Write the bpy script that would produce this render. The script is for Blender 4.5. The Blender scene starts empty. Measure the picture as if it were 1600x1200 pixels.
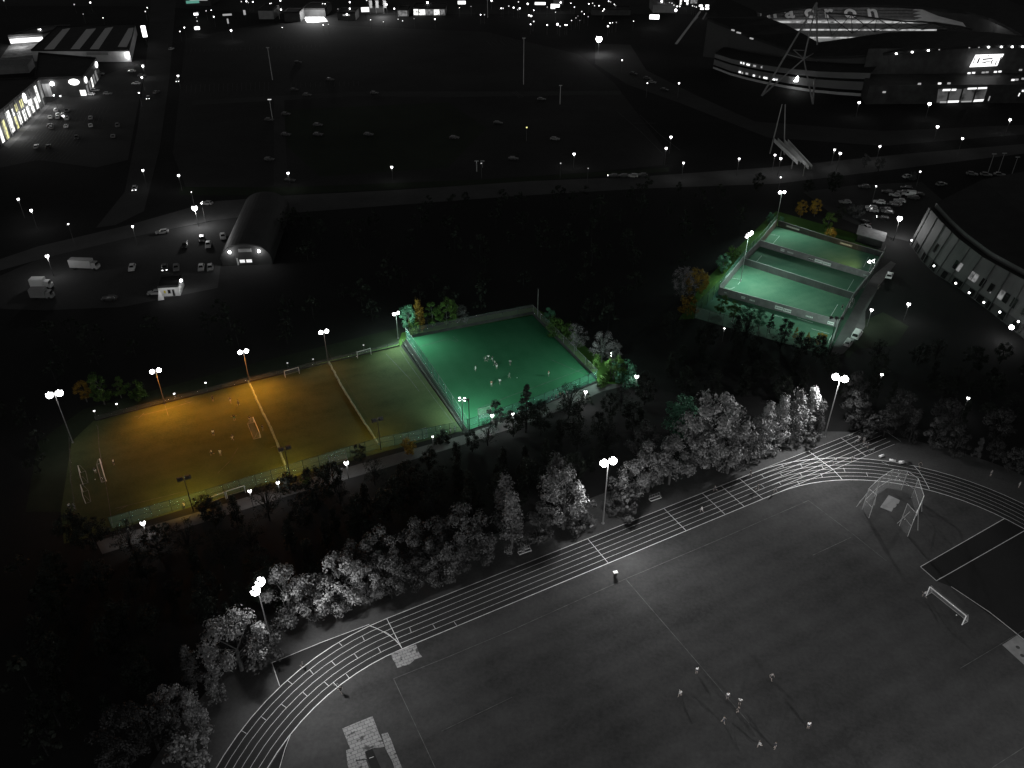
import bpy, bmesh, math, random
from mathutils import Vector, Matrix
R = math.radians
rnd = random.Random(7)
sc = bpy.context.scene
COL = sc.collection

# ------------------------------------------------------------------ camera (surveyed from the running track)
F, PITCH, ROLL, CAMH = 1294.32, 0.598181, 0.00196, 116.416
CP, SP = math.cos(PITCH), math.sin(PITCH)
CR, SR = math.cos(ROLL), math.sin(ROLL)
FWD = Vector((0, CP, -SP)); UP0 = Vector((0, SP, CP)); RT0 = Vector((1, 0, 0))
RT = CR * RT0 + SR * UP0; UP = -SR * RT0 + CR * UP0
cam_data = bpy.data.cameras.new('camera')
cam = bpy.data.objects.new('camera', cam_data); COL.objects.link(cam)
cam.matrix_world = Matrix(((RT.x, UP.x, -FWD.x, 0), (RT.y, UP.y, -FWD.y, 0), (RT.z, UP.z, -FWD.z, CAMH), (0, 0, 0, 1)))
cam_data.sensor_width = 36.0; cam_data.lens = F / 1600 * 36
cam_data.clip_start = 1.0; cam_data.clip_end = 6000
sc.camera = cam

def G(px, py, z=0.0):
    """survey: point of the photograph (1600 x 1200) -> point of the world at height z"""
    u, v = px - 800, py - 600
    d = RT * (u / F) - UP * (v / F) + FWD
    t = (z - CAMH) / d.z
    return Vector((d.x * t, d.y * t, z))

def height_at(base, py):
    """height above the ground point base at which the picture row py is reached"""
    lo, hi = 0.0, 90.0
    for _ in range(40):
        m = (lo + hi) / 2
        q = Vector((base.x, base.y, m - CAMH))
        y = 600 - F * q.dot(UP) / q.dot(FWD)
        if y > py: lo = m
        else: hi = m
    return lo

# ------------------------------------------------------------------ materials
def new_mat(name):
    m = bpy.data.materials.new(name); m.use_nodes = True
    nt = m.node_tree
    b = nt.nodes.get('Principled BSDF')
    return m, nt, b

def mat(name, c, rough=0.7, c2=None, scale=1.0, detail=4, metal=0.0, coord='Object', spec=0.3, spread=(0.35, 0.65), bump=0.0):
    m, nt, b = new_mat(name)
    c = (c, c, c) if isinstance(c, (int, float)) else c
    b.inputs['Base Color'].default_value = (*c, 1)
    b.inputs['Roughness'].default_value = rough; b.inputs['Metallic'].default_value = metal
    b.inputs['Specular IOR Level'].default_value = spec
    if c2 is not None:
        c2 = (c2, c2, c2) if isinstance(c2, (int, float)) else c2
        tc = nt.nodes.new('ShaderNodeTexCoord'); no = nt.nodes.new('ShaderNodeTexNoise')
        no.inputs['Scale'].default_value = scale; no.inputs['Detail'].default_value = detail
        rp = nt.nodes.new('ShaderNodeValToRGB')
        rp.color_ramp.elements[0].position = spread[0]; rp.color_ramp.elements[1].position = spread[1]
        rp.color_ramp.elements[0].color = (*c, 1); rp.color_ramp.elements[1].color = (*c2, 1)
        nt.links.new(tc.outputs[coord], no.inputs['Vector']); nt.links.new(no.outputs['Fac'], rp.inputs['Fac'])
        nt.links.new(rp.outputs['Color'], b.inputs['Base Color'])
        if bump:
            bp = nt.nodes.new('ShaderNodeBump'); bp.inputs['Strength'].default_value = bump; bp.inputs['Distance'].default_value = 0.1
            nt.links.new(no.outputs['Fac'], bp.inputs['Height']); nt.links.new(bp.outputs['Normal'], b.inputs['Normal'])
    return m

def ground_mat(name, c, c2, big=0.05, small=1.5, rough=0.95, stripe=None, grit=0.35):
    """two sizes of mottling, fine grit and optional mowing/laying stripes (width m, angle, amount), in world metres"""
    m, nt, b = new_mat(name); N = nt.nodes.new; L = nt.links.new
    b.inputs['Roughness'].default_value = rough; b.inputs['Specular IOR Level'].default_value = 0.15
    tc = N('ShaderNodeTexCoord')
    n1 = N('ShaderNodeTexNoise'); n1.inputs['Scale'].default_value = big; n1.inputs['Detail'].default_value = 6; n1.inputs['Roughness'].default_value = 0.65
    n2 = N('ShaderNodeTexNoise'); n2.inputs['Scale'].default_value = small; n2.inputs['Detail'].default_value = 5; n2.inputs['Roughness'].default_value = 0.7
    L(tc.outputs['Object'], n1.inputs['Vector']); L(tc.outputs['Object'], n2.inputs['Vector'])
    ad = N('ShaderNodeMath'); ad.operation = 'MULTIPLY_ADD'; ad.inputs[1].default_value = grit
    L(n2.outputs['Fac'], ad.inputs[0]); L(n1.outputs['Fac'], ad.inputs[2])
    src = ad.outputs[0]
    if stripe:
        w, ang, amt = stripe
        mp = N('ShaderNodeMapping'); mp.inputs['Rotation'].default_value = (0, 0, -ang)
        L(tc.outputs['Object'], mp.inputs['Vector'])
        wv = N('ShaderNodeTexWave'); wv.wave_type = 'BANDS'; wv.bands_direction = 'Y'
        wv.inputs['Scale'].default_value = 0.314 / w; wv.inputs['Distortion'].default_value = 0.6; wv.inputs['Detail'].default_value = 2
        L(mp.outputs['Vector'], wv.inputs['Vector'])
        a2 = N('ShaderNodeMath'); a2.operation = 'MULTIPLY_ADD'; a2.inputs[1].default_value = amt
        L(wv.outputs['Fac'], a2.inputs[0]); L(src, a2.inputs[2]); src = a2.outputs[0]
    rp = N('ShaderNodeValToRGB')
    off = 0.5 + grit * 0.5 + (stripe[2] * 0.5 if stripe else 0)
    rp.color_ramp.elements[0].position = max(0, off - 0.22); rp.color_ramp.elements[1].position = min(1, off + 0.22)
    rp.color_ramp.elements[0].color = (*c, 1); rp.color_ramp.elements[1].color = (*c2, 1)
    L(src, rp.inputs['Fac']); L(rp.outputs['Color'], b.inputs['Base Color'])
    return m

def g3(v): return (v, v, v)

def slab_mat(name, c, c2, gap, sx=1.0, ang=0.0):
    m, nt, b = new_mat(name); N = nt.nodes.new; L = nt.links.new
    b.inputs['Roughness'].default_value = 0.95
    tc = N('ShaderNodeTexCoord'); mp = N('ShaderNodeMapping'); mp.inputs['Rotation'].default_value = (0, 0, -ang)
    L(tc.outputs['Object'], mp.inputs['Vector'])
    nz = N('ShaderNodeTexNoise'); nz.inputs['Scale'].default_value = 0.9; nz.inputs['Detail'].default_value = 5
    L(tc.outputs['Object'], nz.inputs['Vector'])
    br = N('ShaderNodeTexBrick'); br.inputs['Scale'].default_value = 1.0 / sx; br.inputs['Mortar Size'].default_value = 0.035
    br.inputs['Brick Width'].default_value = 0.9; br.inputs['Row Height'].default_value = 0.6; br.inputs['Mortar Smooth'].default_value = 0.3
    br.inputs['Color1'].default_value = (*c, 1); br.inputs['Color2'].default_value = (*c2, 1); br.inputs['Mortar'].default_value = (*gap, 1)
    L(mp.outputs['Vector'], br.inputs['Vector'])
    rp = N('ShaderNodeValToRGB'); rp.color_ramp.elements[0].position = 0.58; rp.color_ramp.elements[1].position = 0.66
    rp.color_ramp.elements[0].color = (0, 0, 0, 1); rp.color_ramp.elements[1].color = (1, 1, 1, 1)
    L(nz.outputs['Fac'], rp.inputs['Fac'])
    mx = N('ShaderNodeMix'); mx.data_type = 'RGBA'; mx.inputs['B'].default_value = (*gap, 1)
    L(rp.outputs['Color'], mx.inputs['Factor']); L(br.outputs['Color'], mx.inputs['A'])
    L(mx.outputs['Result'], b.inputs['Base Color'])
    return m

def glow_mat(name, c, strength, sample=False):
    m, nt, b = new_mat(name)
    b.inputs['Base Color'].default_value = (0.1, 0.1, 0.1, 1)
    b.inputs['Emission Color'].default_value = (*c, 1); b.inputs['Emission Strength'].default_value = strength
    m.cycles.emission_sampling = 'AUTO' if sample else 'NONE'
    return m

def shop_mat(name, c, strength, scale=1.2):
    """lit shop glass: uneven brightness of what stands behind it"""
    m, nt, b = new_mat(name); N = nt.nodes.new; L = nt.links.new
    tc = N('ShaderNodeTexCoord'); vo = N('ShaderNodeTexNoise'); vo.inputs['Scale'].default_value = scale; vo.inputs['Detail'].default_value = 3
    L(tc.outputs['Object'], vo.inputs['Vector'])
    rp = N('ShaderNodeValToRGB'); rp.color_ramp.elements[0].position = 0.30; rp.color_ramp.elements[1].position = 0.55
    rp.color_ramp.elements[0].color = (0.06, 0.06, 0.06, 1); rp.color_ramp.elements[1].color = (1, 1, 1, 1)
    L(vo.outputs['Fac'], rp.inputs['Fac'])
    ml = N('ShaderNodeMath'); ml.operation = 'MULTIPLY'; ml.inputs[1].default_value = strength
    L(rp.outputs['Color'], ml.inputs[0]); L(ml.outputs[0], b.inputs['Emission Strength'])
    b.inputs['Emission Color'].default_value = (*c, 1); b.inputs['Base Color'].default_value = (.05, .05, .05, 1)
    m.cycles.emission_sampling = 'NONE'
    return m

def net_mat(name, c, cover):
    m = bpy.data.materials.new(name); m.use_nodes = True; nt = m.node_tree; nt.nodes.clear()
    o = nt.nodes.new('ShaderNodeOutputMaterial'); d = nt.nodes.new('ShaderNodeBsdfDiffuse'); t = nt.nodes.new('ShaderNodeBsdfTransparent')
    tr = nt.nodes.new('ShaderNodeBsdfTranslucent'); mx0 = nt.nodes.new('ShaderNodeMixShader'); mx0.inputs[0].default_value = 0.35
    mx = nt.nodes.new('ShaderNodeMixShader'); mx.inputs[0].default_value = cover
    d.inputs['Color'].default_value = (*c, 1); tr.inputs['Color'].default_value = (*c, 1)
    nt.links.new(d.outputs[0], mx0.inputs[1]); nt.links.new(tr.outputs[0], mx0.inputs[2])
    nt.links.new(t.outputs[0], mx.inputs[1]); nt.links.new(mx0.outputs[0], mx.inputs[2]); nt.links.new(mx.outputs[0], o.inputs['Surface'])
    return m

def leaf_mat(name, c, c2):
    m, nt, b = new_mat(name); N = nt.nodes.new; L = nt.links.new
    b.inputs['Roughness'].default_value = 0.7; b.inputs['Specular IOR Level'].default_value = 0.25
    oi = N('ShaderNodeObjectInfo'); tc = N('ShaderNodeTexCoord'); nz = N('ShaderNodeTexNoise'); nz.inputs['Scale'].default_value = 0.55; nz.inputs['Detail'].default_value = 4
    L(tc.outputs['Object'], nz.inputs['Vector'])
    ad = N('ShaderNodeMath'); ad.operation = 'MULTIPLY_ADD'; ad.inputs[1].default_value = 0.25
    L(oi.outputs['Random'], ad.inputs[0]); L(nz.outputs['Fac'], ad.inputs[2])
    rp = N('ShaderNodeValToRGB'); rp.color_ramp.elements[0].position = 0.42; rp.color_ramp.elements[1].position = 0.82
    rp.color_ramp.elements[0].color = (*c, 1); rp.color_ramp.elements[1].color = (*c2, 1)
    L(ad.outputs[0], rp.inputs['Fac']); L(rp.outputs['Color'], b.inputs['Base Color'])
    return m

M = {}
M['terrain'] = ground_mat('dark_ground', g3(.012), g3(.022), 0.02, 0.6)
M['infield'] = ground_mat('infield_grass', g3(.025), g3(.062), 0.05, 1.4, stripe=(4.2, R(28), .07), grit=.5)
M['verge'] = ground_mat('verge_grass', g3(.045), g3(.085), 0.08, 1.8, grit=.5)
M['green_verge'] = ground_mat('green_verge_grass', (.035, .085, .018), (.065, .13, .03), 0.1, 1.5, grit=.5)
M['track'] = ground_mat('track_surface', g3(.019), g3(.028), 0.07, 2.5, rough=.85, grit=.4)
M['apron'] = ground_mat('apron_surface', g3(.012), g3(.018), 0.07, 2.5, rough=.85)
M['line'] = mat('white_line_paint', .5, .8, .68, 1.3)
M['faint'] = mat('worn_line_paint', .06, .9, .13, .8)
M['turf'] = ground_mat('sand_turf', (.032, .052, .023), (.068, .086, .038), 0.09, 2.5, stripe=(3.7, R(25.5), .05), grit=.6)
M['turf_teal'] = ground_mat('green_turf', (.020, .105, .050), (.032, .130, .068), 0.09, 2.5, stripe=(3.7, R(115), .06), grit=.6)
M['turf_cage'] = ground_mat('cage_turf', (.036, .098, .066), (.072, .135, .092), 0.12, 2.5, stripe=(3, R(25), .05), grit=.6)
M['path'] = ground_mat('tarmac_path', g3(.08), g3(.13), 0.2, 3)
M['road'] = ground_mat('road_asphalt', g3(.06), g3(.10), 0.05, 1.2)
M['lot'] = ground_mat('car_park_asphalt', g3(.038), g3(.062), 0.03, 0.8)
M['lot_dark'] = ground_mat('dark_car_park_asphalt', g3(.024), g3(.046), 0.02, 0.6)
M['island'] = ground_mat('rough_island_grass', (.018, .024, .016), (.036, .045, .032), 0.02, 0.6)
M['field'] = ground_mat('dark_grass', (.016, .022, .014), (.03, .04, .024), 0.03, 0.5)
M['slabs'] = slab_mat('worn_paving', g3(.20), g3(.26), g3(.05), 1.0, R(24))
M['concrete'] = mat('concrete', .17, .9, .23, .8)
M['steel'] = mat('galvanised_steel', .24, .45, metal=.3)
M['post'] = mat('lamp_post_paint', .10, .6)
M['dark_steel'] = mat('dark_steel', .03, .5)
M['white'] = mat('white_paint', .8, .5)
M['pale'] = mat('pale_cladding', .38, .6, .46, .3)
M['grey'] = mat('grey_cladding', .20, .6, .25, .4)
M['dark'] = mat('dark_cladding', .03, .6, .05, .3)
M['roof'] = mat('dark_roof', .012, .8, .02, .2)
M['black'] = mat('black_rubber', .015, .8)
M['glass'] = mat('dark_glass', .012, .12, spec=.6)
M['bark_unlit'] = mat('unlit_toned_bark', .012, .9, .025, 2)  # bark darkened in colour for trees standing out of the light
M['bark'] = mat('bark', .06, .9, .12, 2)
M['fence_green'] = mat('green_fence_steel', (.012, .035, .027), .6)
M['net_green'] = net_mat('green_fence_mesh', (.20, .46, .40), .34)
M['net_white'] = net_mat('white_netting', g3(.6), .16)
M['net_cage'] = net_mat('cage_netting', g3(.6), .13)
M['board'] = mat('grey_board', (.17, .155, .165), .7, (.23, .21, .22), .7)
M['curtain'] = mat('bunched_curtain_net', (.15, .21, .18), .8, (.21, .29, .25), 2)
M['lamp'] = glow_mat('lit_lamp', (1, 1, 1), 25)
M['lamp_soft'] = glow_mat('lit_small_lamp', (1, 1, 1), 6)
M['lamp_dim'] = glow_mat('dim_lamp', (1, 1, 1), 0.7)
M['sign_lit'] = glow_mat('lit_sign', (1, 1, 1), 3)
M['win_lit'] = shop_mat('lit_window', (1, 1, .97), 1.6, .6)
M['win_yellow'] = shop_mat('yellow_lit_window', (1, .95, .35), 1.0, .6)
M['win_dim'] = shop_mat('dim_lit_window', (1, 1, 1), .22, .5)
M['skin'] = mat('skin', (.33, .285, .26), .6)
LEAF = {  # dim, dull and dark copies carry the missing light in their leaf colour
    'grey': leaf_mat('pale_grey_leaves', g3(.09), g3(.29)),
    'dim': leaf_mat('dimmed_grey_leaves', g3(.035), g3(.095)),
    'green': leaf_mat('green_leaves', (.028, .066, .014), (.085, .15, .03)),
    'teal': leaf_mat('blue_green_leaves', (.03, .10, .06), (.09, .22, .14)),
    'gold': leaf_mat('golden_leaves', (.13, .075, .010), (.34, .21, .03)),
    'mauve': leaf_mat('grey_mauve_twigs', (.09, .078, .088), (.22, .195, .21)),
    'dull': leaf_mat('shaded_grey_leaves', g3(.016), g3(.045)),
    'dark': leaf_mat('unlit_toned_leaves', (.006, .008, .006), (.015, .020, .014)),
}

# ------------------------------------------------------------------ object helpers
LABELS = {}
def tag(o, label=None, cat=None, group=None, kind=None):
    if label: o['label'] = label
    elif cat and 'label' in o: del o['label']
    if cat: o['category'] = cat
    if group: o['group'] = group
    elif cat and 'group' in o: del o['group']
    if kind: o['kind'] = kind
    if label and cat: LABELS.setdefault(label, []).append(o)
    return o

def empty(name, loc, rz=0.0, label=None, cat=None, group=None):
    o = bpy.data.objects.new(name, None); COL.objects.link(o)
    o.location = loc; o.rotation_euler = (0, 0, rz); o.empty_display_size = .3
    return tag(o, label, cat, group)

KIDS = {}
def adopt(o, p):
    o.parent = p; KIDS.setdefault(p.name, []).append(o)

class MB:
    def __init__(s): s.v = []; s.f = []; s.m = []; s.cur = 0; s.smooth = False
    def poly(s, pts):
        n = len(s.v); s.v += [tuple(p) for p in pts]; s.f.append(tuple(range(n, n + len(pts)))); s.m.append(s.cur); return s
    def box(s, c, d, rz=0.0):
        c = Vector(c); hx, hy, hz = d[0] / 2, d[1] / 2, d[2] / 2
        cs, sn = math.cos(rz), math.sin(rz); n = len(s.v)
        for x, y, z in ((-1, -1, -1), (1, -1, -1), (1, 1, -1), (-1, 1, -1), (-1, -1, 1), (1, -1, 1), (1, 1, 1), (-1, 1, 1)):
            X, Y = x * hx, y * hy
            s.v.append((c.x + cs * X - sn * Y, c.y + sn * X + cs * Y, c.z + z * hz))
        for q in ((3, 2, 1, 0), (4, 5, 6, 7), (0, 1, 5, 4), (1, 2, 6, 5), (2, 3, 7, 6), (3, 0, 4, 7)):
            s.f.append(tuple(n + k for k in q)); s.m.append(s.cur)
        return s
    def bar(s, p, q, r, r2=None, n=6):
        p, q = Vector(p), Vector(q); r2 = r if r2 is None else r2
        d = (q - p)
        if d.length < 1e-6: return s
        d.normalize(); a = d.orthogonal().normalized(); b = d.cross(a); k0 = len(s.v)
        for c, rr in ((p, r), (q, r2)):
            for k in range(n):
                t = 2 * math.pi * k / n; s.v.append(tuple(c + a * (rr * math.cos(t)) + b * (rr * math.sin(t))))
        for k in range(n):
            s.f.append((k0 + k, k0 + (k + 1) % n, k0 + n + (k + 1) % n, k0 + n + k)); s.m.append(s.cur)
        s.f.append(tuple(k0 + n - 1 - k for k in range(n))); s.m.append(s.cur)
        s.f.append(tuple(k0 + n + k for k in range(n))); s.m.append(s.cur)
        return s
    def tube(s, pts, r, n=6):
        for a, b in zip(pts, pts[1:]): s.bar(a, b, r, n=n)
        return s
    def ball(s, c, r, nu=8, nv=5, sz=1.0):
        c = Vector(c); k0 = len(s.v)
        s.v.append((c.x, c.y, c.z - r * sz))
        for j in range(1, nv):
            t = math.pi * j / nv - math.pi / 2
            for i in range(nu):
                a = 2 * math.pi * i / nu; s.v.append((c.x + r * math.cos(t) * math.cos(a), c.y + r * math.cos(t) * math.sin(a), c.z + r * sz * math.sin(t)))
        s.v.append((c.x, c.y, c.z + r * sz)); top = len(s.v) - 1
        for i in range(nu):
            s.f.append((k0, k0 + 1 + (i + 1) % nu, k0 + 1 + i)); s.m.append(s.cur)
            for j in range(nv - 2):
                a0 = k0 + 1 + j * nu
                s.f.append((a0 + i, a0 + (i + 1) % nu, a0 + nu + (i + 1) % nu, a0 + nu + i)); s.m.append(s.cur)
            a0 = k0 + 1 + (nv - 2) * nu
            s.f.append((a0 + i, a0 + (i + 1) % nu, top)); s.m.append(s.cur)
        return s
    def prism(s, pts, z0, z1):
        """closed block over a ground polygon"""
        A = [(p[0], p[1], z0) for p in pts]; B = [(p[0], p[1], z1) for p in pts]
        ar = sum(a[0] * b[1] - b[0] * a[1] for a, b in zip(A, A[1:] + A[:1]))
        if ar < 0: A.reverse(); B.reverse()
        s.poly(B); s.poly(A[::-1])
        n = len(A)
        for i in range(n): s.poly([A[i], A[(i + 1) % n], B[(i + 1) % n], B[i]])
        return s
    def ribbon(s, pts, w, z):
        P = [Vector((p[0], p[1])) for p in pts]; L_, R_ = [], []
        for i, p in enumerate(P):
            d = (P[min(i + 1, len(P) - 1)] - P[max(i - 1, 0)])
            d = d.normalized() if d.length > 0 else Vector((1, 0)); nrm = Vector((-d.y, d.x)) * (w / 2)
            L_.append(p + nrm); R_.append(p - nrm)
        for i in range(len(P) - 1):
            s.poly([(R_[i].x, R_[i].y, z), (R_[i + 1].x, R_[i + 1].y, z), (L_[i + 1].x, L_[i + 1].y, z), (L_[i].x, L_[i].y, z)])
        return s
    def mesh(s, name):
        me = bpy.data.meshes.new(name); me.from_pydata(s.v, [], s.f); me.update()
        if any(s.m): me.polygons.foreach_set('material_index', s.m)
        if s.smooth: me.polygons.foreach_set('use_smooth', [True] * len(s.f))
        return me
    def build(s, name, m, parent=None, loc=None):
        me = s.mesh(name)
        for x in (m if isinstance(m, (list, tuple)) else [m]): me.materials.append(x)
        o = bpy.data.objects.new(name, me); COL.objects.link(o)
        if parent is not None: adopt(o, parent)
        if loc is not None: o.location = loc
        return o

def copy_tree(o, parent=None, root=True):
    c = o.copy(); COL.objects.link(c)
    if parent is not None: adopt(c, parent)
    for ch in KIDS.get(o.name, []): copy_tree(ch, c, False)
    return c

def paint(o, m, slot=0):
    o.material_slots[slot].link = 'OBJECT'; o.material_slots[slot].material = m

def child(o, name):
    for k in KIDS.get(o.name, []):
        if k.name.split('.')[0] == name: return k

def lamp_light(name, loc, power, color=(1, 1, 1), radius=.35, kind='POINT', aim=None, size=150, blend=.6, parent=None):
    l = bpy.data.lights.new(name, kind); l.energy = power; l.color = color; l.shadow_soft_size = radius
    if kind == 'SPOT': l.spot_size = R(size); l.spot_blend = blend
    o = bpy.data.objects.new(name, l); COL.objects.link(o); o.location = loc
    if aim is not None:
        o.rotation_euler = (Vector(aim) - Vector(loc)).to_track_quat('-Z', 'Y').to_euler()
    if parent is not None:
        o.parent = parent; o.matrix_parent_inverse = parent.matrix_basis.inverted()
    return o

def sheet(name, pts, z, m, sub=0):
    """flat piece of ground: pts are ground points"""
    s = MB(); P = [(p[0], p[1], z) for p in pts]
    ar = sum(a[0] * b[1] - b[0] * a[1] for a, b in zip(P, P[1:] + P[:1]))
    if ar < 0: P.reverse()
    s.poly(P)
    return tag(s.build(name, m), kind='structure')

# ------------------------------------------------------------------ night sky and its faint glow
w = bpy.data.worlds.new('World'); sc.world = w; w.use_nodes = True
nt = w.node_tree; bg = nt.nodes['Background']
sky = nt.nodes.new('ShaderNodeTexSky'); sky.sky_type = 'NISHITA'; sky.sun_disc = False
sky.sun_elevation = R(8); sky.sun_rotation = R(200)
bw = nt.nodes.new('ShaderNodeRGBToBW')
nt.links.new(sky.outputs['Color'], bw.inputs['Color']); nt.links.new(bw.outputs[0], bg.inputs['Color'])
bg.inputs['Strength'].default_value = SKY_STRENGTH if 'SKY_STRENGTH' in globals() else 0.030
sun = bpy.data.lights.new('sun', 'SUN'); sun.energy = 0.008; sun.angle = R(20); sun.color = (1, .97, .93)
so = bpy.data.objects.new('sun', sun); COL.objects.link(so)
so.rotation_euler = (R(82), 0, R(-20))
sc.view_settings.view_transform = 'Standard'; sc.view_settings.look = 'None'; sc.view_settings.exposure = 0; sc.view_settings.gamma = 1
sc.cycles.use_denoising = True
sc.cycles.max_bounces = 5; sc.cycles.diffuse_bounces = 2; sc.cycles.transparent_max_bounces = 16
sc.cycles.sample_clamp_indirect = 3.0
sc.cycles.use_light_tree = True
# ------------------------------------------------------------------ GROUND
sheet('ground', [(-1500, -200), (1500, -200), (1500, 2500), (-1500, 2500)], 0, M['terrain'])
TX, TY, TA, RAD, STR = -18.545, 90.848, 0.490955, 36.42, 83.9
TC, TS = math.cos(TA), math.sin(TA)
def T(u, v, z=0.0): return Vector((TX + TC * u - TS * v, TY + TS * u + TC * v, z))
def oval(v, n=40):
    """closed oval at offset v outside the kerb"""
    P = [(0, v), (STR, v)]
    for k in range(1, n): a = math.pi / 2 - math.pi * k / n; P.append((STR + (RAD + v) * math.cos(a), -RAD + (RAD + v) * math.sin(a)))
    P += [(STR, -2 * RAD - v), (0, -2 * RAD - v)]
    for k in range(1, n): a = -math.pi / 2 - math.pi * k / n; P.append(((RAD + v) * math.cos(a), -RAD + (RAD + v) * math.sin(a)))
    return P
LW = 1.22
# verge round the track, its ragged outer side runs into the trees
sheet('grass_verge', [T(*p) for p in oval(17)], .02, M['verge'])
sheet('infield', [T(*p) for p in oval(-.05)], .05, M['infield'])
s = MB()
A_, B_ = oval(0), oval(6 * LW)
for i in range(len(A_)):
    j = (i + 1) % len(A_)
    s.poly([T(*A_[i], .06), T(*A_[j], .06), T(*B_[j], .06), T(*B_[i], .06)][::-1])
tag(s.build('track', M['track']), kind='structure')
sheet('track_runoff', [G(425, 1036), G(500, 1005), T(0, 7.32), T(4, 3), T(-6, 2), T(-16, -2), G(437, 1072)], .055, M['track'])
sheet('sprint_chute', [T(STR, 0), T(121, 0), T(121, 7.32), T(STR, 7.32)], .052, M['track'])
sheet('throws_apron', [G(1438, 886), G(1569, 811), G(1600, 828), G(1720, 905), G(1900, 1090), G(1600, 1000), G(1486, 917), G(1463, 908)], .056, M['apron'])
sheet('field_event_apron', [G(454, 1148), G(445, 1180), G(437, 1200), G(420, 1300), G(380, 1290), G(424, 1195)], .056, M['apron'])
lines = MB(); LZ = [.070]
def line(pts, w=.07):
    lines.ribbon(pts, w, LZ[0]); LZ[0] += .0004
def pl(*q): return [G(*p) for p in q]
for k in range(7):
    P = [T(*p) for p in oval(k * LW)]; P.append(P[0])
    line(P, .13 if k in (0, 6) else .07)
for k in range(7): line([T(STR - 22, k * LW), T(119 if k < 6 else 121, k * LW)], .075)
for u in (0, 41.8, 60.2, 70.1, 75.1, 80.1): line([T(u, 0), T(u, 7.32)], .10)
line([T(100, 0), T(100, 7.32)], .12); line(pl((1302.8, 735.6), (1310, 743), (1316, 749.7)), .10)
line([T(110, 0), T(110, 7.32)], .09); line([T(121, 0), T(121, 7.32)], .09)
line(pl((577, 978), (588, 982), (600, 988), (611, 995), (620, 1002), (628, 1013)), .10)
line(pl((600, 987), (606, 990), (616, 999), (624, 1008)), .07)
line(pl((1427.5, 727.5), (1436, 737), (1443, 748), (1448, 757), (1452, 765)), .10)
line(pl((425, 1036), (500, 1005), (577, 976)), .10); line(pl((425, 1036), (437, 1072)), .10)
line(pl((454, 1148), (445, 1172), (437, 1200), (420, 1290)), .08)
line(pl((1378, 722), (1389, 727.5)), .07)
for c3 in (((1045,220),(1073,248)),((1230,172),(1247,205)),((820,435),(850,470)),((645,517),(685,548)),((990,367),(1022,402)),((1170,312),(1197,347)),((1355,262),(1375,298)),((1105,468),(1130,500)),((935,530),(970,562)),((767,610),(800,640)),((600,705),(640,733)),((440,800),(478,828)),((283,908),(325,932))):
    line([G(320 + a / 5, 960 + b / 5) for a, b in c3])
for a, b, c, d in ((640,981,642.6,988.3),(676,975.6,680.2,982.6),(709.5,972,714.3,978.8)): line([G(a, b), G(c, d)])
for c1 in (((45,540),(75,570)),((203,530),(228,557)),((370,530),(390,557)),((545,535),(560,565)),((195,605),(215,630)),((350,600),(368,627)),((45,625),(78,655)),((220,457),(235,483)),((375,457),(393,483)),((553,468),(567,497)),((735,490),(748,520)),((925,527),(937,557))):
    line([G(1180 + a / 5.333, 640 + b / 5.333) for a, b in c1])
# throws apron border
for q in (((1438, 886), (1569.4, 810.6)), ((1463, 908), (1600, 830), (1640, 808)), ((1438, 886), (1463, 908)), ((1486, 917), (1546, 957), (1600, 1000), (1660, 1045))):
    line(pl(*q), .12)
line(pl((1467, 905), (1475, 901)), .08)
tag(lines.build('track_lines', M['line']), kind='structure')
faint = MB()
def fline(*q):
    faint.ribbon(pl(*q), .10, LZ[0]); LZ[0] += .0004
fline((615, 1061), (700, 1027), (800, 985), (977.5, 905), (1120, 845), (1263, 782.5))
fline((615, 1061), (640, 1114), (680, 1200), (740, 1330))
fline((977.5, 905), (1022, 957), (1085, 1030), (1170, 1130))
fline((1263, 782.5), (1330, 833), (1385, 877)); fline((690, 1143), (800, 1090)); fline((1270, 868), (1330, 840))
fline((1500, 1045), (1600, 985)); fline((1550, 1200), (1600, 1168))
tag(faint.build('pitch_lines', M['faint']), kind='structure')
# paved pads on the grass
PADZ = [0]
def pad(name, q, m, z0=.05, z1=.09):
    PADZ[0] += 1; z1 += PADZ[0] * .003
    s = MB(); s.prism([G(*p) for p in q], z0, z1); return tag(s.build(name, m), kind='structure')
pad('paved_pad', ((611, 1022), (630, 1014), (650, 1007.5), (653, 1015), (655, 1021), (660, 1027), (648, 1031), (640, 1038), (621, 1044), (617, 1036), (614, 1031)), M['slabs'])
pad('paved_pad', ((535, 1139), (558, 1129), (582, 1119.5), (587, 1132), (592, 1146), (597, 1157), (601, 1167), (592, 1169), (585, 1168.5), (570, 1175), (573, 1186), (556, 1188), (545, 1165)), M['slabs'])
pad('paved_pad', ((596, 1147.5), (606, 1145), (612, 1158), (617, 1172), (640, 1230), (628, 1235), (613, 1190), (603, 1172)), M['slabs'])
pad('paved_pad', ((541, 1173), (553, 1168), (556, 1190), (572, 1188), (590, 1240), (560, 1245), (543, 1195)), M['slabs'])
pad('runway', ((570, 1175), (581.5, 1169.5), (610, 1235), (594, 1240)), M['apron'], .05, .075)
line2 = MB(); line2.ribbon(pl((577, 1185.5), (584, 1183)), .08, .12); tag(line2.build('runway_line', M['line']), kind='structure')
pad('concrete_pad', ((1566, 1008), (1589, 993), (1680, 1060), (1650, 1085)), M['concrete'])
s = MB()
for q in ((1590, 1012), (1597, 1025)): c = G(*q); s.bar((c.x, c.y, .09), (c.x, c.y, .115), .35, n=10)
tag(s.build('pad_holes', M['dark']), kind='structure')
cc = G(1391, 788)
s = MB(); s.prism([G(1388.5, 774), G(1406, 782), G(1404, 787), G(1398, 789), G(1393, 800), G(1375, 793)], .05, .10)
tag(s.build('throwing_circle_pad', M['concrete']), kind='structure')
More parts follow.
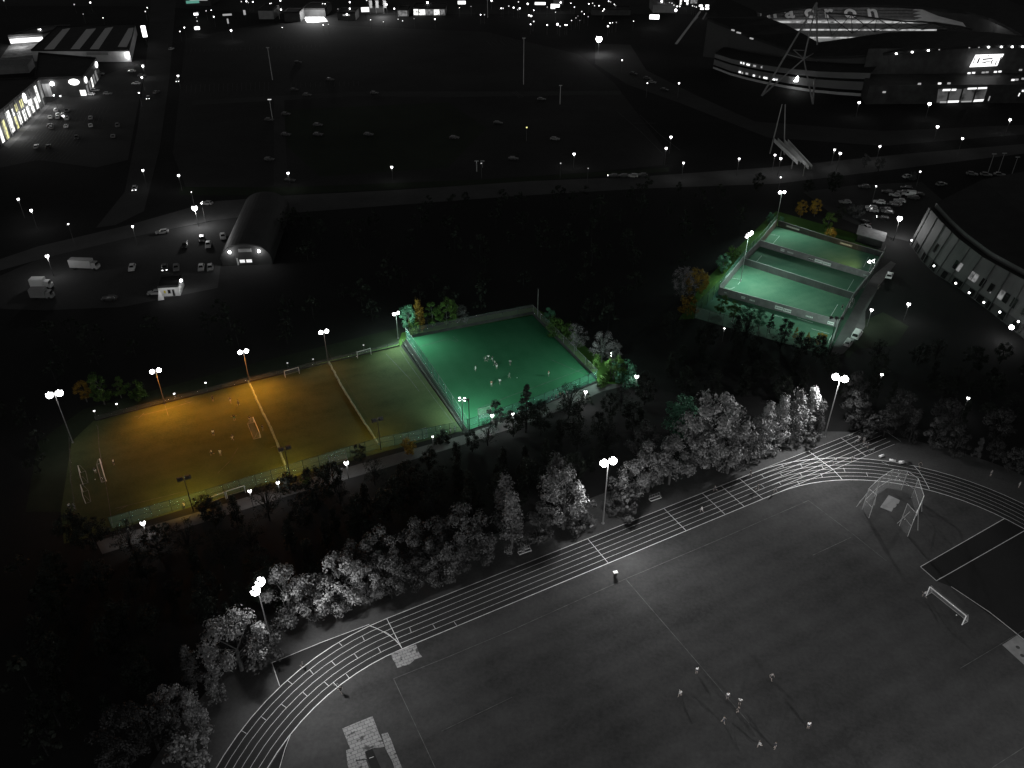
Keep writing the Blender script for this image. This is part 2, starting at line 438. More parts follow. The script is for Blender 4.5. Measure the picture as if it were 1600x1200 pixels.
s = MB(); s.bar((cc.x, cc.y, .10), (cc.x, cc.y, .112), 1.2, n=20); tag(s.build('throwing_circle', mat('throwing_circle_concrete', .2, .8)), kind='structure')

# ---------------- pitches
PL = [G(150, 658), G(625, 541), G(722, 672), G(175, 822)]
sheet('left_pitch_turf', [G(146, 658), G(626, 540), G(724, 673), G(600, 706), G(450, 748), G(300, 792), G(170, 832), G(100, 850), G(95, 800), G(112, 690)], .05, M['turf'])
sheet('fenced_pitch_turf', [G(634, 529), G(832, 493), G(932, 594), G(731, 674)], .05, M['turf_teal'])
sheet('pitch_bank', [G(60, 690), G(130, 640), G(380, 572), G(624, 512), G(626, 541), G(390, 598), G(150, 658), G(112, 690), G(95, 800), G(40, 800)], .03, M['field'])
sheet('lit_grass_bank', [G(430, 590), G(505, 566), G(622, 538), G(628, 520), G(640, 518), G(700, 505), G(760, 493), G(834, 480), G(870, 500), G(935, 560), G(985, 580), G(975, 600), G(938, 600), G(832, 492), G(634, 530), G(626, 541), G(515, 568), G(430, 588.5)], .04, M['green_verge'])
sheet('pitch_path', [G(150, 846), G(300, 803), G(450, 757), G(600, 714), G(735, 677), G(930, 600), G(990, 588), G(995, 598), G(940, 612), G(850, 652), G(740, 690), G(600, 732), G(450, 775), G(300, 822), G(160, 866)], .035, M['path'])
pm = MB()
def pmark(*q, w=.12):
    pm.ribbon([G(*p) for p in q], w, LZ[0]); LZ[0] += .0004
pmark((150, 664), (153, 667), (155, 700), (168, 772), (176, 823)); pmark((210, 652), (260, 640), (300, 628)); pmark((216, 655), (225, 646))
pmark((625, 547), (640, 570), (680, 625), (716, 672)); pmark((603, 553), (640, 592), (655, 612)); pmark((258, 634), (263, 650))
pmark((289, 627), (297, 630)); pmark((645, 545), (700, 530), (715, 535)); pmark((340, 740), (360, 720), (372, 700)); pmark((743, 640), (765, 632), (800, 618), (850, 600), (922, 573))
pmark((860, 562), (925, 590)); pmark((708, 526), (716, 533)); pmark((423, 700), (433, 697)); pmark((180, 795), (250, 778), (290, 768)); pmark((180, 800), (200, 790))
tag(pm.build('pitch_markings', M['faint']), kind='structure')

# ---------------- cages
def lerp2(a, b, t): return a + (b - a) * t
CA, CB, CC_, CD = G(1214, 350), G(1390, 388), G(1298, 556), G(1082, 478)
CQ = {0: (G(1212, 354), G(1378, 402)), 1: (G(1187, 385), G(1357, 436)), 2: (G(1160, 413), G(1331, 468)), 3: (G(1122, 460), G(1308, 512)), 4: (G(1085, 497), G(1293, 556))}
sheet('cage_turf', [CQ[0][0], CQ[0][1], CQ[4][1], CQ[4][0]], .05, M['turf_cage'])
sheet('cage_bank', [G(1195, 345), G(1213, 330), G(1290, 352), G(1345, 368), G(1335, 377), G(1376, 392), G(1380, 402), G(1212, 352), G(1085, 498), G(1060, 500), G(1100, 440)], .035, M['green_verge'])
sheet('cage_path', [G(1392, 408), G(1400, 412), G(1375, 445), G(1352, 487), G(1352, 510), G(1340, 530), G(1318, 552), G(1295, 562), G(1310, 520), G(1338, 466), G(1365, 430)], .04, M['path'])
sheet('cage_side_grass', [G(1352, 500), G(1380, 488), G(1420, 510), G(1400, 540), G(1340, 545), G(1325, 560), G(1318, 552), G(1340, 530)], .036, M['field'])
cm = MB()
def cmark(*q, w=.10):
    cm.ribbon([G(*p) for p in q], w, LZ[0]); LZ[0] += .0004
cmark((1204, 366.5), (1218, 369), (1206, 383)); cmark((1190, 400), (1177, 415)); cmark((1143, 435), (1159, 437), (1153, 445)); cmark((1130, 449), (1142, 452), (1148, 449))
cmark((1357, 402), (1349, 418)); cmark((1334, 437), (1324, 454)); cmark((1309, 476), (1297, 496)); cmark((1268, 514), (1296, 522)); cmark((1245, 497), (1270, 505)); cmark((1205, 492), (1225, 497))
tag(cm.build('cage_markings', M['line']), kind='structure')

# ---------------- roads, car parks
sheet('main_road', [G(395, 312), G(440, 306), G(620, 297), G(830, 283), G(1000, 276), G(1200, 262), G(1420, 240), G(1600, 225), G(1600, 240), G(1420, 262), G(1215, 287), G(1000, 295), G(800, 307), G(600, 322), G(440, 334), G(395, 336)], .04, M['road'])
sheet('lot_road', [G(-60, 440), G(-60, 425), G(60, 385), G(200, 352), G(330, 315), G(400, 310), G(400, 336), G(330, 345), G(200, 372), G(70, 403)], .042, M['road'])
sheet('side_road', [G(236, 0), G(275, 0), G(265, 120), G(250, 230), G(225, 330), G(180, 352), G(150, 356), G(195, 300), G(215, 200), G(228, 100)], .044, M['lot'])
sheet('retail_car_park', [G(15, 222), G(80, 160), G(155, 120), G(215, 100), G(226, 110), G(200, 250), G(150, 262), G(60, 250), G(0, 262), G(-60, 280)], .03, M['lot'])
sheet('shop_pavement', [G(4, 226), G(75, 160), G(82, 160), G(14, 232)], .05, M['path'])
sheet('vehicle_lot', [G(-20, 440), G(60, 405), G(200, 372), G(350, 342), G(372, 335), G(345, 415), G(340, 450), G(190, 480), G(70, 485), G(-20, 482)], .03, M['lot'])
sheet('stadium_car_park', [G(290, 60), G(420, 35), G(760, 50), G(905, 85), G(960, 130), G(1040, 235), G(1035, 258), G(940, 268), G(760, 280), G(440, 293), G(290, 292), G(270, 240)], .03, M['lot_dark'])
sheet('verge_strip', [G(280, 292), G(440, 293), G(760, 280), G(1045, 262), G(1045, 268), G(760, 288), G(440, 305), G(280, 305)], .034, M['field'])
sheet('grass_island', [G(440, 172), G(700, 160), G(760, 200), G(700, 262), G(500, 276), G(450, 230)], .034, M['island'])
sheet('car_park_aisle', [G(428, 155), G(444, 155), G(447, 240), G(450, 290), G(428, 290)], .036, M['lot'])
sheet('car_park_lane', [G(300, 164), G(420, 158), G(560, 150), G(700, 152), G(810, 150), G(970, 148), G(970, 142), G(810, 143), G(560, 143), G(300, 157)], .038, M['lot'])
sheet('stadium_forecourt', [G(930, 68), G(985, 70), G(1010, 110), G(1090, 150), G(1180, 190), G(1380, 205), G(1600, 195), G(1600, 210), G(1380, 228), G(1200, 215), G(1060, 160), G(980, 132), G(930, 100)], .034, M['lot'])
sheet('arena_car_park', [G(1255, 300), G(1330, 290), G(1440, 284), G(1475, 315), G(1450, 345), G(1425, 378), G(1395, 372), G(1340, 352), G(1300, 335)], .03, M['lot'])
sheet('town_ground', [G(-300, 8), G(240, 10), G(420, 22), G(1100, 22), G(1120, 0), G(1000, -40), G(-300, -40)], .03, M['lot_dark'])
pk = MB()
def bays(a, b, c, d, n, w=.14):
    """parking bay lines from the row a-b towards the row c-d"""
    a, b, c, d = G(*a), G(*b), G(*c), G(*d)
    for i in range(n + 1):
        t = i / n; pk.ribbon([a.lerp(b, t), c.lerp(d, t)], w, LZ[0]); LZ[0] += .0003
bays((62, 172), (170, 167), (52, 184), (165, 178), 16); bays((50, 186), (163, 181), (42, 196), (160, 191), 16)
bays((60, 205), (118, 204), (50, 216), (112, 215), 12, .2); bays((45, 216), (130, 214), (30, 231), (120, 229), 14, .22); bays((24, 240), (118, 238), (10, 253), (105, 250), 14)
bays((292, 78), (500, 70), (291, 82), (500, 74), 30); bays((292, 133), (420, 128), (291, 145), (420, 141), 18); bays((455, 130), (560, 127), (455, 138), (560, 134), 14)
bays((760, 64), (800, 62), (768, 72), (812, 70), 6); bays((800, 144), (806, 143), (812, 153), (818, 152), 2, .3)
pk.ribbon([G(70, 218), G(122, 216)], .2, LZ[0]); LZ[0] += .001
for (a, b) in ((44, 204), (50, 204), (55.5, 204), (61, 204), (30, 221), (36, 221), (42.5, 221), (48.5, 221)):
    pk.ribbon([G(a - 1.8, b), G(a + 1.8, b)], .5, LZ[0]); LZ[0] += .0003
pk.ribbon([G(965, 175), G(1000, 205), G(1035, 240)], .18, LZ[0]); LZ[0] += .0003
pk.ribbon([G(990, 193), G(1025, 193)], .3, LZ[0]); LZ[0] += .0003
pk.ribbon([G(1000, 180), G(1030, 210), G(1062, 235)], .2, LZ[0]); LZ[0] += .0003
tag(pk.build('car_park_lines', M['faint']), kind='structure')
rl = MB()
for i in range(40):
    a, b = G(400, 324).lerp(G(1210, 274), i / 40), G(400, 324).lerp(G(1210, 274), (i + .4) / 40)
    rl.ribbon([a, b], .16, .05)
tag(rl.build('road_lines', M['faint']), kind='structure')
# ------------------------------------------------------------------ FLOODLIGHTS
def flood(name, base, h, heads, label, group, yaw, dark=False, r0=.16, scale=1.0, headlit=True, col='steel'):
    """tall column with a cross arm and heads; yaw = direction the heads face"""
    t = empty(name, (base.x, base.y, 0), 0, label, 'floodlight', group)
    s = MB(); s.bar((0, 0, 0), (0, 0, .25), r0 * 2.0); s.bar((0, 0, .25), (0, 0, h), r0, r0 * .55, n=8)
    s.build('column', M['dark_steel'] if dark else M[col], t)
    f = Vector((math.cos(yaw), math.sin(yaw), 0)); sd = Vector((-f.y, f.x, 0))
    gap = 1.9 if scale > 1.4 else 1.5 * min(scale, 1.0); wid = (heads - 1) * gap / 2
    s = MB(); s.bar(-sd * (wid + .3) + Vector((0, 0, h)), sd * (wid + .3) + Vector((0, 0, h)), .07)
    s.build('cross_arm', M['dark_steel'], t)
    for k in range(heads):
        o = sd * ((k - (heads - 1) / 2) * gap) + Vector((0, 0, h + .1))
        tilt = R(-28); fd = Vector((f.x * math.cos(tilt), f.y * math.cos(tilt), math.sin(tilt)))
        up = sd.cross(fd) * -1
        s = MB(); c = o + fd * .1
        hw, hh = min(.52 * scale, .68), .44 * scale
        q = [c - sd * hw - up * hh, c + sd * hw - up * hh, c + sd * hw + up * hh, c - sd * hw + up * hh]
        bk = [c - fd * .5 * scale + (p - c) * .55 for p in q]
        for i in range(4): s.poly([bk[i], bk[(i + 1) % 4], q[(i + 1) % 4], q[i]])
        s.poly(bk[::-1]); hd = s.build('lamp_head', M['dark_steel'], t)
        s = MB(); s.smooth = True; s.ball(c + fd * .02, min(hw, hh) * .98 * (1.15 if scale > 1.4 else .55 if dark else 1.1), 12, 8)  # glow built into the shape: lit glass swollen beyond its real size
        s.build('lamp_glass', M['lamp'] if headlit else M['glass'], hd)
    return t, f

GF = 'floodlights round the running track'
track_c = T(STR / 2, -RAD)
def track_flood(base, h, label, P=1.0, spill=1.0, fan=(-.45, .45)):
    d = track_c - base; yaw = math.atan2(d.y, d.x)
    t, f = flood('floodlight', base, h, 2, label, GF, yaw, scale=1.6)
    top = Vector((base.x, base.y, h - .2))
    for tw in fan:
        aim = top + Vector((math.cos(yaw + tw), math.sin(yaw + tw), 0)) * 48 + Vector((0, 0, -h))
        lamp_light('flood_beam', top + f * .8, K_TRACK * P, aim=aim, kind='SPOT', size=140, blend=.9, radius=.5)
    lamp_light('flood_spill', top + f * 1.1 + Vector((0, 0, .3)), K_SPILL * P * spill, radius=.5)
K_TRACK, K_SPILL = 21000, 3000
track_flood(G(427, 1018), 16, 'tall twin-head floodlight beside the track bend, between two lit bushy trees', .85, .5, (-.6, 0))
track_flood(G(942, 818), 16, 'tall twin-head floodlight halfway along the sprint straight', .75, 1.6)
track_flood(G(1288, 683), 16.3, 'tall twin-head floodlight by the far end of the sprint straight', 1.0, 2.6)
# the other side of the same ring of floodlights stands behind the drone
for u in (-19.6, 46.7, 106.9):
    b = T(u, -84)
    track_flood(b, 16, 'tall twin-head floodlight on the near side of the running track', 1.5 if u < 0 else 1.1)

# pitch floodlights: back row faces the path, front row faces the back
GP = 'floodlights round the floodlit pitches'
PF = math.atan2(-1, .49)      # facing from the back row towards the path
ORANGE, YELLOW, WHITE, GREENW = (1, .31, .012), (1, .58, .08), (1, 1, 1), (.68, 1, .84)
def pitch_flood(base, h, label, yaw, col, P, heads=2, size=138, reach=8.5, dark=False, spill=0.0, scale=1.1, spill_col=None, lit=True, lift=.2):
    t, f = flood('floodlight', base, h, heads, label, GP, yaw, dark=dark, r0=.12, scale=scale, headlit=lit, col='post' if col is ORANGE else 'steel')
    top = Vector((base.x, base.y, h)) + f * .7
    if lit: lamp_light('flood_beam', top, P, col, .4, 'SPOT', aim=Vector((base.x, base.y, 0)) + f * reach, size=size, blend=1.0)
    if spill: lamp_light('flood_spill', top + f * .4 + Vector((0, 0, lift)), spill, spill_col or col, .4)
pitch_flood(G(114, 692), 13.5, 'bright white floodlight at the dark end of the orange-lit pitch', PF, WHITE, 700, 2, 90, 14, spill=250, scale=1.8)
pitch_flood(G(258, 632), 9.7, 'floodlight over the strongest orange pool, beside a golden tree', PF, ORANGE, 21000, spill=200, spill_col=YELLOW)
pitch_flood(G(391, 601), 9.7, 'floodlight at the back end of the first pale dividing net', PF, ORANGE, 21000, spill=180, spill_col=WHITE)
pitch_flood(G(513, 569), 9.7, 'floodlight at the back end of the second pale dividing net', PF, ORANGE, 2000, spill=180, spill_col=WHITE)
pitch_flood(G(622, 529), 7.8, 'floodlight with a bare mast above it, at the fenced pitch corner', PF + .1, GREENW, 14000, size=140, reach=14, spill=2600, scale=.8)
pitch_flood(G(302, 798), 8.6, 'dark-backed floodlight on the path fence beside two stored white goals', PF + math.pi, YELLOW, 5600, dark=True, reach=6, size=120)
pitch_flood(G(454, 748), 8.2, 'dark-backed floodlight on the path fence, beside the first pale dividing net', PF + math.pi, YELLOW, 4300, dark=True, reach=6, size=120)
pitch_flood(G(595, 702), 8.2, 'dark-backed floodlight on the path fence, beside the second pale dividing net', PF + math.pi, YELLOW, 2000, dark=True, reach=6, size=120)
pitch_flood(G(724, 676), 9.3, 'white-painted floodlight by the path where the two pitches meet', PF + math.pi - .55, GREENW, 14000, size=138, reach=15, spill=1600, scale=.8)
pitch_flood(G(734, 678), 9.6, 'slim black floodlight column next to the white-painted one', PF + math.pi + .3, GREENW, 100, 1, dark=True, scale=.5, lit=False)
pitch_flood(G(953, 596), 8.0, 'black-backed floodlight rising out of the bright green bush', PF + math.pi + 1.0, GREENW, 8000, dark=True, size=145, reach=18, lift=3.0, spill=1700, scale=.8)
pitch_flood(G(840, 497), 9.3, 'unlit slim floodlight column at the far corner of the fenced pitch', PF, GREENW, 60, 1, scale=.4, lit=False)
# cage floodlights
GC = 'floodlights round the small caged pitches'
def cage_flood(base, h, label, aim, P, heads, col=GREENW, spill=0, size=120, dark=False, scale=1.0):
    d = Vector(aim) - base; yaw = math.atan2(d.y, d.x)
    t, f = flood('floodlight', base, h, heads, label, GC, yaw, dark=dark, r0=.13, scale=scale)
    top = Vector((base.x, base.y, h)) + f * .7
    lamp_light('flood_beam', top, P, col, .5, 'SPOT', aim=aim, size=size, blend=.8)
    if spill: lamp_light('flood_spill', top + f * .4, spill, col, .4)
cmid = (CQ[0][0] + CQ[0][1] + CQ[4][0] + CQ[4][1]) / 4
cage_flood(G(1157, 440), 15.5, 'tall bright floodlight behind the long cage fence', cmid + Vector((-10, -4, 0)), 38000, 3, spill=2200, size=125, scale=1.1)
cage_flood(G(1212, 352), 12, 'floodlight at the top corner of the caged pitches', CQ[1][0].lerp(CQ[1][1], .45), 18000, 2, spill=700)
cage_flood(G(1356, 432), 5.0, 'short bright floodlight on the cage end wall by the path', G(1290, 390), 6500, 2, (1, .78, .3), spill=0, size=75)
cage_flood(G(1293, 554), 11, 'black triple-head floodlight silhouetted at the cage corner by the path', cmid, 9500, 3, dark=True, spill=0, size=125, scale=.9)
# ------------------------------------------------------------------ FENCES
def fence(name, pts, h, label, step=3.0, group=None, net='net_green', post='fence_green', rails=(1.0,), pr=.045, cat='fence', kick=0.0, kickm='dark'):
    """posts, top/middle rails and mesh panels along a polyline of ground points"""
    pts = [Vector((p[0], p[1], 0)) for p in pts]
    o0 = pts[0]; t = empty(name, o0, 0, label, cat, group)
    loc = [p - o0 for p in pts]
    panel, rail, kb = MB(), MB(), MB()
    for a, b in zip(loc, loc[1:]):
        L = (b - a).length; n = max(1, round(L / step))
        panel.poly([a + Vector((0, 0, .05)), b + Vector((0, 0, .05)), b + Vector((0, 0, h)), a + Vector((0, 0, h))])
        for r in rails: rail.bar(a + Vector((0, 0, h * r)), b + Vector((0, 0, h * r)), pr * .8, n=4)
        if kick: 
            d = (b - a); kb.box((a + b) / 2 + Vector((0, 0, kick / 2)), (L, .08, kick), math.atan2(d.y, d.x))
        for i in range(n + (1 if b is loc[-1] else 0)):
            p = a.lerp(b, i / n); s = MB(); s.bar((p.x, p.y, 0), (p.x, p.y, h + .1), pr, n=5); s.build('post', M[post], t)
    panel.build('mesh_panel', M[net], t); rail.build('rail', M[post], t)
    if kick: kb.build('kick_board', M[kickm], t)
    return t
fence('fence', [G(150, 658), G(258, 630), G(390, 597), G(515, 567), G(624, 541)], 1.35, 'low dark fence along the back of the orange-lit pitch', 3.4, kick=.35, post='dark_steel', net='net_cage')
fence('fence', [G(175, 826), G(300, 790), G(450, 744), G(595, 700), G(724, 674)], 3.0, 'green mesh fence between the orange-lit pitch and the path', 3.4, rails=(1.0, .5))
fence('fence', [G(731, 674), G(850, 633), G(932, 597)], 3.4, 'green mesh fence between the teal pitch and the path', 3.0, rails=(1.0, .4), kick=.3)
fence('fence', [G(932, 594), G(880, 541), G(833, 493)], 3.2, 'green mesh fence on the bushy end of the teal pitch', 5.2, kick=1.0, post='steel', net='net_cage', kickm='dark')
fence('fence', [G(833, 491), G(760, 505), G(700, 517), G(637, 529)], 3.2, 'green mesh fence along the back of the teal pitch', 5.5, net='net_cage', kick=.9)
fence('fence', [G(635, 531), G(686, 605), G(732, 676)], 3.8, 'pale green mesh fence dividing the teal pitch from the orange-lit one', 4.5, rails=(1.0, .45), post='steel', kick=.5, kickm='grey')
fence('fence', [G(629, 537), G(680, 612), G(724, 675)], 1.2, 'low wooden rebound fence beside the pale green dividing fence', 4.0, rails=(1.0, .55), post='steel', net='net_cage', kick=.5, kickm='dark')
fence('fence', [G(110, 690), G(113, 760), G(120, 800)], 1.2, 'low dark fence at the dim end of the orange-lit pitch', 4, post='dark_steel', net='net_cage')
# bunched dividing nets
def curtain(pts, label):
    P = [G(*p) for p in pts]; o = P[0]; s = MB()
    n = 40; Q = []
    for i in range(n + 1):
        f = i / n * (len(P) - 1); k = min(int(f), len(P) - 2); q = P[k].lerp(P[k + 1], f - k) - o
        Q.append(Vector((q.x + rnd.uniform(-.07, .07), q.y + rnd.uniform(-.07, .07), .30 + rnd.uniform(-.05, .05))))
    for a, b in zip(Q, Q[1:]): s.bar(a, b, rnd.uniform(.22, .30), rnd.uniform(.22, .30), n=7)
    t = empty('dividing_net', o, 0, label, 'net', 'bunched nets dividing the pitch')
    s.build('bunched_netting', M['curtain'], t)
    s = MB(); s.bar((Q[0].x, Q[0].y, 3.6), (Q[-1].x, Q[-1].y, 3.6), .02, n=4); s.build('cable', M['dark_steel'], t)
    for q in (Q[0], Q[-1]):
        s = MB(); s.bar((q.x, q.y, 0), (q.x, q.y, 3.7), .05); s.build('post', M['dark_steel'], t)
curtain([(389, 597), (404, 632), (428, 680), (450, 740)], 'pale bunched dividing net across the orange pitch, beside the white goal')
curtain([(514, 567), (534, 605), (562, 650), (592, 696)], 'pale bunched dividing net between the orange and the greenish turf')

# ------------------------------------------------------------------ GOALS
def goal(p, q, h, label, depth=1.2, r=.06, flip=1, group='goals on the floodlit pitches', net=True, m='white'):
    a, b = G(*p), G(*q); o = (a + b) / 2
    t = empty('goal', (o.x, o.y, 0.05), 0, label, 'goal', group)
    d = (b - a) / 2; n = Vector((-d.y, d.x, 0)).normalized() * depth * flip
    H = Vector((0, 0, h))
    s = MB(); s.bar(-d, -d + H, r); s.build('goalpost', M[m], t)
    s = MB(); s.bar(d, d + H, r); s.build('goalpost', M[m], t)
    s = MB(); s.bar(-d + H, d + H, r); s.build('crossbar', M[m], t)
    for e in (-d, d):
        s = MB(); s.bar(e + Vector((0, 0, .04)), e + n + Vector((0, 0, .04)), r * .7); s.bar(e + n + Vector((0, 0, .04)), e + n * .35 + H, r * .5)
        s.bar(e + H, e + n * .35 + H, r * .5); s.build('side_frame', M['grey'], t)
    s = MB(); s.bar(-d + n + Vector((0, 0, .04)), d + n + Vector((0, 0, .04)), r * .7); s.build('ground_bar', M['grey'], t)
    if net:
        s = MB(); z = Vector((0, 0, .05))
        N = 8
        for i in range(N):
            x0, x1 = -d + 2 * d * (i / N), -d + 2 * d * ((i + 1) / N)
            sg = lambda x: n * (.62 + .12 * math.sin(3 * x.length))
            s.poly([x0 + H + n * .35, x1 + H + n * .35, x1 + sg(x1) + H * .45, x0 + sg(x0) + H * .45]); s.poly([x0 + sg(x0) + H * .45, x1 + sg(x1) + H * .45, x1 + n + z, x0 + n + z])
        for e in (-d, d): s.poly([e + z, e + n + z, e + n * .35 + H, e + H])
        s.build('net', M['net_white'], t)
    return t
goal((1447, 931), (1503, 976.5), 2.35, 'large white goal with a sagging net on the dark infield', 1.5, .09, 1, None)
goal((158, 724), (166, 752), 1.2, 'white goal standing near the unlit goal line, beside a player', .9, .10, -1)
goal((397, 660), (407, 684), 1.5, 'white goal beside the first bunched dividing net', 1.5, .08, -1)
goal((446, 590), (468, 584), 1.9, 'white goal on the back touchline under the orange light', 1.1, .06, 1)
goal((559, 560), (580, 554), 1.9, 'white goal on the back touchline at the greenish end', 1.1, .06, 1)
goal((514, 722.5), (540, 713.5), 1.9, 'thin dark-netted goal by the path fence near a street lamp', 1.1, .05, -1, m='grey')
goal((747, 650), (766, 645), 1.9, 'pale goal inside the teal pitch near the path', 1.1, .05, -1, m='grey')
goal((630, 690), (666, 679), 1.9, 'thin shadowy goal by the path fence under yellow light', 1.1, .05, -1, m='grey')
GS = 'stored goals'
goal((126, 739), (130, 757), 2.0, 'upper of two white goals stored on the dim end line', 1.0, .06, 1, GS, False)
goal((130, 769), (134, 787), 2.0, 'lower of two white goals stored on the dim end line', 1.0, .06, 1, GS, False)
goal((326, 790), (353.5, 780), 1.9, 'white goal stored outside the fence, half hidden by a shrub', .8, .07, 1, GS, False)
goal((355.5, 779), (384, 770), 1.9, 'white goal stored outside the fence beside the round street lamp', .8, .07, 1, GS, False)

# ------------------------------------------------------------------ CAGE WALLS
def boards(pts, h, label, signs=(), step=3.0, group='walls between the caged pitches', cat='barrier', bm='board', thick=.12):
    P = [Vector((p[0], p[1], 0)) for p in pts]; o = P[0]; t = empty('pitch_wall', o, 0, label, cat, group)
    s, cap = MB(), MB(); L0 = 0
    for a, b in zip(P, P[1:]):
        d = b - a; L = d.length; n = max(1, round(L / step)); an = math.atan2(d.y, d.x); u = d.normalized()
        for i in range(n):
            c = a + u * (L * (i + .5) / n) - o
            s.box(c + Vector((0, 0, h / 2)), (L / n - .04, thick, h), an)
        cap.box((a + b) / 2 - o + Vector((0, 0, h + .05)), (L, thick + .08, .08), an)
        nn = Vector((u.y, -u.x, 0))
        if nn.y > 0: nn = -nn
        for (t0, t1, z0, z1, mm) in signs:
            c = a + u * (L * (t0 + t1) / 2) - o + nn * (thick / 2 + .02); q = MB()
            q.box(c + Vector((0, 0, (z0 + z1) / 2)), (L * (t1 - t0), .03, z1 - z0), an); sg = q.build('sign', M[mm], t)
            q = MB(); zz = z0 + (z1 - z0) * .5; ww = L * (t1 - t0); x = -ww * .42
            while x < ww * .42:
                l = rnd.uniform(.12, .4); q.box(c + nn * .02 + u * (x + l / 2) + Vector((0, 0, zz)), (l, .012, (z1 - z0) * .34), an); x += l + .14
            q.build('lettering', M['grey' if mm == 'white' else 'white'], sg)
    s.build('panel', M[bm], t); cap.build('capping', M['grey'], t)
    return t
boards([CQ[1][0], CQ[1][1]], 2.1, 'grey board wall with white signs under the yellow-green topmost cage', ((.20, .235, .7, 1.5, 'white'), (.26, .32, .5, 1.6, 'grey'), (.46, .50, .6, 1.3, 'dark'), (.52, .59, .5, 1.5, 'white'), (.595, .665, .4, 1.4, 'white'), (.95, .99, .6, 1.2, 'grey')))
boards([CQ[2][0], CQ[2][1]], 2.2, 'plain board wall between the two middle cages, its unlit face coloured dark', (), bm='dark')  # dark board colour stands in for shade on the near face
boards([CQ[3][0], CQ[3][1]], 2.4, 'grey board wall with white signs above the lowest cage', ((.05, .075, .9, 1.6, 'grey'), (.20, .235, .9, 1.6, 'white'), (.27, .32, .6, 1.7, 'grey'), (.49, .555, .6, 1.6, 'white'), (.56, .625, .5, 1.5, 'white'), (.74, .80, .5, 1.5, 'grey'), (.92, .97, .4, 1.3, 'white')))
boards([CQ[0][0] + Vector((1, 1, 0)), CQ[0][0].lerp(CQ[0][1], .55), CQ[0][1]], 1.8, 'dark board wall behind the topmost cage under the trees', ((.15, .4, .5, 1.2, 'grey'),), bm='dark')
boards([CQ[0][0], CQ[1][0], CQ[2][0], CQ[3][0]], 2.8, 'long grey board wall behind the cage goals', (), bm='board', thick=.2)
boards([CQ[0][1], CQ[1][1], CQ[2][1], CQ[3][1], CQ[4][1]], 1.8, 'dark low board wall between the cages and the tarmac path', (), bm='dark')
fence('fence', [CQ[0][0], CQ[1][0], CQ[2][0], CQ[3][0], CQ[4][0]], 4.8, 'tall mesh fence behind the long grey cage wall', 4.5, net='net_green', post='dark_steel')
fence('fence', [CQ[0][1] + Vector((.5, 0, 0)), CQ[1][1] + Vector((.5, 0, 0)), CQ[2][1] + Vector((.5, 0, 0)), CQ[3][1] + Vector((.5, 0, 0)), CQ[4][1] + Vector((.5, 0, 0))], 4.2, 'tall dark mesh fence between the cages and the tarmac path', 4.5, net='net_cage', post='dark_steel')
fence('fence', [CQ[4][0], CQ[4][1]], 3.6, 'mesh fence at the lowest cage behind golden trees', 4, net='net_cage', post='dark_steel')
gc = 'small goals in the cages'
for p, q, lb, fl in (((1193, 375), (1200, 365), 'small white goal against the grey wall of the topmost cage', 1), ((1163, 407), (1172, 396), 'small white goal against the grey wall of the second cage', 1), ((1132, 440), (1141, 430), 'small white goal against the grey wall of the third cage', 1),
                     ((1366, 410), (1360, 419), 'small white goal on the path side of the topmost cage', 1), ((1352, 441), (1346, 449), 'small white goal on the path side of the second cage', 1), ((1331, 472), (1326, 481), 'small white goal on the path side of the third cage', 1), ((1300, 528), (1294, 538), 'small white goal on the path side of the lowest cage', 1)):
    goal(p, q, 1.3, lb, .7, .06, fl, gc)
# grey stand with steps next to the cages
t = empty('shelter', G(1340, 380), 0, 'grey flat shelter with a row of pale bins beyond the topmost cage', 'shelter')
o = G(1340, 380)
s = MB(); s.prism([G(1338, 376) - o, G(1377, 387) - o, G(1380, 378) - o, G(1341, 367) - o], 0, 2.6); s.build('wall', M['dark'], t)
s = MB(); s.prism([G(1335, 377) - o, G(1379, 390) - o, G(1383, 376) - o, G(1339, 363) - o], 2.6, 2.8); s.build('roof', M['concrete'], t)

# ------------------------------------------------------------------ HAMMER CAGE
o = G(1390, 788); t = empty('throwing_cage', (o.x, o.y, .05), 0, 'tall netted throwing cage with two open gates round a concrete pad', 'sports cage')
def cage_side(pts, hs, struts, nm):
    pts = [G(*p) - o for p in pts]; fr = MB(); net = MB()
    for i, (p, h) in enumerate(zip(pts, hs)):
        s = MB(); s.bar(p, p + Vector((0, 0, h)), .055); s.build('post', M['pale'], t)
    for i in range(len(pts) - 1):
        p, q, h, k = pts[i], pts[i + 1], hs[i], hs[i + 1]
        fr.bar(p + Vector((0, 0, h)), q + Vector((0, 0, k)), .045, n=5); fr.bar(p + Vector((0, 0, .45 * h)), q + Vector((0, 0, .45 * k)), .03, n=4)
        net.poly([p, q, q + Vector((0, 0, k)), p + Vector((0, 0, h))])
    for p, q, z in struts:
        fr.bar(G(*p) - o, G(*q) - o + Vector((0, 0, z)), .04, n=5)
    fr.build('frame', M['pale'], t); net.build('net', M['net_cage'], t)
cage_side([(1357.5, 809.5), (1347, 796), (1366, 776), (1386, 763)], (6.2, 5.6, 5.2, 5.2), [((1338, 792), (1347, 796), 4.2), ((1342, 786), (1352, 788), 4), ((1366, 790), (1366, 776), 3)], 'left')
cage_side([(1386, 763), (1408, 766), (1424, 778)], (5.2, 5.2, 5.2), [((1397, 752), (1398, 764), 4.5)], 'rear')
cage_side([(1424, 778), (1432, 806), (1418, 838.5), (1405, 822)], (5.2, 5.4, 6.2, 6.0), [((1402, 818), (1412, 826), 4.5), ((1434, 829), (1425, 822), 4.5), ((1440, 800), (1432, 806), 4)], 'right')
s = MB(); s.tube([G(1418, 838.5) - o + Vector((0, 0, 6.2)), G(1426, 822) - o + Vector((0, 0, 6.6)), G(1432, 806) - o + Vector((0, 0, 5.4))], .06); s.build('gate_frame', M['white'], t)

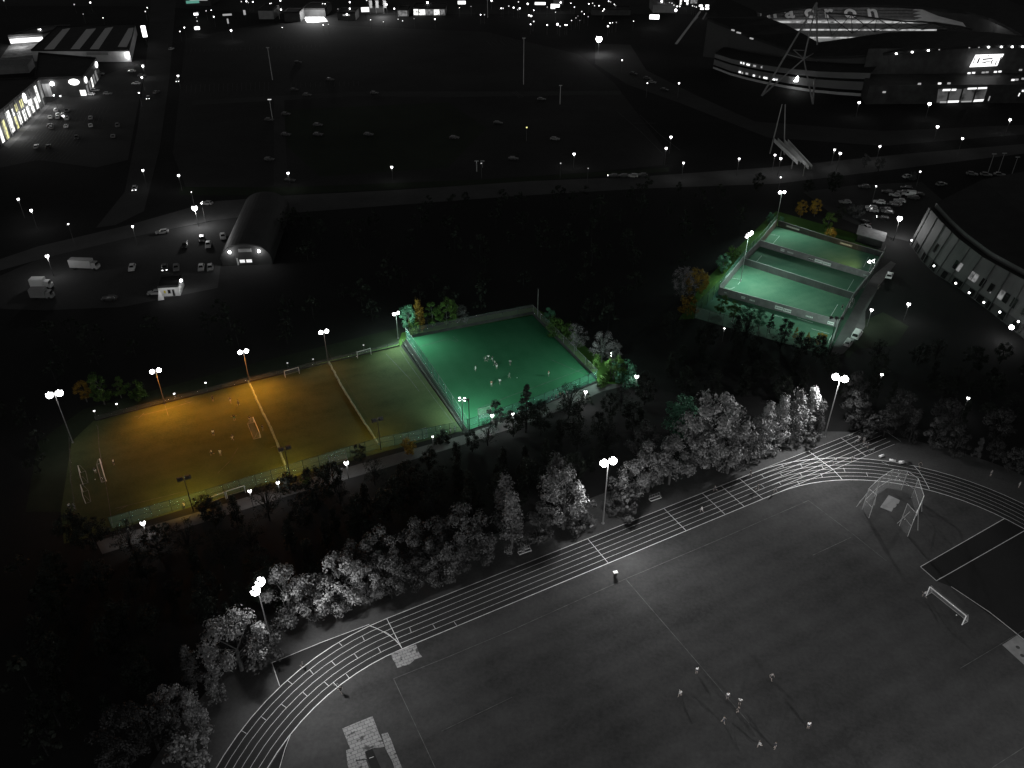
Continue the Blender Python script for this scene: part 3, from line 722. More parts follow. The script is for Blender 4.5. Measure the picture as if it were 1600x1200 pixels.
# ------------------------------------------------------------------ TRACKSIDE FRAMES
def trolley(p, label, w=2.6, ang=0.45):
    o = G(*p); t = empty('hurdle_trolley', (o.x, o.y, .03), ang, label, 'trolley', 'hurdle trolleys beside the track')
    s = MB(); s.box((0, 0, .45), (w, .16, .10)); s.box((0, .75, .45), (w, .08, .08))
    for x in (-w / 2, w / 2): s.box((x, .37, .45), (.08, .8, .08))
    s.build('platform', M['white'], t)
    s = MB()
    for k in range(5): x = -w / 2 + .1 + k * (w - .2) / 4; s.bar((x, .7, .45), (x, .7, 1.35), .03); s.bar((x, .1, 1.0), (x, .7, 1.35), .025)
    s.bar((-w / 2, .7, 1.35), (w / 2, .7, 1.35), .035); s.bar((-w / 2, .1, 1.0), (w / 2, .1, 1.0), .03); s.build('rack_frame', M['steel'], t)
    for x in (-w / 2 + .2, w / 2 - .2):
        s = MB(); s.bar((x, -.1, .2), (x, .0, .2), .2, n=10); s.build('wheel', M['black'], t)
trolley((1025, 783), 'pale hurdle trolley in front of the tall lit trees by the straight')
trolley((821, 866), 'pale hurdle trolley by the straight near the darker shrubs')
def hurdle(p, label, ang):
    o = G(*p); t = empty('hurdle', (o.x, o.y, .07), ang, label, 'hurdle', 'hurdles left on the track')
    s = MB(); s.box((0, 0, .82), (1.15, .04, .09)); s.build('top_bar', M['white'], t)
    s = MB()
    for x in (-.5, .5): s.bar((x, 0, 0), (x, 0, .8), .025); s.bar((x, 0, .03), (x, .6, .03), .025)
    s.bar((-.5, .6, .03), (.5, .6, .03), .02); s.build('frame', M['steel'], t)
hurdle((525, 1075), 'lone hurdle standing on the inner kerb of the track bend', R(-45))
hurdle((1328, 684), 'hurdle at the outer edge of the sprint start', R(28)); hurdle((1338, 692), 'second hurdle from the outer edge of the sprint start', R(30))
hurdle((1350, 698), 'third hurdle along the sprint start line, beside standing runners', R(28)); hurdle((1362, 707), 'hurdle at the inner corner of the sprint start', R(25))
# kit on the grass
def bag(p, label, m, sx=.8, sy=.45, sz=.4, rz=.4):
    o = G(*p); t = empty('kit_bag', (o.x, o.y, .03), rz, label, 'bag', 'kit bags beside the track')
    s = MB(); s.smooth = True
    for k in range(6):
        a0 = math.pi * 2 * k / 6
    s.bar((-sx / 2, 0, sz / 2), (sx / 2, 0, sz / 2), sz / 2, sz / 2 * .95, n=10); s.build('holdall', m, t)
    s = MB(); s.tube([(-sx * .25, 0, sz * .9), (-sx * .15, 0, sz * 1.3), (sx * .15, 0, sz * 1.3), (sx * .25, 0, sz * .9)], .03, 4); s.build('handle', M['dark'], t)
bag((1377, 714), 'white kit bag nearest the sprint start line', M['white'], 1.2, .8, .6)
bag((1394, 721), 'long white kit bag at the outer edge of the far bend', M['white'], 1.3, .7, .55, -.3)
bag((1408, 724), 'bright rounded white bag beside a dark bag on the far bend', M['white'], 1.0, .9, .7, .2)
bag((1418, 725), 'dark bag beside the bright rounded white bag', M['dark'], 1.3, .8, .6, .2)
o = G(961, 902); t = empty('litter_bin', (o.x, o.y, .05), .3, 'black bin with a white lid on the grass beside the straight', 'bin')
s = MB(); s.bar((0, 0, 0), (0, 0, 1.25), .28, .36, 12); s.build('bin_body', M['black'], t); s = MB(); s.box((0, 0, 1.32), (.8, .62, .12)); s.box((0, 0, 1.42), (.6, .45, .1)); s.build('lid', M['white'], t)
bag((924, 823), 'small pale object on the grass by the trackside floodlight', M['pale'], .8, .5, .4, .7)
# ------------------------------------------------------------------ TREES
def leaf_cloud(s, c, r, n, size, up=.3, squash=.85):
    c = Vector(c)
    for _ in range(n):
        d = Vector((rnd.gauss(0, 1), rnd.gauss(0, 1), rnd.gauss(0, 1)))
        d.normalize(); rr = r * (rnd.random() ** .4)
        p = c + Vector((d.x * rr, d.y * rr, d.z * rr * squash))
        nrm = (d + Vector((rnd.uniform(-.7, .7), rnd.uniform(-.7, .7), rnd.uniform(-.4, .9)))).normalized()
        a = nrm.orthogonal().normalized(); b = nrm.cross(a); t = rnd.uniform(0, 6.28)
        a, b = a * math.cos(t) + b * math.sin(t), b * math.cos(t) - a * math.sin(t)
        w = size * rnd.uniform(.6, 1.25); l = w * rnd.uniform(.9, 1.5)
        k = len(s.v); s.v += [tuple(p - a * w * .5), tuple(p + b * l * .5), tuple(p + a * w * .5), tuple(p - b * l * .5)]
        s.f.append((k, k + 1, k + 2, k + 3)); s.m.append(0)
def tree_proto(kind, seed, h=10.0):
    """a 10 m tree: crown of leaf clumps on limbs, tapered trunk"""
    rnd.seed(seed); cr, tr = MB(), MB()
    if kind == 'round':
        tr.bar((0, 0, 0), (.1, .05, h * .55), .22, .12, 7)
        for k in range(34):
            a = rnd.uniform(0, 6.28); z = rnd.uniform(.22, .95) * h; e = math.sin(math.pi * min(1, max(.12, (z / h - .12) / .9))) ** .7
            q = Vector((math.cos(a), math.sin(a), 0)) * e * rnd.uniform(.45, 1) * h * .30; q.z = z
            if k % 3 == 0: tr.bar((0, 0, max(h * .2, z - h * .22)), q, .07, .025, 5)
            leaf_cloud(cr, q, rnd.uniform(.07, .12) * h, 84, .028 * h)
    elif kind == 'wide':
        tr.bar((0, 0, 0), (0, .1, h * .4), .3, .2, 7)
        for k in range(46):
            a = rnd.uniform(0, 6.28); z = rnd.uniform(.18, .93) * h; e = math.sin(math.pi * min(1, max(.15, (z / h - .02)))) ** .6
            q = Vector((math.cos(a), math.sin(a), 0)) * e * rnd.uniform(.5, 1) * h * .42; q.z = z
            if k % 3 == 0: tr.bar((0, 0, max(h * .15, z - h * .25)), q, .09, .03, 5)
            leaf_cloud(cr, q, rnd.uniform(.075, .12) * h, 80, .028 * h)
    elif kind == 'column':
        tr.bar((0, 0, 0), (0, 0, h * .9), .18, .04, 7)
        for k in range(34):
            z = (.10 + .88 * k / 33) * h; a = rnd.uniform(0, 6.28); e = (1 - (z / h)) ** .55 * .16 + .02
            q = Vector((math.cos(a), math.sin(a), 0)) * e * rnd.uniform(.4, 1) * h; q.z = z
            if k % 3 == 0: tr.bar((0, 0, z - h * .12), q, .05, .02, 5)
            leaf_cloud(cr, q, rnd.uniform(.06, .095) * h, 70, .025 * h, squash=1.3)
    elif kind == 'conifer':
        tr.bar((0, 0, 0), (0, 0, h * .96), .2, .02, 7)
        for k in range(48):
            f = rnd.random() ** .8; z = (.08 + .9 * f) * h; a = rnd.uniform(0, 6.28); e = (1 - f) * .30 * h + .05
            q = Vector((math.cos(a) * e * .75, math.sin(a) * e * .75, z))
            if k % 3 == 0: tr.bar((0, 0, z + .1), q, .04, .015, 4)
            leaf_cloud(cr, q, (.035 + .07 * (1 - f)) * h, 36, .028 * h, squash=.6)
    elif kind == 'bare':
        tr.bar((0, 0, 0), (0, 0, h * .4), .22, .14, 7)
        for k in range(60):
            a = rnd.uniform(0, 6.28); z = rnd.uniform(.3, .97) * h; e = math.sin(math.pi * min(1, max(.15, z / h - .05))) ** .6
            q = Vector((math.cos(a), math.sin(a), 0)) * e * rnd.uniform(.4, 1) * h * .40; q.z = z
            m_ = Vector((q.x * .4, q.y * .4, z - h * .18)); tr.bar((0, 0, h * .32), m_, .06, .04, 4); tr.bar(m_, q, .04, .012, 4)
            leaf_cloud(cr, q, .085 * h, 26, .022 * h)
    elif kind == 'shrub':
        for k in range(22):
            a = rnd.uniform(0, 6.28); z = rnd.uniform(.12, .85) * h; e = (1 - (z / h) ** 2) ** .5
            q = Vector((math.cos(a), math.sin(a), 0)) * e * rnd.uniform(.2, 1) * h * .55; q.z = z
            if k % 4 == 0: tr.bar((q.x * .1, q.y * .1, 0), q, .12, .04, 5)
            leaf_cloud(cr, q, rnd.uniform(.14, .22) * h, 46, .07 * h)
    rnd.seed(seed + 99)
    return cr.mesh('crown'), tr.mesh('trunk')
PROTO = {}
for k, n in (('round', 4), ('wide', 3), ('column', 3), ('conifer', 2), ('bare', 2), ('shrub', 3)):
    PROTO[k] = []
    for i in range(n):
        a, b = tree_proto(k, 100 * len(PROTO) + i)
        a.materials.append(LEAF['grey']); b.materials.append(M['bark']); PROTO[k].append((a, b))
TREES = []
def tree(base, h, kind, leaf, label, group=None, name=None, fat=1.0):
    a, b = PROTO[kind][rnd.randrange(len(PROTO[kind]))]
    nm = name or {'conifer': 'conifer_tree', 'shrub': 'shrub', 'bare': 'bare_tree', 'column': 'slender_tree'}.get(kind, 'broadleaf_tree')
    t = empty(nm, (base.x, base.y, 0), rnd.uniform(0, 6.28), label, 'shrub' if kind == 'shrub' else 'tree', group)
    k = h / 10.0; t.scale = (k * fat, k * fat, k)
    for me, pn in ((a, 'crown'), (b, 'trunk')):
        o = bpy.data.objects.new(pn, me); COL.objects.link(o); adopt(o, t)
        if pn == 'crown': paint(o, LEAF[leaf])
        elif leaf in ('dark', 'dim', 'dull'): paint(o, M['bark_unlit'])
    TREES.append((base.x, base.y, h * .3)); return t
def tpx(px, py, top, kind, leaf, label, group=None, name=None, fat=1.0):
    b = G(px, py); return tree(b, max(1.2, height_at(b, top)), kind, leaf, label, group, name, fat)
GT = 'trees lit by the track floodlights'
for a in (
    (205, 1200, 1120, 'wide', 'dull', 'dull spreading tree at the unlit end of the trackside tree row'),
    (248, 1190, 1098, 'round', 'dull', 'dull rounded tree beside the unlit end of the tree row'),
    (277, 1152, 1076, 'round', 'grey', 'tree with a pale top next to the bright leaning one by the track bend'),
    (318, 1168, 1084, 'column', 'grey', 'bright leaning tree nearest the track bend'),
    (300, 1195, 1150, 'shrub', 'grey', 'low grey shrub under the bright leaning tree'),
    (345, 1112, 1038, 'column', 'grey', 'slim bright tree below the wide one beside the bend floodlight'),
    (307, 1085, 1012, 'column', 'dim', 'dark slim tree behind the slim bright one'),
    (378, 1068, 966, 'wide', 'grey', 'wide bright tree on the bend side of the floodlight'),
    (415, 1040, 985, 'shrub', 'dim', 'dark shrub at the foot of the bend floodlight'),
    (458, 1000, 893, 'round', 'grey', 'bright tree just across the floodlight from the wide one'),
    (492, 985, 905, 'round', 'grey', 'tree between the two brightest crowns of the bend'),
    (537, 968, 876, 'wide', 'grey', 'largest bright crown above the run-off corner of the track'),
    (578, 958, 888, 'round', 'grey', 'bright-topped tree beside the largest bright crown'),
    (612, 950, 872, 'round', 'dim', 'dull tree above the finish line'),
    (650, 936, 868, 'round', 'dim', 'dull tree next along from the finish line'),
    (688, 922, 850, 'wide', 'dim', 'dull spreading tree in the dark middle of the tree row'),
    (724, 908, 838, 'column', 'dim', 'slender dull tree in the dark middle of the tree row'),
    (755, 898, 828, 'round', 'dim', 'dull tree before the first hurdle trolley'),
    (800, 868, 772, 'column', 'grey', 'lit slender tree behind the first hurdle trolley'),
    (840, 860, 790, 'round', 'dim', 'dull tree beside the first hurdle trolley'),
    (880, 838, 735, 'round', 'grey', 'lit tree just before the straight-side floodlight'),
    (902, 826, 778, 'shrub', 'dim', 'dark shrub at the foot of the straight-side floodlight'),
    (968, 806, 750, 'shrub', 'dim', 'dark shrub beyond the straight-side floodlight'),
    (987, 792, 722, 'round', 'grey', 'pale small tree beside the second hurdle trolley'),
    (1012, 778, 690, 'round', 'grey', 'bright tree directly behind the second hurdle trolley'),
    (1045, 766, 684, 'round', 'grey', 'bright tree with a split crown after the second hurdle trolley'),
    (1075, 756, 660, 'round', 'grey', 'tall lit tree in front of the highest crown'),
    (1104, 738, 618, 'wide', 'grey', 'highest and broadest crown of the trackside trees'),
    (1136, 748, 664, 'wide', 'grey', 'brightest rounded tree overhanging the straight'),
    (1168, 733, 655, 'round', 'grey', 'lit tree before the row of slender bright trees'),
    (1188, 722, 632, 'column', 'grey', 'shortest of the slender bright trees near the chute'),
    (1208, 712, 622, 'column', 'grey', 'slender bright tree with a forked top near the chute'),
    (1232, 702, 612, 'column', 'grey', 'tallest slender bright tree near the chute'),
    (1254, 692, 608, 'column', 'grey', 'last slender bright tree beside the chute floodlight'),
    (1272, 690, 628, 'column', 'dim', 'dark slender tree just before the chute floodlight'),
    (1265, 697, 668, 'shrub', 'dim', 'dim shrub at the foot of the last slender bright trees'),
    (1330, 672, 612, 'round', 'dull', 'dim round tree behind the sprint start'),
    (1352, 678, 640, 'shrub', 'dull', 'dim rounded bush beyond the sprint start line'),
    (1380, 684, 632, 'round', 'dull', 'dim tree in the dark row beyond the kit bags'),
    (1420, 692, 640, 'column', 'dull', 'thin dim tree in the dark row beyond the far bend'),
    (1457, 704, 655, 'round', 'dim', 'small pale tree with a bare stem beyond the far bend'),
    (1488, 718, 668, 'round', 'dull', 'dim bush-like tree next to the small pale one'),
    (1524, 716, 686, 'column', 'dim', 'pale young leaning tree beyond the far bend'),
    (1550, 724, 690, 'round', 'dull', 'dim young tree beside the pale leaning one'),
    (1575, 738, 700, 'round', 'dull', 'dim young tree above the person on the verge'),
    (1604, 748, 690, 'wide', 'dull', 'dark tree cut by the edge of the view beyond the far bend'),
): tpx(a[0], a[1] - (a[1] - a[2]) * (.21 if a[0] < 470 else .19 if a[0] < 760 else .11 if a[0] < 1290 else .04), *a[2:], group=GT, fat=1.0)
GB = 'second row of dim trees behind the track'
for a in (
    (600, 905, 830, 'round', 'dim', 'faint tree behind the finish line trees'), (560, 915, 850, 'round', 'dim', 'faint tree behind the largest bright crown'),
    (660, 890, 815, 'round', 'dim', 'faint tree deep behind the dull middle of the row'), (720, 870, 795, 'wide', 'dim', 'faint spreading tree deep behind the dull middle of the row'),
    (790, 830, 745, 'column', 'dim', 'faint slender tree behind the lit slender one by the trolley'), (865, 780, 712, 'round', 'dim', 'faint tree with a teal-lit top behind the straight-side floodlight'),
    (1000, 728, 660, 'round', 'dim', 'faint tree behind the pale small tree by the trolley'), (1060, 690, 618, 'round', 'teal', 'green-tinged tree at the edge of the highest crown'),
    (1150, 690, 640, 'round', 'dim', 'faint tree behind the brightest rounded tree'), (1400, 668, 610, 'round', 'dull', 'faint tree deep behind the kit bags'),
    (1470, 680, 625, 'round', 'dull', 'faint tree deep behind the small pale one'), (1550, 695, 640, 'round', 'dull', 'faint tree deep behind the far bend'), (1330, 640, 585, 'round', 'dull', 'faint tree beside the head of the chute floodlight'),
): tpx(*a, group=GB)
GG = 'trees and shrubs lit by the pitch floodlights'
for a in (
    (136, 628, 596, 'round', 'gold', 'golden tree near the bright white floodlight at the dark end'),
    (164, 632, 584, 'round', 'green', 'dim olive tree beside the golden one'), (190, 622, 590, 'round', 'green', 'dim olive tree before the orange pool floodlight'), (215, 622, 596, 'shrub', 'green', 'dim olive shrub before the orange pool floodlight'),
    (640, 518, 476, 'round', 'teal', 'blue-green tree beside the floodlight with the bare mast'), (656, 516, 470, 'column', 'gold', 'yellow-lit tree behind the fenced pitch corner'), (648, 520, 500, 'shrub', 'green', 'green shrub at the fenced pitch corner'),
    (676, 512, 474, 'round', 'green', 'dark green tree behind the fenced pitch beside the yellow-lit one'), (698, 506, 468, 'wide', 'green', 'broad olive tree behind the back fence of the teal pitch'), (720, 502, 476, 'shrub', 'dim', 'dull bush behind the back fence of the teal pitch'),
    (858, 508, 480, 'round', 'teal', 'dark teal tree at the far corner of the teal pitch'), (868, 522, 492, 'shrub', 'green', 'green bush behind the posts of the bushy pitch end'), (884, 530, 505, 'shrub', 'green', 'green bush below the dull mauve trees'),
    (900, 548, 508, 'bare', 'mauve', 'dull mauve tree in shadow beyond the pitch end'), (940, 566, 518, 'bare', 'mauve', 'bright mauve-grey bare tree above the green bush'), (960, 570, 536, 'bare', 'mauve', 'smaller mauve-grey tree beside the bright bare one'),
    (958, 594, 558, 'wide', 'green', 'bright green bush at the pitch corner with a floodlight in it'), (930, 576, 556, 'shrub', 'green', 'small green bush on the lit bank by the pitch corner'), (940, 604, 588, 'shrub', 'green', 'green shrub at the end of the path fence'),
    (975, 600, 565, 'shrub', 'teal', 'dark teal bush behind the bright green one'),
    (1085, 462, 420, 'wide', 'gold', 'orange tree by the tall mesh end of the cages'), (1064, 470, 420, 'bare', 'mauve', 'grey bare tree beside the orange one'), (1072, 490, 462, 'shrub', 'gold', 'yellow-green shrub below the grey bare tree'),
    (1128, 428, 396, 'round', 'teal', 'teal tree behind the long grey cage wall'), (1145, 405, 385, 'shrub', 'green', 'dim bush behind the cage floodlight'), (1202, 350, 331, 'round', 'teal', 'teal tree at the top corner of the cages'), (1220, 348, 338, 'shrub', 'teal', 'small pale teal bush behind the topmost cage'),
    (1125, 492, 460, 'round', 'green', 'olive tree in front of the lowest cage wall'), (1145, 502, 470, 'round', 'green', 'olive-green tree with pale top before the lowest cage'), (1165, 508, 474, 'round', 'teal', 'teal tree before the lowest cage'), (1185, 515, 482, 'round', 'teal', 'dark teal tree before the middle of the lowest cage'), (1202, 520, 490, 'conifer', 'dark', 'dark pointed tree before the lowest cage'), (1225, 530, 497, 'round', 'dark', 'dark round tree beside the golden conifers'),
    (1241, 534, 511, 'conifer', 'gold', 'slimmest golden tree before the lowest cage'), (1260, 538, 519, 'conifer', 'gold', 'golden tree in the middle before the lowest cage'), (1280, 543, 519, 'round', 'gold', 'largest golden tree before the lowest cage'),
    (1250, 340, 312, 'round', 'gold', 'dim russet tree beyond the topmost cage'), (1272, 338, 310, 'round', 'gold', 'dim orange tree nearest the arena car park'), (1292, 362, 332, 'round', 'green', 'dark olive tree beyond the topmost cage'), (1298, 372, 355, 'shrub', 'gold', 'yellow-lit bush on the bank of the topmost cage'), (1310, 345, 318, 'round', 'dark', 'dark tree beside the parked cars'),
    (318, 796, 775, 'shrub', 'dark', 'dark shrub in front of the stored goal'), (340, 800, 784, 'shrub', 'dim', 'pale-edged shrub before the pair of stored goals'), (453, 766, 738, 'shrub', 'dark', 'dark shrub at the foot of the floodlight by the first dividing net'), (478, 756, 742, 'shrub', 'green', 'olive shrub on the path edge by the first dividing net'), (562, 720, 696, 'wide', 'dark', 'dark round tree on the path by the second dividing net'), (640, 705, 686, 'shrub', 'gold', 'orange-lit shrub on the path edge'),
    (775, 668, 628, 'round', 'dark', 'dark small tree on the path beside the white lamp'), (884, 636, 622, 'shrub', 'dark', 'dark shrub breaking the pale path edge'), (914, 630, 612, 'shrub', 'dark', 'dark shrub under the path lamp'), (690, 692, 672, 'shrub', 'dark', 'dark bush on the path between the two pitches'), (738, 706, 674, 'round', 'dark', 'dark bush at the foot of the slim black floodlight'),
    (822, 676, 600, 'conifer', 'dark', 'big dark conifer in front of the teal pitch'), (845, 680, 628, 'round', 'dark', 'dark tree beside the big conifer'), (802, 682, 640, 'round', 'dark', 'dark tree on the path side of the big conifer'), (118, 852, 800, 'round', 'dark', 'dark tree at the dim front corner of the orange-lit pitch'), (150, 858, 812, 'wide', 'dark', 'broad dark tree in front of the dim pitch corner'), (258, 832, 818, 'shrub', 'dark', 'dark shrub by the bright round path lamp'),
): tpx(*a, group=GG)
# other dark trees: between the path and the track, and round the arena
DARK = 'dark trees in the unlit wood'
def inside(p, poly):
    r = False
    for (x1, y1), (x2, y2) in zip(poly, poly[1:] + poly[:1]):
        if (y1 > p[1]) != (y2 > p[1]) and p[0] < (x2 - x1) * (p[1] - y1) / (y2 - y1) + x1: r = not r
    return r
def scatter(poly, step, jit=.35):
    P = [tuple(G(*q)[:2]) for q in poly]; x0, x1 = min(p[0] for p in P), max(p[0] for p in P); y0, y1 = min(p[1] for p in P), max(p[1] for p in P)
    out = []; y = y0
    while y < y1:
        x = x0
        while x < x1:
            q = (x + rnd.uniform(-jit, jit) * step, y + rnd.uniform(-jit, jit) * step)
            if inside(q, P): out.append(q)
            x += step
        y += step
    return out
n = 0
for poly, step, h0, h1, lb in (
    ([(40, 880), (160, 868), (300, 830), (450, 788), (600, 742), (740, 702), (850, 668), (950, 625), (1010, 620), (1050, 680), (1000, 720), (900, 770), (820, 800), (700, 850), (560, 900), (470, 935), (400, 980), (300, 1060), (200, 1160), (100, 1200), (40, 1150)], 6.3, 6, 9.5, 'dark unlit tree in the wood between the pitches and the running track'),
    ([(1050, 520), (1160, 525), (1290, 566), (1330, 600), (1300, 650), (1200, 640), (1080, 640), (1010, 610)], 8, 5, 9, 'dark unlit tree between the cages and the running track'),
    ([(1340, 570), (1420, 545), (1600, 560), (1640, 700), (1560, 690), (1450, 660), (1350, 630)], 8.5, 5, 9, 'dark unlit tree between the arena and the running track'),
):
    for q in scatter(poly, step):
        if any((q[0] - a) ** 2 + (q[1] - b) ** 2 < (r + 1.5) ** 2 for a, b, r in TREES[:150]): continue
        k = rnd.choice(('round', 'round', 'wide', 'column', 'bare'))
        tree(Vector((q[0], q[1], 0)), rnd.uniform(h0, h1), k, 'dark', lb, lb.replace('tree', 'trees', 1)); n += 1
# the black woods that read as one mass
def wood(polys, name, label):
    s = MB(); t = MB()
    for poly, step, h in polys:
        for q in scatter(poly, step, .45):
            hh = h * rnd.uniform(.6, 1.15); t.bar((q[0], q[1], 0), (q[0], q[1], hh * .6), .15, .08, 4)
            for k in range(9):
                a = rnd.uniform(0, 6.28); z = hh * rnd.uniform(.25, .95); e = hh * .3 * math.sin(math.pi * min(1, z / hh + .05))
                leaf_cloud(s, (q[0] + math.cos(a) * e, q[1] + math.sin(a) * e, z), hh * .13, 14, hh * .085)
    o = s.build(name, LEAF['dark']); tag(o, label, 'wood', kind='stuff')
    t.build('trunk', M['bark_unlit'], o)
wood([([(0, 870), (100, 860), (100, 1190), (0, 1200)], 9, 9), ([(0, 520), (330, 502), (440, 462), (640, 420), (820, 440), (850, 470), (760, 488), (620, 505), (480, 540), (350, 570), (200, 580), (60, 620), (0, 700)], 11, 8),
      ([(450, 350), (640, 330), (900, 305), (1150, 300), (1190, 330), (1100, 400), (1040, 450), (1000, 560), (900, 500), (840, 440), (640, 410), (450, 430)], 12, 8), ([(0, 620), (60, 600), (90, 700), (70, 800), (0, 840)], 10, 8)],
     'woodland', 'black unlit woodland filling the ground behind the pitches')
GD = 'dim trees between the road and the arena'
for a in ((1182, 300, 270, 'round', 'dark', 'round black tree against the yellow-lit verge of the road'), (1350, 262, 240, 'round', 'dim', 'tree with faintly lit leaves beside the parked cars and the road'), (1335, 340, 318, 'shrub', 'dim', 'pale shrub at the end of the parked car row'), (1300, 300, 268, 'wide', 'dark', 'broad dark tree between the road and the arena car park'), (1372, 268, 245, 'round', 'dim', 'dim tree behind the lamp at the arena car park entrance'), (1262, 300, 280, 'wide', 'dark', 'dark tree under the footbridge end'), (1425, 282, 268, 'shrub', 'dim', 'dim shrub at the arena car park exit'),
          (436, 340, 318, 'conifer', 'dark', 'small dark pointed tree behind the curved-roof hall'), (728, 318, 300, 'round', 'dark', 'dark tree on the near edge of the main road'), (1060, 300, 284, 'round', 'dark', 'dark tree on the near edge of the road by the cars'), (880, 306, 292, 'round', 'dark', 'dark low tree along the road edge')):
    tpx(*a, group=GD)
# ------------------------------------------------------------------ PEOPLE
def skin_mesh(name, verts, edges, radii, root, levels=1):
    me = bpy.data.meshes.new(name); me.from_pydata(verts, edges, []); ob = bpy.data.objects.new(name + '_tmp', me); COL.objects.link(ob)
    md = ob.modifiers.new('skin', 'SKIN'); md.branch_smoothing = .4
    if not me.skin_vertices: me.skin_vertices_layer_add() if hasattr(me, 'skin_vertices_layer_add') else None
    if not me.skin_vertices:
        bm = bmesh.new(); bm.from_mesh(me); bm.verts.layers.skin.verify(); bm.to_mesh(me); bm.free()
    for i, r in enumerate(radii):
        sv = me.skin_vertices[0].data[i]; sv.radius = r if isinstance(r, tuple) else (r, r); sv.use_root = (i == root)
    sd = ob.modifiers.new('sub', 'SUBSURF'); sd.levels = levels; sd.render_levels = levels
    dg = bpy.context.evaluated_depsgraph_get(); dg.update()
    out = bpy.data.meshes.new_from_object(ob.evaluated_get(dg)); out.name = name
    out.polygons.foreach_set('use_smooth', [True] * len(out.polygons))
    bpy.data.objects.remove(ob); bpy.data.meshes.remove(me)
    return out

def person_proto(pose):
    """one 1.76 m figure facing +Y; pose gives joint positions"""
    P = dict(pelvis=(0, 0, .95), waist=(0, .01, 1.10), chest=(0, .02, 1.30), neck=(0, .01, 1.49), head=(0, .03, 1.63), crown=(0, .02, 1.72),
             shL=(-.19, .01, 1.42), elL=(-.26, -.03, 1.14), wrL=(-.27, .06, .90), shR=(.19, .01, 1.42), elR=(.26, -.03, 1.14), wrR=(.27, .06, .90),
             hiL=(-.10, 0, .92), knL=(-.12, .03, .50), anL=(-.13, -.02, .09), toL=(-.15, .17, .04), hiR=(.10, 0, .92), knR=(.12, .03, .50), anR=(.13, -.02, .09), toR=(.15, .17, .04))
    P.update(pose)
    V, E, RD, ix = [], [], [], {}
    def v(n, r, p=None): ix[n] = len(V); V.append(tuple(p if p is not None else P[n])); RD.append(r); return ix[n]
    def e(a, b): E.append((ix[a], ix[b]))
    v('pelvis', (.15, .11)); v('waist', (.135, .095)); v('chest', (.165, .11)); v('neck', .055); v('head', (.078, .095)); v('crown', (.06, .075))
    for a, b in (('pelvis', 'waist'), ('waist', 'chest'), ('chest', 'neck'), ('neck', 'head'), ('head', 'crown')): e(a, b)
    hd = Vector(P['head']); v('nose', .016, hd + Vector((0, .115, -.01))); e('head', 'nose')
    for sd in 'LR':
        v('sh' + sd, .062); v('el' + sd, .043); v('wr' + sd, .028)
        e('chest', 'sh' + sd); e('sh' + sd, 'el' + sd); e('el' + sd, 'wr' + sd)
        w0, e0 = Vector(P['wr' + sd]), Vector(P['el' + sd]); d = (w0 - e0).normalized(); k = d.orthogonal().normalized(); k2 = d.cross(k)
        v('pa' + sd, (.036, .018), w0 + d * .075); e('wr' + sd, 'pa' + sd)
        for i, (off, ln) in enumerate(((-.03, .075), (-.01, .088), (.011, .082), (.03, .062))):
            f1 = w0 + d * .12 + k * off; f2 = w0 + d * (.12 + ln * .55) + k * off * 1.1 + k2 * .012; f3 = w0 + d * (.12 + ln * .9) + k * off * 1.1 + k2 * .035
            for j, q in enumerate((f1, f2, f3)): v(f'f{sd}{i}{j}', .010 - .001 * j, q)
            e('pa' + sd, f'f{sd}{i}0'); e(f'f{sd}{i}0', f'f{sd}{i}1'); e(f'f{sd}{i}1', f'f{sd}{i}2')
        v('th' + sd, .011, w0 + d * .075 - k * .05 + k2 * .015); v('tt' + sd, .009, w0 + d * .11 - k * .06 + k2 * .03); e('pa' + sd, 'th' + sd); e('th' + sd, 'tt' + sd)
        v('hi' + sd, .088); v('kn' + sd, .058); m = (Vector(P['kn' + sd]) * .65 + Vector(P['an' + sd]) * .35); v('ca' + sd, .056, m); v('an' + sd, .036); v('to' + sd, (.042, .028))
        e('pelvis', 'hi' + sd); e('hi' + sd, 'kn' + sd); e('kn' + sd, 'ca' + sd); e('ca' + sd, 'an' + sd); e('an' + sd, 'to' + sd)
    body = skin_mesh('person', V, E, RD, 0)
    def sub(name, spec, edges, root=0):
        return skin_mesh(name, [tuple(q) for q, r in spec], edges, [r for q, r in spec], root)
    L = lambda a, b, t: tuple(Vector(P[a]).lerp(Vector(P[b]), t))
    shirt = sub('shirt', [(P['pelvis'], (.165, .125)), (P['waist'], (.155, .115)), (P['chest'], (.185, .13)), (L('chest', 'neck', .75), .085), (P['shL'], .078), (L('shL', 'elL', .75), .062), (P['shR'], .078), (L('shR', 'elR', .75), .062)],
                [(0, 1), (1, 2), (2, 3), (2, 4), (4, 5), (2, 6), (6, 7)])
    shorts = sub('shorts', [(L('pelvis', 'waist', .3), (.17, .128)), (P['hiL'], .108), (L('hiL', 'knL', .85), .082), (P['hiR'], .108), (L('hiR', 'knR', .85), .082)], [(0, 1), (1, 2), (0, 3), (3, 4)])
    hair = MB(); hair.smooth = True; c = Vector(P['head']) + Vector((0, -.015, .05)); hair.ball(c, .105, 10, 6, 1.0)
    hair = hair.mesh('hair')
    face = MB()
    for sx in (-.034, .034): face.ball(hd + Vector((sx, .088, .015)), .012, 6, 4)
    face.box(hd + Vector((0, .094, -.055)), (.05, .012, .012)); face.ball(hd + Vector((-.085, .01, -.005)), .022, 6, 4); face.ball(hd + Vector((.085, .01, -.005)), .022, 6, 4)
    return body, shirt, shorts, hair, face.mesh('face')
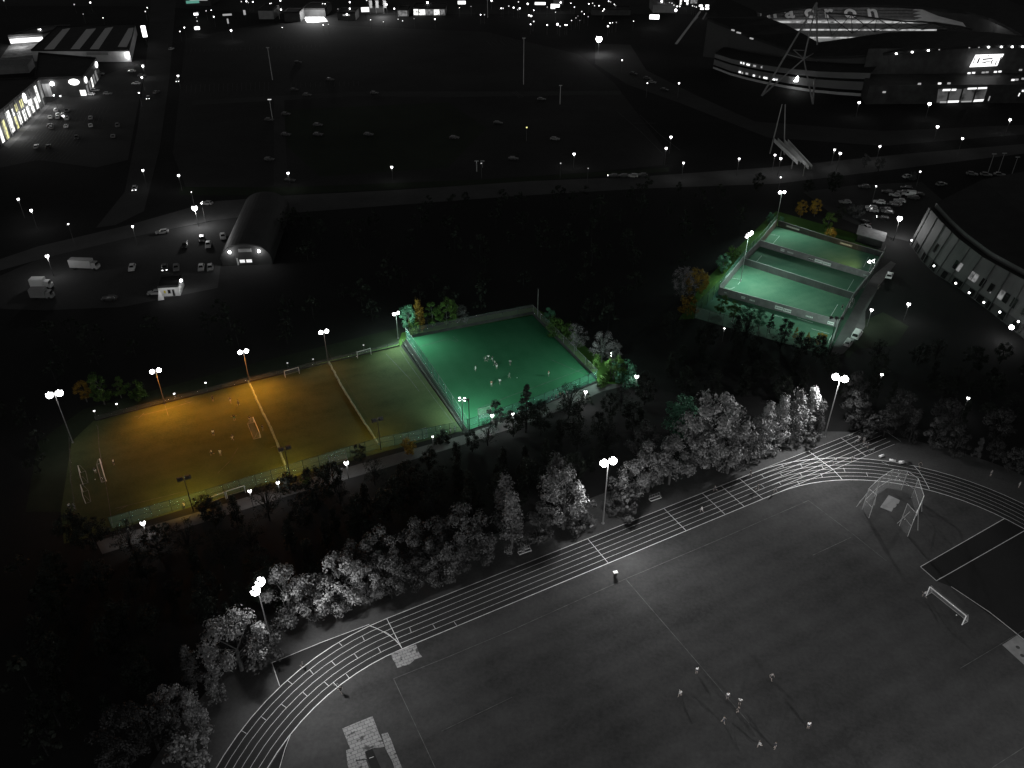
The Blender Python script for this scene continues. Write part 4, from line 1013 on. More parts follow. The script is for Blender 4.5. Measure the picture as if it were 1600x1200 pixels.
POSES = {
    'stand': {},
    'hips': dict(elL=(-.36, -.08, 1.2), wrL=(-.2, .06, 1.04), elR=(.36, -.08, 1.2), wrR=(.2, .06, 1.04)),
    'run': dict(waist=(0, .04, 1.1), chest=(0, .09, 1.29), neck=(0, .12, 1.48), head=(0, .17, 1.61), crown=(0, .18, 1.70), shL=(-.19, .12, 1.40), shR=(.19, .06, 1.41), elL=(-.25, .24, 1.2), wrL=(-.2, .42, 1.32), elR=(.27, -.2, 1.22), wrR=(.25, -.08, 1.02),
                knL=(-.11, -.1, .52), anL=(-.12, -.46, .36), toL=(-.12, -.50, .18), knR=(.12, .28, .58), anR=(.12, .18, .17), toR=(.13, .36, .06)),
    'stride': dict(elL=(-.26, .12, 1.17), wrL=(-.25, .3, 1.02), elR=(.26, -.17, 1.16), wrR=(.27, -.16, .9), knL=(-.11, -.06, .5), anL=(-.12, -.32, .13), toL=(-.13, -.15, .04), knR=(.11, .20, .53), anR=(.12, .26, .1), toR=(.13, .45, .05)),
    'kick': dict(waist=(0, -.02, 1.1), chest=(0, -.04, 1.29), neck=(0, -.02, 1.48), elL=(-.38, .1, 1.22), wrL=(-.52, .22, 1.32), elR=(.38, -.1, 1.2), wrR=(.55, -.12, 1.22), knL=(-.12, .02, .5), knR=(.13, .36, .66), anR=(.14, .55, .32), toR=(.14, .74, .36)),
}
CLOTH = {k: mat(k + '_fabric', c, .9) for k, c in dict(white=g3(.9), bright=(.8, .78, .70), black=g3(.02), dark=(.04, .045, .06), grey=g3(.22), red=(.35, .10, .06), green=(.10, .28, .20), pale=g3(.5), blue=(.05, .08, .2)).items()}
HAIR = [mat('dark_hair', .015, .7), mat('brown_hair', (.05, .035, .02), .7)]
PP = {}
for k, q in POSES.items():
    b, sh, so_, ha, fa = person_proto(q)
    bm = bmesh.new(); bm.from_mesh(b); n0 = len(bm.faces); bm.from_mesh(fa); bm.faces.ensure_lookup_table()
    for f in bm.faces[n0:]: f.material_index = 1
    bm.to_mesh(b); bm.free()
    b.materials.append(M['skin']); b.materials.append(M['black']); sh.materials.append(CLOTH['white']); so_.materials.append(CLOTH['black']); ha.materials.append(HAIR[0])
    PP[k] = (b, sh, so_, ha)
def person(p, pose, yaw, shirt, shorts, label, group=None, z=.06, legs=None, sc_=1.0):
    b, sh, so_, ha = PP[pose]; q = G(*p)
    o = bpy.data.objects.new('person', b); COL.objects.link(o); o.location = (q.x, q.y, z); o.rotation_euler = (0, 0, R(yaw)); o.scale = (sc_,) * 3
    tag(o, label, 'person', group)
    for me, nm, m in ((sh, 'shirt', CLOTH[shirt]), (so_, 'shorts' if legs is None else 'trousers', CLOTH[shorts]), (ha, 'hair', HAIR[rnd.randrange(2)])):
        c = bpy.data.objects.new(nm, me); COL.objects.link(c); adopt(c, o); paint(c, m)
    return o
GI, GR, GO, GN = 'people training on the infield', 'people on the running track', 'players on the orange-lit pitch', 'players on the teal pitch'
for a in (
    ((1088, 1052), 'stand', 200, 'white', 'dark', 'person in a bright white top standing highest of the dark infield group', GI),
    ((1062, 1088), 'stride', 140, 'white', 'pale', 'person all in white walking at the edge of the infield group', GI),
    ((1136, 1092), 'stand', 180, 'white', 'dark', 'person with a rounded white back in the middle of the infield group', GI),
    ((1155, 1101), 'hips', 160, 'white', 'black', 'person in white top and black shorts in the middle of the infield group', GI),
    ((1152, 1114), 'stand', 20, 'black', 'black', 'dark-clothed person just below the middle of the infield group', GI),
    ((1129, 1130), 'stride', 250, 'grey', 'dark', 'person in a dull grey top jogging across the infield', GI),
    ((1186, 1168), 'run', 120, 'pale', 'pale', 'pale-clothed person bending on the empty lower infield', GI),
    ((1204, 1062), 'stride', 210, 'grey', 'black', 'grey-topped person walking apart from the infield group', GI),
    ((1262, 1138), 'stand', 180, 'white', 'dark', 'lone person in a brilliant white top on the infield', GI),
    ((1210, 1170), 'stand', 90, 'dark', 'dark', 'barely visible dark-clothed person near the bottom of the infield', GI),
    ((1443, 934), 'run', 60, 'pale', 'dark', 'person crouching against the post of the large white goal', GI),
    ((1096, 801), 'run', 100, 'white', 'pale', 'runner in a white top on the middle lanes of the straight', GR),
    ((1183, 766), 'run', -60, 'black', 'black', 'dark runner by the cross line on the straight', GR), ((1211, 770), 'run', 110, 'grey', 'grey', 'grey runner on the inner lanes of the straight', GR), ((1117, 768), 'run', 110, 'grey', 'dark', 'dim runner on the outer lane of the straight', GR),
    ((1172, 744), 'stride', 100, 'black', 'black', 'dark walker on the outermost lane of the straight', GR),
    ((1303, 724), 'run', 150, 'white', 'dark', 'runner in a white top leaving the sprint start', GR), ((1331, 722), 'run', 150, 'pale', 'black', 'dark runner with a pale head beside the white-topped one', GR),
    ((1349, 692), 'stand', 120, 'grey', 'grey', 'grey-clothed person standing at the sprint start hurdles', GR), ((1341, 690), 'hips', 140, 'pale', 'dark', 'person with a pale top behind the sprint start line', GR), ((1355, 700), 'stand', 100, 'dark', 'dark', 'dark person bending over the sprint start line', GR),
    ((1436, 731), 'stride', 200, 'black', 'black', 'black-clothed person walking on the far bend verge', GR), ((1591, 762), 'stand', 230, 'pale', 'pale', 'pale-legged person on the verge beyond the far bend', GR), ((1547, 744), 'stand', 200, 'grey', 'dark', 'dim person under the young trees beyond the far bend', GR),
    ((474, 1044), 'run', 140, 'grey', 'black', 'dark runner on the outermost lane of the track bend', GR), ((533, 1083), 'stride', 60, 'black', 'black', 'dark person on the grass behind the lone hurdle', GR),
    ((179, 727), 'stand', 100, 'white', 'dark', 'player in white near the far white goal at the dim end', GO), ((150, 740), 'stand', 10, 'dark', 'white', 'dark player with pale shorts behind the far white goal', GO),
    ((334, 681), 'stand', 200, 'bright', 'dark', 'player in a bright white bib nearest the dark middle of the orange pitch', GO), ((332, 712), 'run', 140, 'bright', 'dark', 'player in white running beside another in white', GO), ((345, 712), 'hips', 170, 'bright', 'pale', 'player in a bright white top facing the path', GO),
    ((364, 688), 'stride', 90, 'dark', 'bright', 'player with pale shorts alone in mid pitch', GO), ((367, 657), 'kick', 200, 'black', 'green', 'dark-topped player with pale legs casting a long shadow', GO), ((361, 630), 'run', 40, 'grey', 'bright', 'player in grey under the orange light by the back line', GO),
    ((373, 634), 'stride', 160, 'grey', 'dark', 'dull player beside the one in grey by the back line', GO), ((333, 627), 'stand', 160, 'dark', 'dark', 'dark player close to the back touchline', GO), ((391, 659), 'stride', 220, 'dark', 'bright', 'player with pale shorts in front of the white goal', GO), ((411, 673), 'hips', 250, 'dark', 'grey', 'goalkeeper standing inside the white goal by the net', GO),
    ((110, 796), 'stand', 60, 'white', 'dark', 'white-topped person at the dim front corner behind the stored goals', GO), ((117, 796), 'stand', -30, 'grey', 'dark', 'grey person at the dim front corner beside the white-topped one', GO),
    ((743, 580), 'stand', 250, 'white', 'white', 'player all in white at the edge of the teal pitch group', GN), ((763, 563), 'kick', 180, 'white', 'black', 'player in white at the top of the teal pitch group', GN), ((759, 566), 'run', 90, 'pale', 'dark', 'player jostling beside the white one at the top of the teal group', GN),
    ((769, 565), 'run', 240, 'dark', 'pale', 'dark-topped player at the top of the teal pitch group', GN), ((773, 572), 'stride', 300, 'pale', 'dark', 'pale player in the middle of the teal pitch group', GN), ((776, 576), 'stand', 200, 'dark', 'white', 'dark player with white socks at the lower end of the teal group', GN),
    ((797, 571), 'hips', 160, 'pale', 'dark', 'pale player standing apart near the centre of the teal pitch', GN), ((796, 591), 'stride', 90, 'green', 'grey', 'green-topped player casting a long thin shadow', GN), ((768, 604), 'hips', 200, 'red', 'pale', 'red-topped player nearest the white-painted floodlight', GN),
    ((857, 588), 'stand', 250, 'red', 'white', 'red-topped player with white legs alone at the bushy end', GN), ((781, 601), 'run', 20, 'white', 'dark', 'small bright player crossing towards the red-topped one', GN),
): person(*a)
GS_ = 'spectators on the path'
for p, c1, c2, y, lb in (((857, 628), 'black', 'black', 10, 'spectator in black at the shrub end of the path group'), ((862, 626), 'black', 'dark', -20, 'spectator in black second from the shrub on the path'), ((868, 625), 'grey', 'black', 15, 'spectator with a pale top in the path group'), ((874, 622), 'red', 'black', 0, 'spectator with a reddish top in the path group'),
                     ((879, 621), 'black', 'black', -10, 'spectator in black beside the reddish one'), ((886, 619), 'pale', 'black', 20, 'pale spectator at the lamp end of the path group'), ((711, 676), 'white', 'pale', 30, 'bright person on the path beside the white-painted floodlight'), ((704, 679), 'white', 'grey', 60, 'bright person low by the path near the white-painted floodlight'),
                     ((317, 798), 'pale', 'dark', 100, 'pale person on the path by the stored goals'), ((289, 794), 'bright', 'pale', 60, 'bright person behind the fence by the dark-backed floodlight'), ((444, 757), 'white', 'grey', 30, 'pale person under the path lamp by the first dividing net')):
    person(p, 'stand', y, c1, c2, lb, GS_)
for p, y, lb in (((1315, 484), 200, 'person in dark clothes by the cage wall on the tarmac path'), ((1372, 452), 160, 'dark person walking on the tarmac path by the cages')):
    person(p, 'stride', y, 'black', 'black', lb, 'people by the cages')
def football(p, label):
    q = G(*p); s = MB(); s.smooth = True; s.ball((0, 0, 0), .11, 12, 8); o = s.build('football', M['white']); o.location = (q.x, q.y, .17); tag(o, label, 'ball', 'footballs')
football((808, 591), 'small white ball alone on the teal pitch'); football((149, 750), 'white ball near the far goal at the dim end'); football((1494, 962), 'white ball beside the large goal net on the infield'); football((1160, 571), 'ball by the second cage goal')
# ------------------------------------------------------------------ VEHICLES
def car_meshes(kind='car'):
    """parts of one car, 4.3 m long, nose towards +X"""
    L, Wd, zr, zb = (4.3, 1.78, 1.46, .95) if kind == 'car' else (4.9, 1.95, 2.05, 1.05)
    out = []
    prof = [(-L/2, .42), (-L/2 - .03, .70), (-L/2 + .10, zb), (-L*.28, zb + .02), (L*.20, zb), (L/2 - .22, zb - .14), (L/2, .66), (L/2 - .02, .36), (L*.34, .28), (-L*.34, .28)]
    s = MB(); s.smooth = False
    ys = [(-Wd/2, .90), (-Wd/2 + .10, 1.0), (Wd/2 - .10, 1.0), (Wd/2, .90)]
    rings = []
    for y, k in ys:
        rings.append([(x * (1 if k == 1 else .985), y, .6 + (z - .6) * k) for x, z in prof])
    n = len(prof)
    for a, b in zip(rings, rings[1:]):
        for i in range(n): s.poly([a[i], b[i], b[(i + 1) % n], a[(i + 1) % n]][::-1])
    s.poly(rings[0]); s.poly(rings[-1][::-1])
    # cabin
    if kind == 'car': xb0, xb1, xt0, xt1, wt = -L*.44, L*.20, -L*.33, L*.05, .62
    else: xb0, xb1, xt0, xt1, wt = -L*.495, L*.26, -L*.485, L*.16, .82
    wb = Wd/2 - .09
    B = [(xb0, -wb, zb - .02), (xb1, -wb, zb - .02), (xb1, wb, zb - .02), (xb0, wb, zb - .02)]; Tp = [(xt0, -wt, zr), (xt1, -wt, zr), (xt1, wt, zr), (xt0, wt, zr)]
    for i in range(4): s.poly([B[i], B[(i + 1) % 4], Tp[(i + 1) % 4], Tp[i]])
    s.poly(Tp); out.append(('body', s.mesh('body'), 'BODY'))
    def glass(name, q, ins, off):
        c = sum((Vector(p) for p in q), Vector()) / 4; nrm = (Vector(q[1]) - Vector(q[0])).cross(Vector(q[2]) - Vector(q[1])).normalized()
        g = MB(); g.poly([c + (Vector(p) - c) * ins + nrm * off for p in q]); return (name, g.mesh(name), 'glass')
    out.append(glass('windscreen', [B[1], B[2], Tp[2], Tp[1]], .86, .012)); out.append(glass('rear_window', [B[3], B[0], Tp[0], Tp[3]], .82, .012))
    if kind == 'car':
        out.append(glass('side_window', [B[0], B[1], Tp[1], Tp[0]], .84, .012)); out.append(glass('side_window', [B[2], B[3], Tp[3], Tp[2]], .84, .012))
    else:
        f = lambda p, q, t: tuple(Vector(p).lerp(Vector(q), t))
        out.append(glass('side_window', [f(B[0], B[1], .68), B[1], Tp[1], f(Tp[0], Tp[1], .70)], .8, .012)); out.append(glass('side_window', [B[2], f(B[3], B[2], .68), f(Tp[3], Tp[2], .70), Tp[2]], .8, .012))
    for x in (-L * .31, L * .31):
        for y in (-Wd/2 + .1, Wd/2 - .1):
            g = MB(); g.bar((x, y - .11, .32), (x, y + .11, .32), .32, n=14); out.append(('wheel', g.mesh('wheel'), 'black'))
    for y in (-Wd * .34, Wd * .34):
        g = MB(); g.box((L/2 - .05, y, .70), (.16, .34, .14)); out.append(('headlight', g.mesh('headlight'), 'pale'))
        g = MB(); g.box((-L/2 + .02, y * 1.08, .78), (.10, .26, .16)); out.append(('tail_light', g.mesh('tail_light'), 'tail'))
    return out
M['tail'] = mat('red_lens', (.12, .02, .02), .3)
PAINT = {k: mat(k + '_car_paint', c, .3, spec=.5) for k, c in dict(white=g3(.75), silver=g3(.42), grey=g3(.18), black=g3(.02), dark=g3(.06)).items()}
CARM = {k: car_meshes(k) for k in ('car', 'van')}
for k in CARM:
    for nm, me, m in CARM[k]: me.materials.append(PAINT['white'] if m == 'BODY' else M[m])
def car(p, yaw, col, label, group, kind='car', lit=False, far=False):
    q = G(*p); nm = 'parked_car' if kind == 'car' else 'parked_van'
    t = empty(nm, (q.x, q.y, .05), R(yaw), label, kind, group)
    for n_, me, m in CARM[kind]:
        o = bpy.data.objects.new(n_, me); COL.objects.link(o); adopt(o, t)
        if m == 'BODY': paint(o, PAINT[col])
        if n_ == 'headlight' and lit: paint(o, M['lamp_soft'])
    return t
FM = {}
def far_car(p, yaw, col, label, group, lit=False):
    """one joined mesh: far too small in the photo to show parts"""
    key = (col, lit)
    if key not in FM:
        bm = bmesh.new(); mats = []
        for n_, me, m in CARM['car']:
            mm = PAINT[col] if m == 'BODY' else (M['lamp_soft'] if (lit and n_ == 'headlight') else M[m])
            if mm not in mats: mats.append(mm)
            n0 = len(bm.faces); bm.from_mesh(me); bm.faces.ensure_lookup_table()
            for f in bm.faces[n0:]: f.material_index = mats.index(mm)
        me = bpy.data.meshes.new('car'); bm.to_mesh(me); bm.free()
        for x in mats: me.materials.append(x)
        FM[key] = me
    q = G(*p); o = bpy.data.objects.new('parked_car', FM[key]); COL.objects.link(o); o.location = (q.x, q.y, .05); o.rotation_euler = (0, 0, R(yaw))
    return tag(o, label, 'car', group)
GA = 'cars parked at the arena'
for a in (
    ((1386, 302), 160, 'black', 'black car alone at the top of the arena car rows', GA), ((1398, 307), 155, 'silver', 'silver car next to the black one at the top of the arena rows', GA), ((1410, 303), 160, 'grey', 'grey car in the top arena row beside a bright one', GA),
    ((1419, 306), 158, 'white', 'white car in the top arena row', GA, 'van'), ((1434, 306), 158, 'black', 'black car at the arena wall end of the top row', GA), ((1416, 296), 160, 'black', 'black car parked behind the white one', GA), ((1427, 311), 158, 'dark', 'dark car with a glinting bonnet below the white one', GA),
    ((1373, 318), 158, 'white', 'bright white car at the path end of the middle arena row', GA), ((1399, 320), 158, 'silver', 'silver car in the middle arena row', GA), ((1405, 316), 158, 'white', 'white-roofed car in the middle arena row', GA), ((1395, 323), 158, 'black', 'black car in the middle arena row', GA),
    ((1361, 327), 158, 'white', 'white car with a pale roof in the lower arena row', GA), ((1363, 331), 158, 'silver', 'silver car in front of the pale-roofed one', GA), ((1384, 329), 158, 'black', 'black car with spotty glints in the lower arena row', GA), ((1386, 333), 158, 'grey', 'grey car second in the lower arena row', GA), ((1379, 343), 158, 'black', 'black car with its headlights on facing the bushes', GA, 'car', True),
    ((1352, 350), 100, 'black', 'black car nosed in beside a yellow one', GA), ((1353, 357), 100, 'silver', 'pale yellowish car at the end of the arena lot', GA), ((1350, 294), 170, 'dark', 'dark car at the road side of the arena lot', GA), ((1320, 318), 175, 'grey', 'grey car half hidden under the trees by the arena', GA), ((1470, 290), 20, 'grey', 'grey car on the far side of the arena roof', GA), ((1418, 278), 20, 'silver', 'silver car arriving at the arena entrance', GA),
): car(*a)
GV = 'vehicles on the open lot'
for a in (
    ((207, 421), 284, 'white', 'white car alone in the middle of the open lot', GV), ((258, 421), 289, 'dark', 'dark car with bright headlights beside the lit cabin', GV, 'car', True), ((276, 421), 289, 'grey', 'grey car next to the one with headlights on', GV), ((315, 421), 284, 'silver', 'silver car in the row before the curved-roof hall', GV), ((329, 421), 286, 'grey', 'grey car closest to the curved-roof hall', GV),
    ((326, 385), 284, 'white', 'white car parked halfway up beside the curved-roof hall', GV), ((289, 386), 284, 'black', 'black car with small glints out on the open lot', GV), ((316, 376), 284, 'black', 'black car with a pale roof rack on the open lot', GV), ((349, 372), 289, 'white', 'white car against the wall of the curved-roof hall', GV), ((254, 365), 200, 'silver', 'small pale car at the far side of the open lot', GV),
    ((243, 460), 190, 'silver', 'silver car beside the lit cabin wall', GV), ((172, 469), 185, 'dark', 'long dark car at the front edge of the open lot', GV),
): car(*a)
GP_ = 'vehicles on the path by the cages'
car((1389, 433), 60, 'white', 'white car with a dark windscreen on the path by the cages', GP_); car((1338, 526), 55, 'white', 'large white van at the lower end of the cage path', GP_, 'van'); car((1325, 538), 55, 'silver', 'silver car behind the white van on the cage path', GP_)
GRT = 'cars at the retail park'
for i, (x, y, c, lb) in enumerate((
    (88, 174, 'silver', 'silver car in the top row before the long shop'), (105, 175, 'dark', 'dark car in the top row before the long shop'), (79, 185, 'white', 'white car beside another in the second row'), (91, 181, 'white', 'white car with a bright roof in the second row'), (91, 185, 'silver', 'silver car tucked under the bright-roofed one'), (99, 182, 'white', 'car with a shining bonnet in the second row'),
    (105, 187, 'silver', 'silver car in the second row, facing the store'), (142, 186, 'silver', 'silver car at the open end of the second row'), (104, 199, 'white', 'white car in the third row'), (142, 198, 'white', 'bright white car at the open end of the third row'), (78, 198, 'dark', 'dark car near the shop zebra crossing'), (81, 201, 'grey', 'grey car near the shop zebra crossing'),
    (120, 217, 'dark', 'dark car at the end of the fourth row'), (57, 231, 'silver', 'silver car alone in the lowest bays'), (76, 231, 'black', 'black car beside the silver one in the lowest bays'), (184, 198, 'grey', 'grey car by the retail park exit'), (177, 215, 'grey', 'dim car lower by the retail park exit'),
    (72, 146, 'white', 'white car at the corner of the dark supermarket'), (80, 146, 'silver', 'silver car at the corner of the dark supermarket'), (101, 143, 'grey', 'grey car along the supermarket front'), (110, 143, 'grey', 'second grey car along the supermarket front'), (119, 143, 'silver', 'silver car under the bright oval sign'), (131, 136, 'white', 'white car shining at the supermarket entrance'), (142, 149, 'white', 'white car at the supermarket corner'), (149, 143, 'silver', 'silver car beside the supermarket windows'), (169, 148, 'grey', 'grey car alone below the supermarket'),
    (157, 117, 'silver', 'silver car at the far supermarket windows'), (206, 113, 'silver', 'long silver car at the retail park entrance'), (213, 132, 'white', 'white car by the entrance lamps'), (222, 120, 'grey', 'grey car behind the entrance lamps'), (201, 88, 'silver', 'silver car beside the warehouse corner'),
)): far_car((x, y), rnd.choice((112, 292, 116)) if y > 150 else rnd.choice((0, 180)), c, lb, GRT)
GRD = 'cars on the roads'
for x, y, yaw, c, lb, lit in (
    (211, 297, 286, 'silver', 'car with twin headlights driving down the side road', True), (278, 128, 286, 'silver', 'car with a glare of lights at the retail junction', True), (232, 155, 286, 'dark', 'dark car with lights on the side road', True), (245, 146, 80, 'grey', 'grey car on the side road verge', False),
    (958, 277, 174, 'dark', 'leading car of the queue on the main road', True), (973, 277, 174, 'dark', 'second car of the queue on the main road', True), (988, 277, 174, 'silver', 'third car of the queue on the main road', True), (1003, 276, 174, 'dark', 'last car of the queue on the main road', True),
    (324, 320, 170, 'silver', 'car with lights on beside the bright road lamp', True), (268, 78, 80, 'silver', 'silver car waiting near the bright lozenge sign', False), (308, 45, 260, 'white', 'white car shining at the roundabout', True), (308, 22, 260, 'white', 'white car lit behind the roundabout', True)):
    far_car((x, y), yaw, c, lb, GRD, lit)
GSC = 'cars in the dark stadium car park'  # paint darkened so these cars look unlit, whatever their own colour
for x, y, yaw, c, lb in (
    (421, 189, 350, 'dark', 'pale car at the foot of the lit lamp mast'), (447, 180, 350, 'dark', 'grey car across from the lit lamp mast'), (497, 197, 350, 'dark', 'grey car parked by a black one in mid car park'), (497, 212, 350, 'dark', 'pale car with a bright tail in mid car park'), (447, 212, 350, 'dark', 'dark car with one bright light beside the aisle'), (421, 251, 350, 'dark', 'dark car low on the aisle'), (453, 284, 350, 'black', 'black car under the globe lamp by the road'), (466, 99, 350, 'black', 'black car at the far side of the dark car park'),
    (516, 126, 350, 'dark', 'small pale car far out in the dark car park'), (460, 142, 350, 'black', 'black car behind the lane of the dark car park'), (480, 150, 350, 'dark', 'grey car on the lane of the dark car park'), (576, 212, 350, 'dark', 'dim car alone on the dark island'), (710, 217, 350, 'dark', 'dim car at the far end of the dark island'), (778, 194, 350, 'black', 'black car with a small glint towards the stadium'), (846, 157, 350, 'dark', 'pale car near the unlit mast'), (867, 219, 350, 'grey', 'white car in the stadium end of the car park'), (802, 250, 350, 'dark', 'grey car by the hedge of the car park'), (585, 147, 350, 'dark', 'dim car on the lane mid car park'),
    (1011, 124, 330, 'dark', 'dark car with headlamps on the stadium forecourt'), (1019, 130, 330, 'grey', 'grey car following on the stadium forecourt'), (990, 117, 330, 'black', 'black car parked on the stadium forecourt'), (1038, 142, 330, 'black', 'black car at the forecourt edge'), (1518, 274, 340, 'grey', 'silver car among thin masts behind the arena'), (1540, 275, 340, 'grey', 'grey car among thin masts behind the arena'), (1561, 275, 340, 'grey', 'grey car last among the thin masts')):
    far_car((x, y), yaw, c, lb, GSC)
# box lorries and huts on the lot
def lorry(p, yaw, label, lx=7.2, m='pale'):
    q = G(*p); t = empty('box_lorry', (q.x, q.y, .05), R(yaw), label, 'lorry', 'lorries on the open lot')
    s = MB(); s.box((-.9, 0, 2.0), (lx - 2.1, 2.4, 2.5)); s.box((-.9, 0, .62), (lx - 2.1, 1.0, .2)); s.build('cargo_box', M[m], t)
    s = MB(); x = lx / 2; s.prism([(x - 1.9, -1.1), (x - .1, -1.1), (x, -.8), (x, .8), (x - .1, 1.1), (x - 1.9, 1.1)], .5, 1.5); s.prism([(x - 1.85, -1.05), (x - .5, -.95), (x - .5, .95), (x - 1.85, 1.05)], 1.5, 2.4); s.build('cab', M[m], t)
    s = MB(); s.poly([(x - .48, -.85, 1.52), (x - .48, .85, 1.52), (x - .48, .85, 2.3), (x - .48, -.85, 2.3)]); s.build('windscreen', M['glass'], t)
    for a in (x - 1.0, -x + 1.4):
        for b in (-1.0, 1.0):
            s = MB(); s.bar((a, b - .14, .45), (a, b + .14, .45), .45, n=12); s.build('wheel', M['black'], t)
lorry((134, 420), -4, 'pale box lorry with its cab towards the lot cars', 9.0)
lorry((67, 450), 2, 'white box lorry at the dark edge of the lot', 6.0, 'white')
lorry((68, 466), 2, 'dim grey box lorry in front of the white one', 6.5, 'grey')
# ------------------------------------------------------------------ BUILDINGS
def building(name, foot, h, label, wall='dark', roof='roof', openings=(), cat='building', group=None, parapet=.5, extra=None, sag=0):
    """foot: ground points in order; openings: (edge, t0, t1, z0, z1, material, part name)"""
    P = [Vector((p[0], p[1], 0)) for p in foot]
    if sum(a.x * b.y - b.x * a.y for a, b in zip(P, P[1:] + P[:1])) < 0: raise ValueError(label)
    o = P[0]; t = empty(name, o, 0, label, cat, group); P = [p - o for p in P]; n = len(P)
    w = MB()
    for a, b in zip(P, P[1:] + P[:1]): w.poly([a, b, b + Vector((0, 0, h)), a + Vector((0, 0, h))])
    w.build('wall', M[wall], t)
    r = MB(); r.poly([p + Vector((0, 0, h - .02)) for p in P]); c = sum(P, Vector()) / n
    for a, b in zip(P, P[1:] + P[:1]):
        d = b - a; out = Vector((d.y, -d.x, 0)).normalized() * .12
        ro = r.build; q = [a + out, b + out]
        r.poly([q[0] + Vector((0, 0, h - .5)), q[1] + Vector((0, 0, h - .5)), q[1] + Vector((0, 0, h + parapet)), q[0] + Vector((0, 0, h + parapet))])
        i = -out * 2; r.poly([q[1] + i + Vector((0, 0, h)), q[0] + i + Vector((0, 0, h)), q[0] + i + Vector((0, 0, h + parapet)), q[1] + i + Vector((0, 0, h + parapet))])
        r.poly([q[0] + Vector((0, 0, h + parapet)), q[1] + Vector((0, 0, h + parapet)), q[1] + i + Vector((0, 0, h + parapet)), q[0] + i + Vector((0, 0, h + parapet))])
    r.build('roof', M[roof], t)
    for (e, t0, t1, z0, z1, m, nm) in openings:
        a, b = P[e], P[(e + 1) % n]; d = b - a; out = Vector((d.y, -d.x, 0)).normalized(); u = d.normalized()
        p, q = a + d * t0, a + d * t1
        fr = MB(); an = math.atan2(d.y, d.x); cc_ = (p + q) / 2 + out * .05; L = (q - p).length
        for zz in (z0, z1): fr.box(cc_ + Vector((0, 0, zz)), (L + .2, .14, .12), an)
        for x in (p, q): fr.box(x + out * .05 + Vector((0, 0, (z0 + z1) / 2)), (.12, .14, z1 - z0), an)
        if nm == 'window' or nm == 'door' or nm == 'shop_window':
            fo = fr.build(nm, M['grey'], t); s = MB(); f = out * .06
            s.poly([p + f + Vector((0, 0, z0)), q + f + Vector((0, 0, z0)), q + f + Vector((0, 0, z1)), p + f + Vector((0, 0, z1))]); s.build('pane', M[m], fo)
        else:
            s = MB(); s.box((p + q) / 2 + out * .12 + Vector((0, 0, (z0 + z1) / 2)), (L, .2, z1 - z0), an); s.build(nm, M[m], t)
    return t
def oval_sign(parent, c, u, up, w, h, m='sign_lit', nm='sign'):
    s = MB(); nrm = u.cross(up).normalized(); N = 20
    ring = [c + u * (w / 2 * math.cos(2 * math.pi * k / N)) + up * (h / 2 * math.sin(2 * math.pi * k / N)) for k in range(N)]
    s.poly([p + nrm * .15 for p in ring]); s.poly([p - nrm * .02 for p in ring][::-1])
    for k in range(N): s.poly([ring[k] - nrm * .02, ring[(k + 1) % N] - nrm * .02, ring[(k + 1) % N] + nrm * .15, ring[k] + nrm * .15])
    return s.build(nm, M[m], parent)
Z = Vector((0, 0, 1))
def bld_local(t, p): return p - t.location
# long shop: lit panels along its front
A, B = G(74, 161), G(2, 229); d = (B - A).normalized(); nrm = Vector((d.y, -d.x, 0)); hs = height_at(A, 122)
if nrm.x < 0: nrm = -nrm
back = -nrm * 70
ops = []
shop = ((.03, .075, .3, .97, 'pale'), (.115, .165, .25, .9, 'win_lit'), (.18, .235, .1, .55, 'win_lit'), (.27, .33, .1, .62, 'win_lit'), (.36, .42, .08, .5, 'win_lit'), (.45, .51, .08, .48, 'win_lit'), (.44, .50, .55, .85, 'win_yellow'), (.545, .60, .1, .55, 'win_lit'), (.555, .60, .58, .85, 'win_yellow'), (.63, .68, .05, .5, 'win_yellow'), (.635, .68, .52, .8, 'win_lit'), (.71, .785, .08, .85, 'win_lit'), (.83, .885, .03, .7, 'win_yellow'), (.92, .97, .05, .75, 'win_lit'))
foot = [A, A + back, B + back, B]
area = sum(a.x * b.y - b.x * a.y for a, b in zip(foot, foot[1:] + foot[:1]))
if area < 0: foot = foot[::-1]
e = [i for i in range(4) if {tuple(foot[i]), tuple(foot[(i + 1) % 4])} == {tuple(A), tuple(B)}][0]
rev = tuple(foot[e]) == tuple(B)
for t0, t1, z0, z1, m in shop:
    if rev: t0, t1 = 1 - t1, 1 - t0
    ops.append((e, t0, t1, z0 * hs, z1 * hs, m, 'shop_window' if m.startswith('win') else 'pilaster'))
for k in range(9):
    t0 = (k + .5) / 9 * .9 + .02; ops.append((e, (1 - t0 - .008) if rev else t0, (1 - t0) if rev else t0 + .008, 0, hs * .98, 'grey', 'pilaster'))
shopt = building('shop_building', foot, hs, 'long dark-roofed shop with glowing full-height shopfront panels', 'dark', 'roof', ops)
oval_sign(shopt, bld_local(shopt, A + (B - A) * .40 + nrm * .5 + Z * hs * .80), d, Z, 4, 4.5); oval_sign(shopt, bld_local(shopt, A + (B - A) * .35 + nrm * .5 + Z * hs * .55), d, Z, 2, 2.4)
for k, t_ in enumerate((.12, .35, .6, .85)): lamp_light('shopfront_glow', A + (B - A) * t_ + nrm * 4 + Z * 4, 1500, radius=1.5)
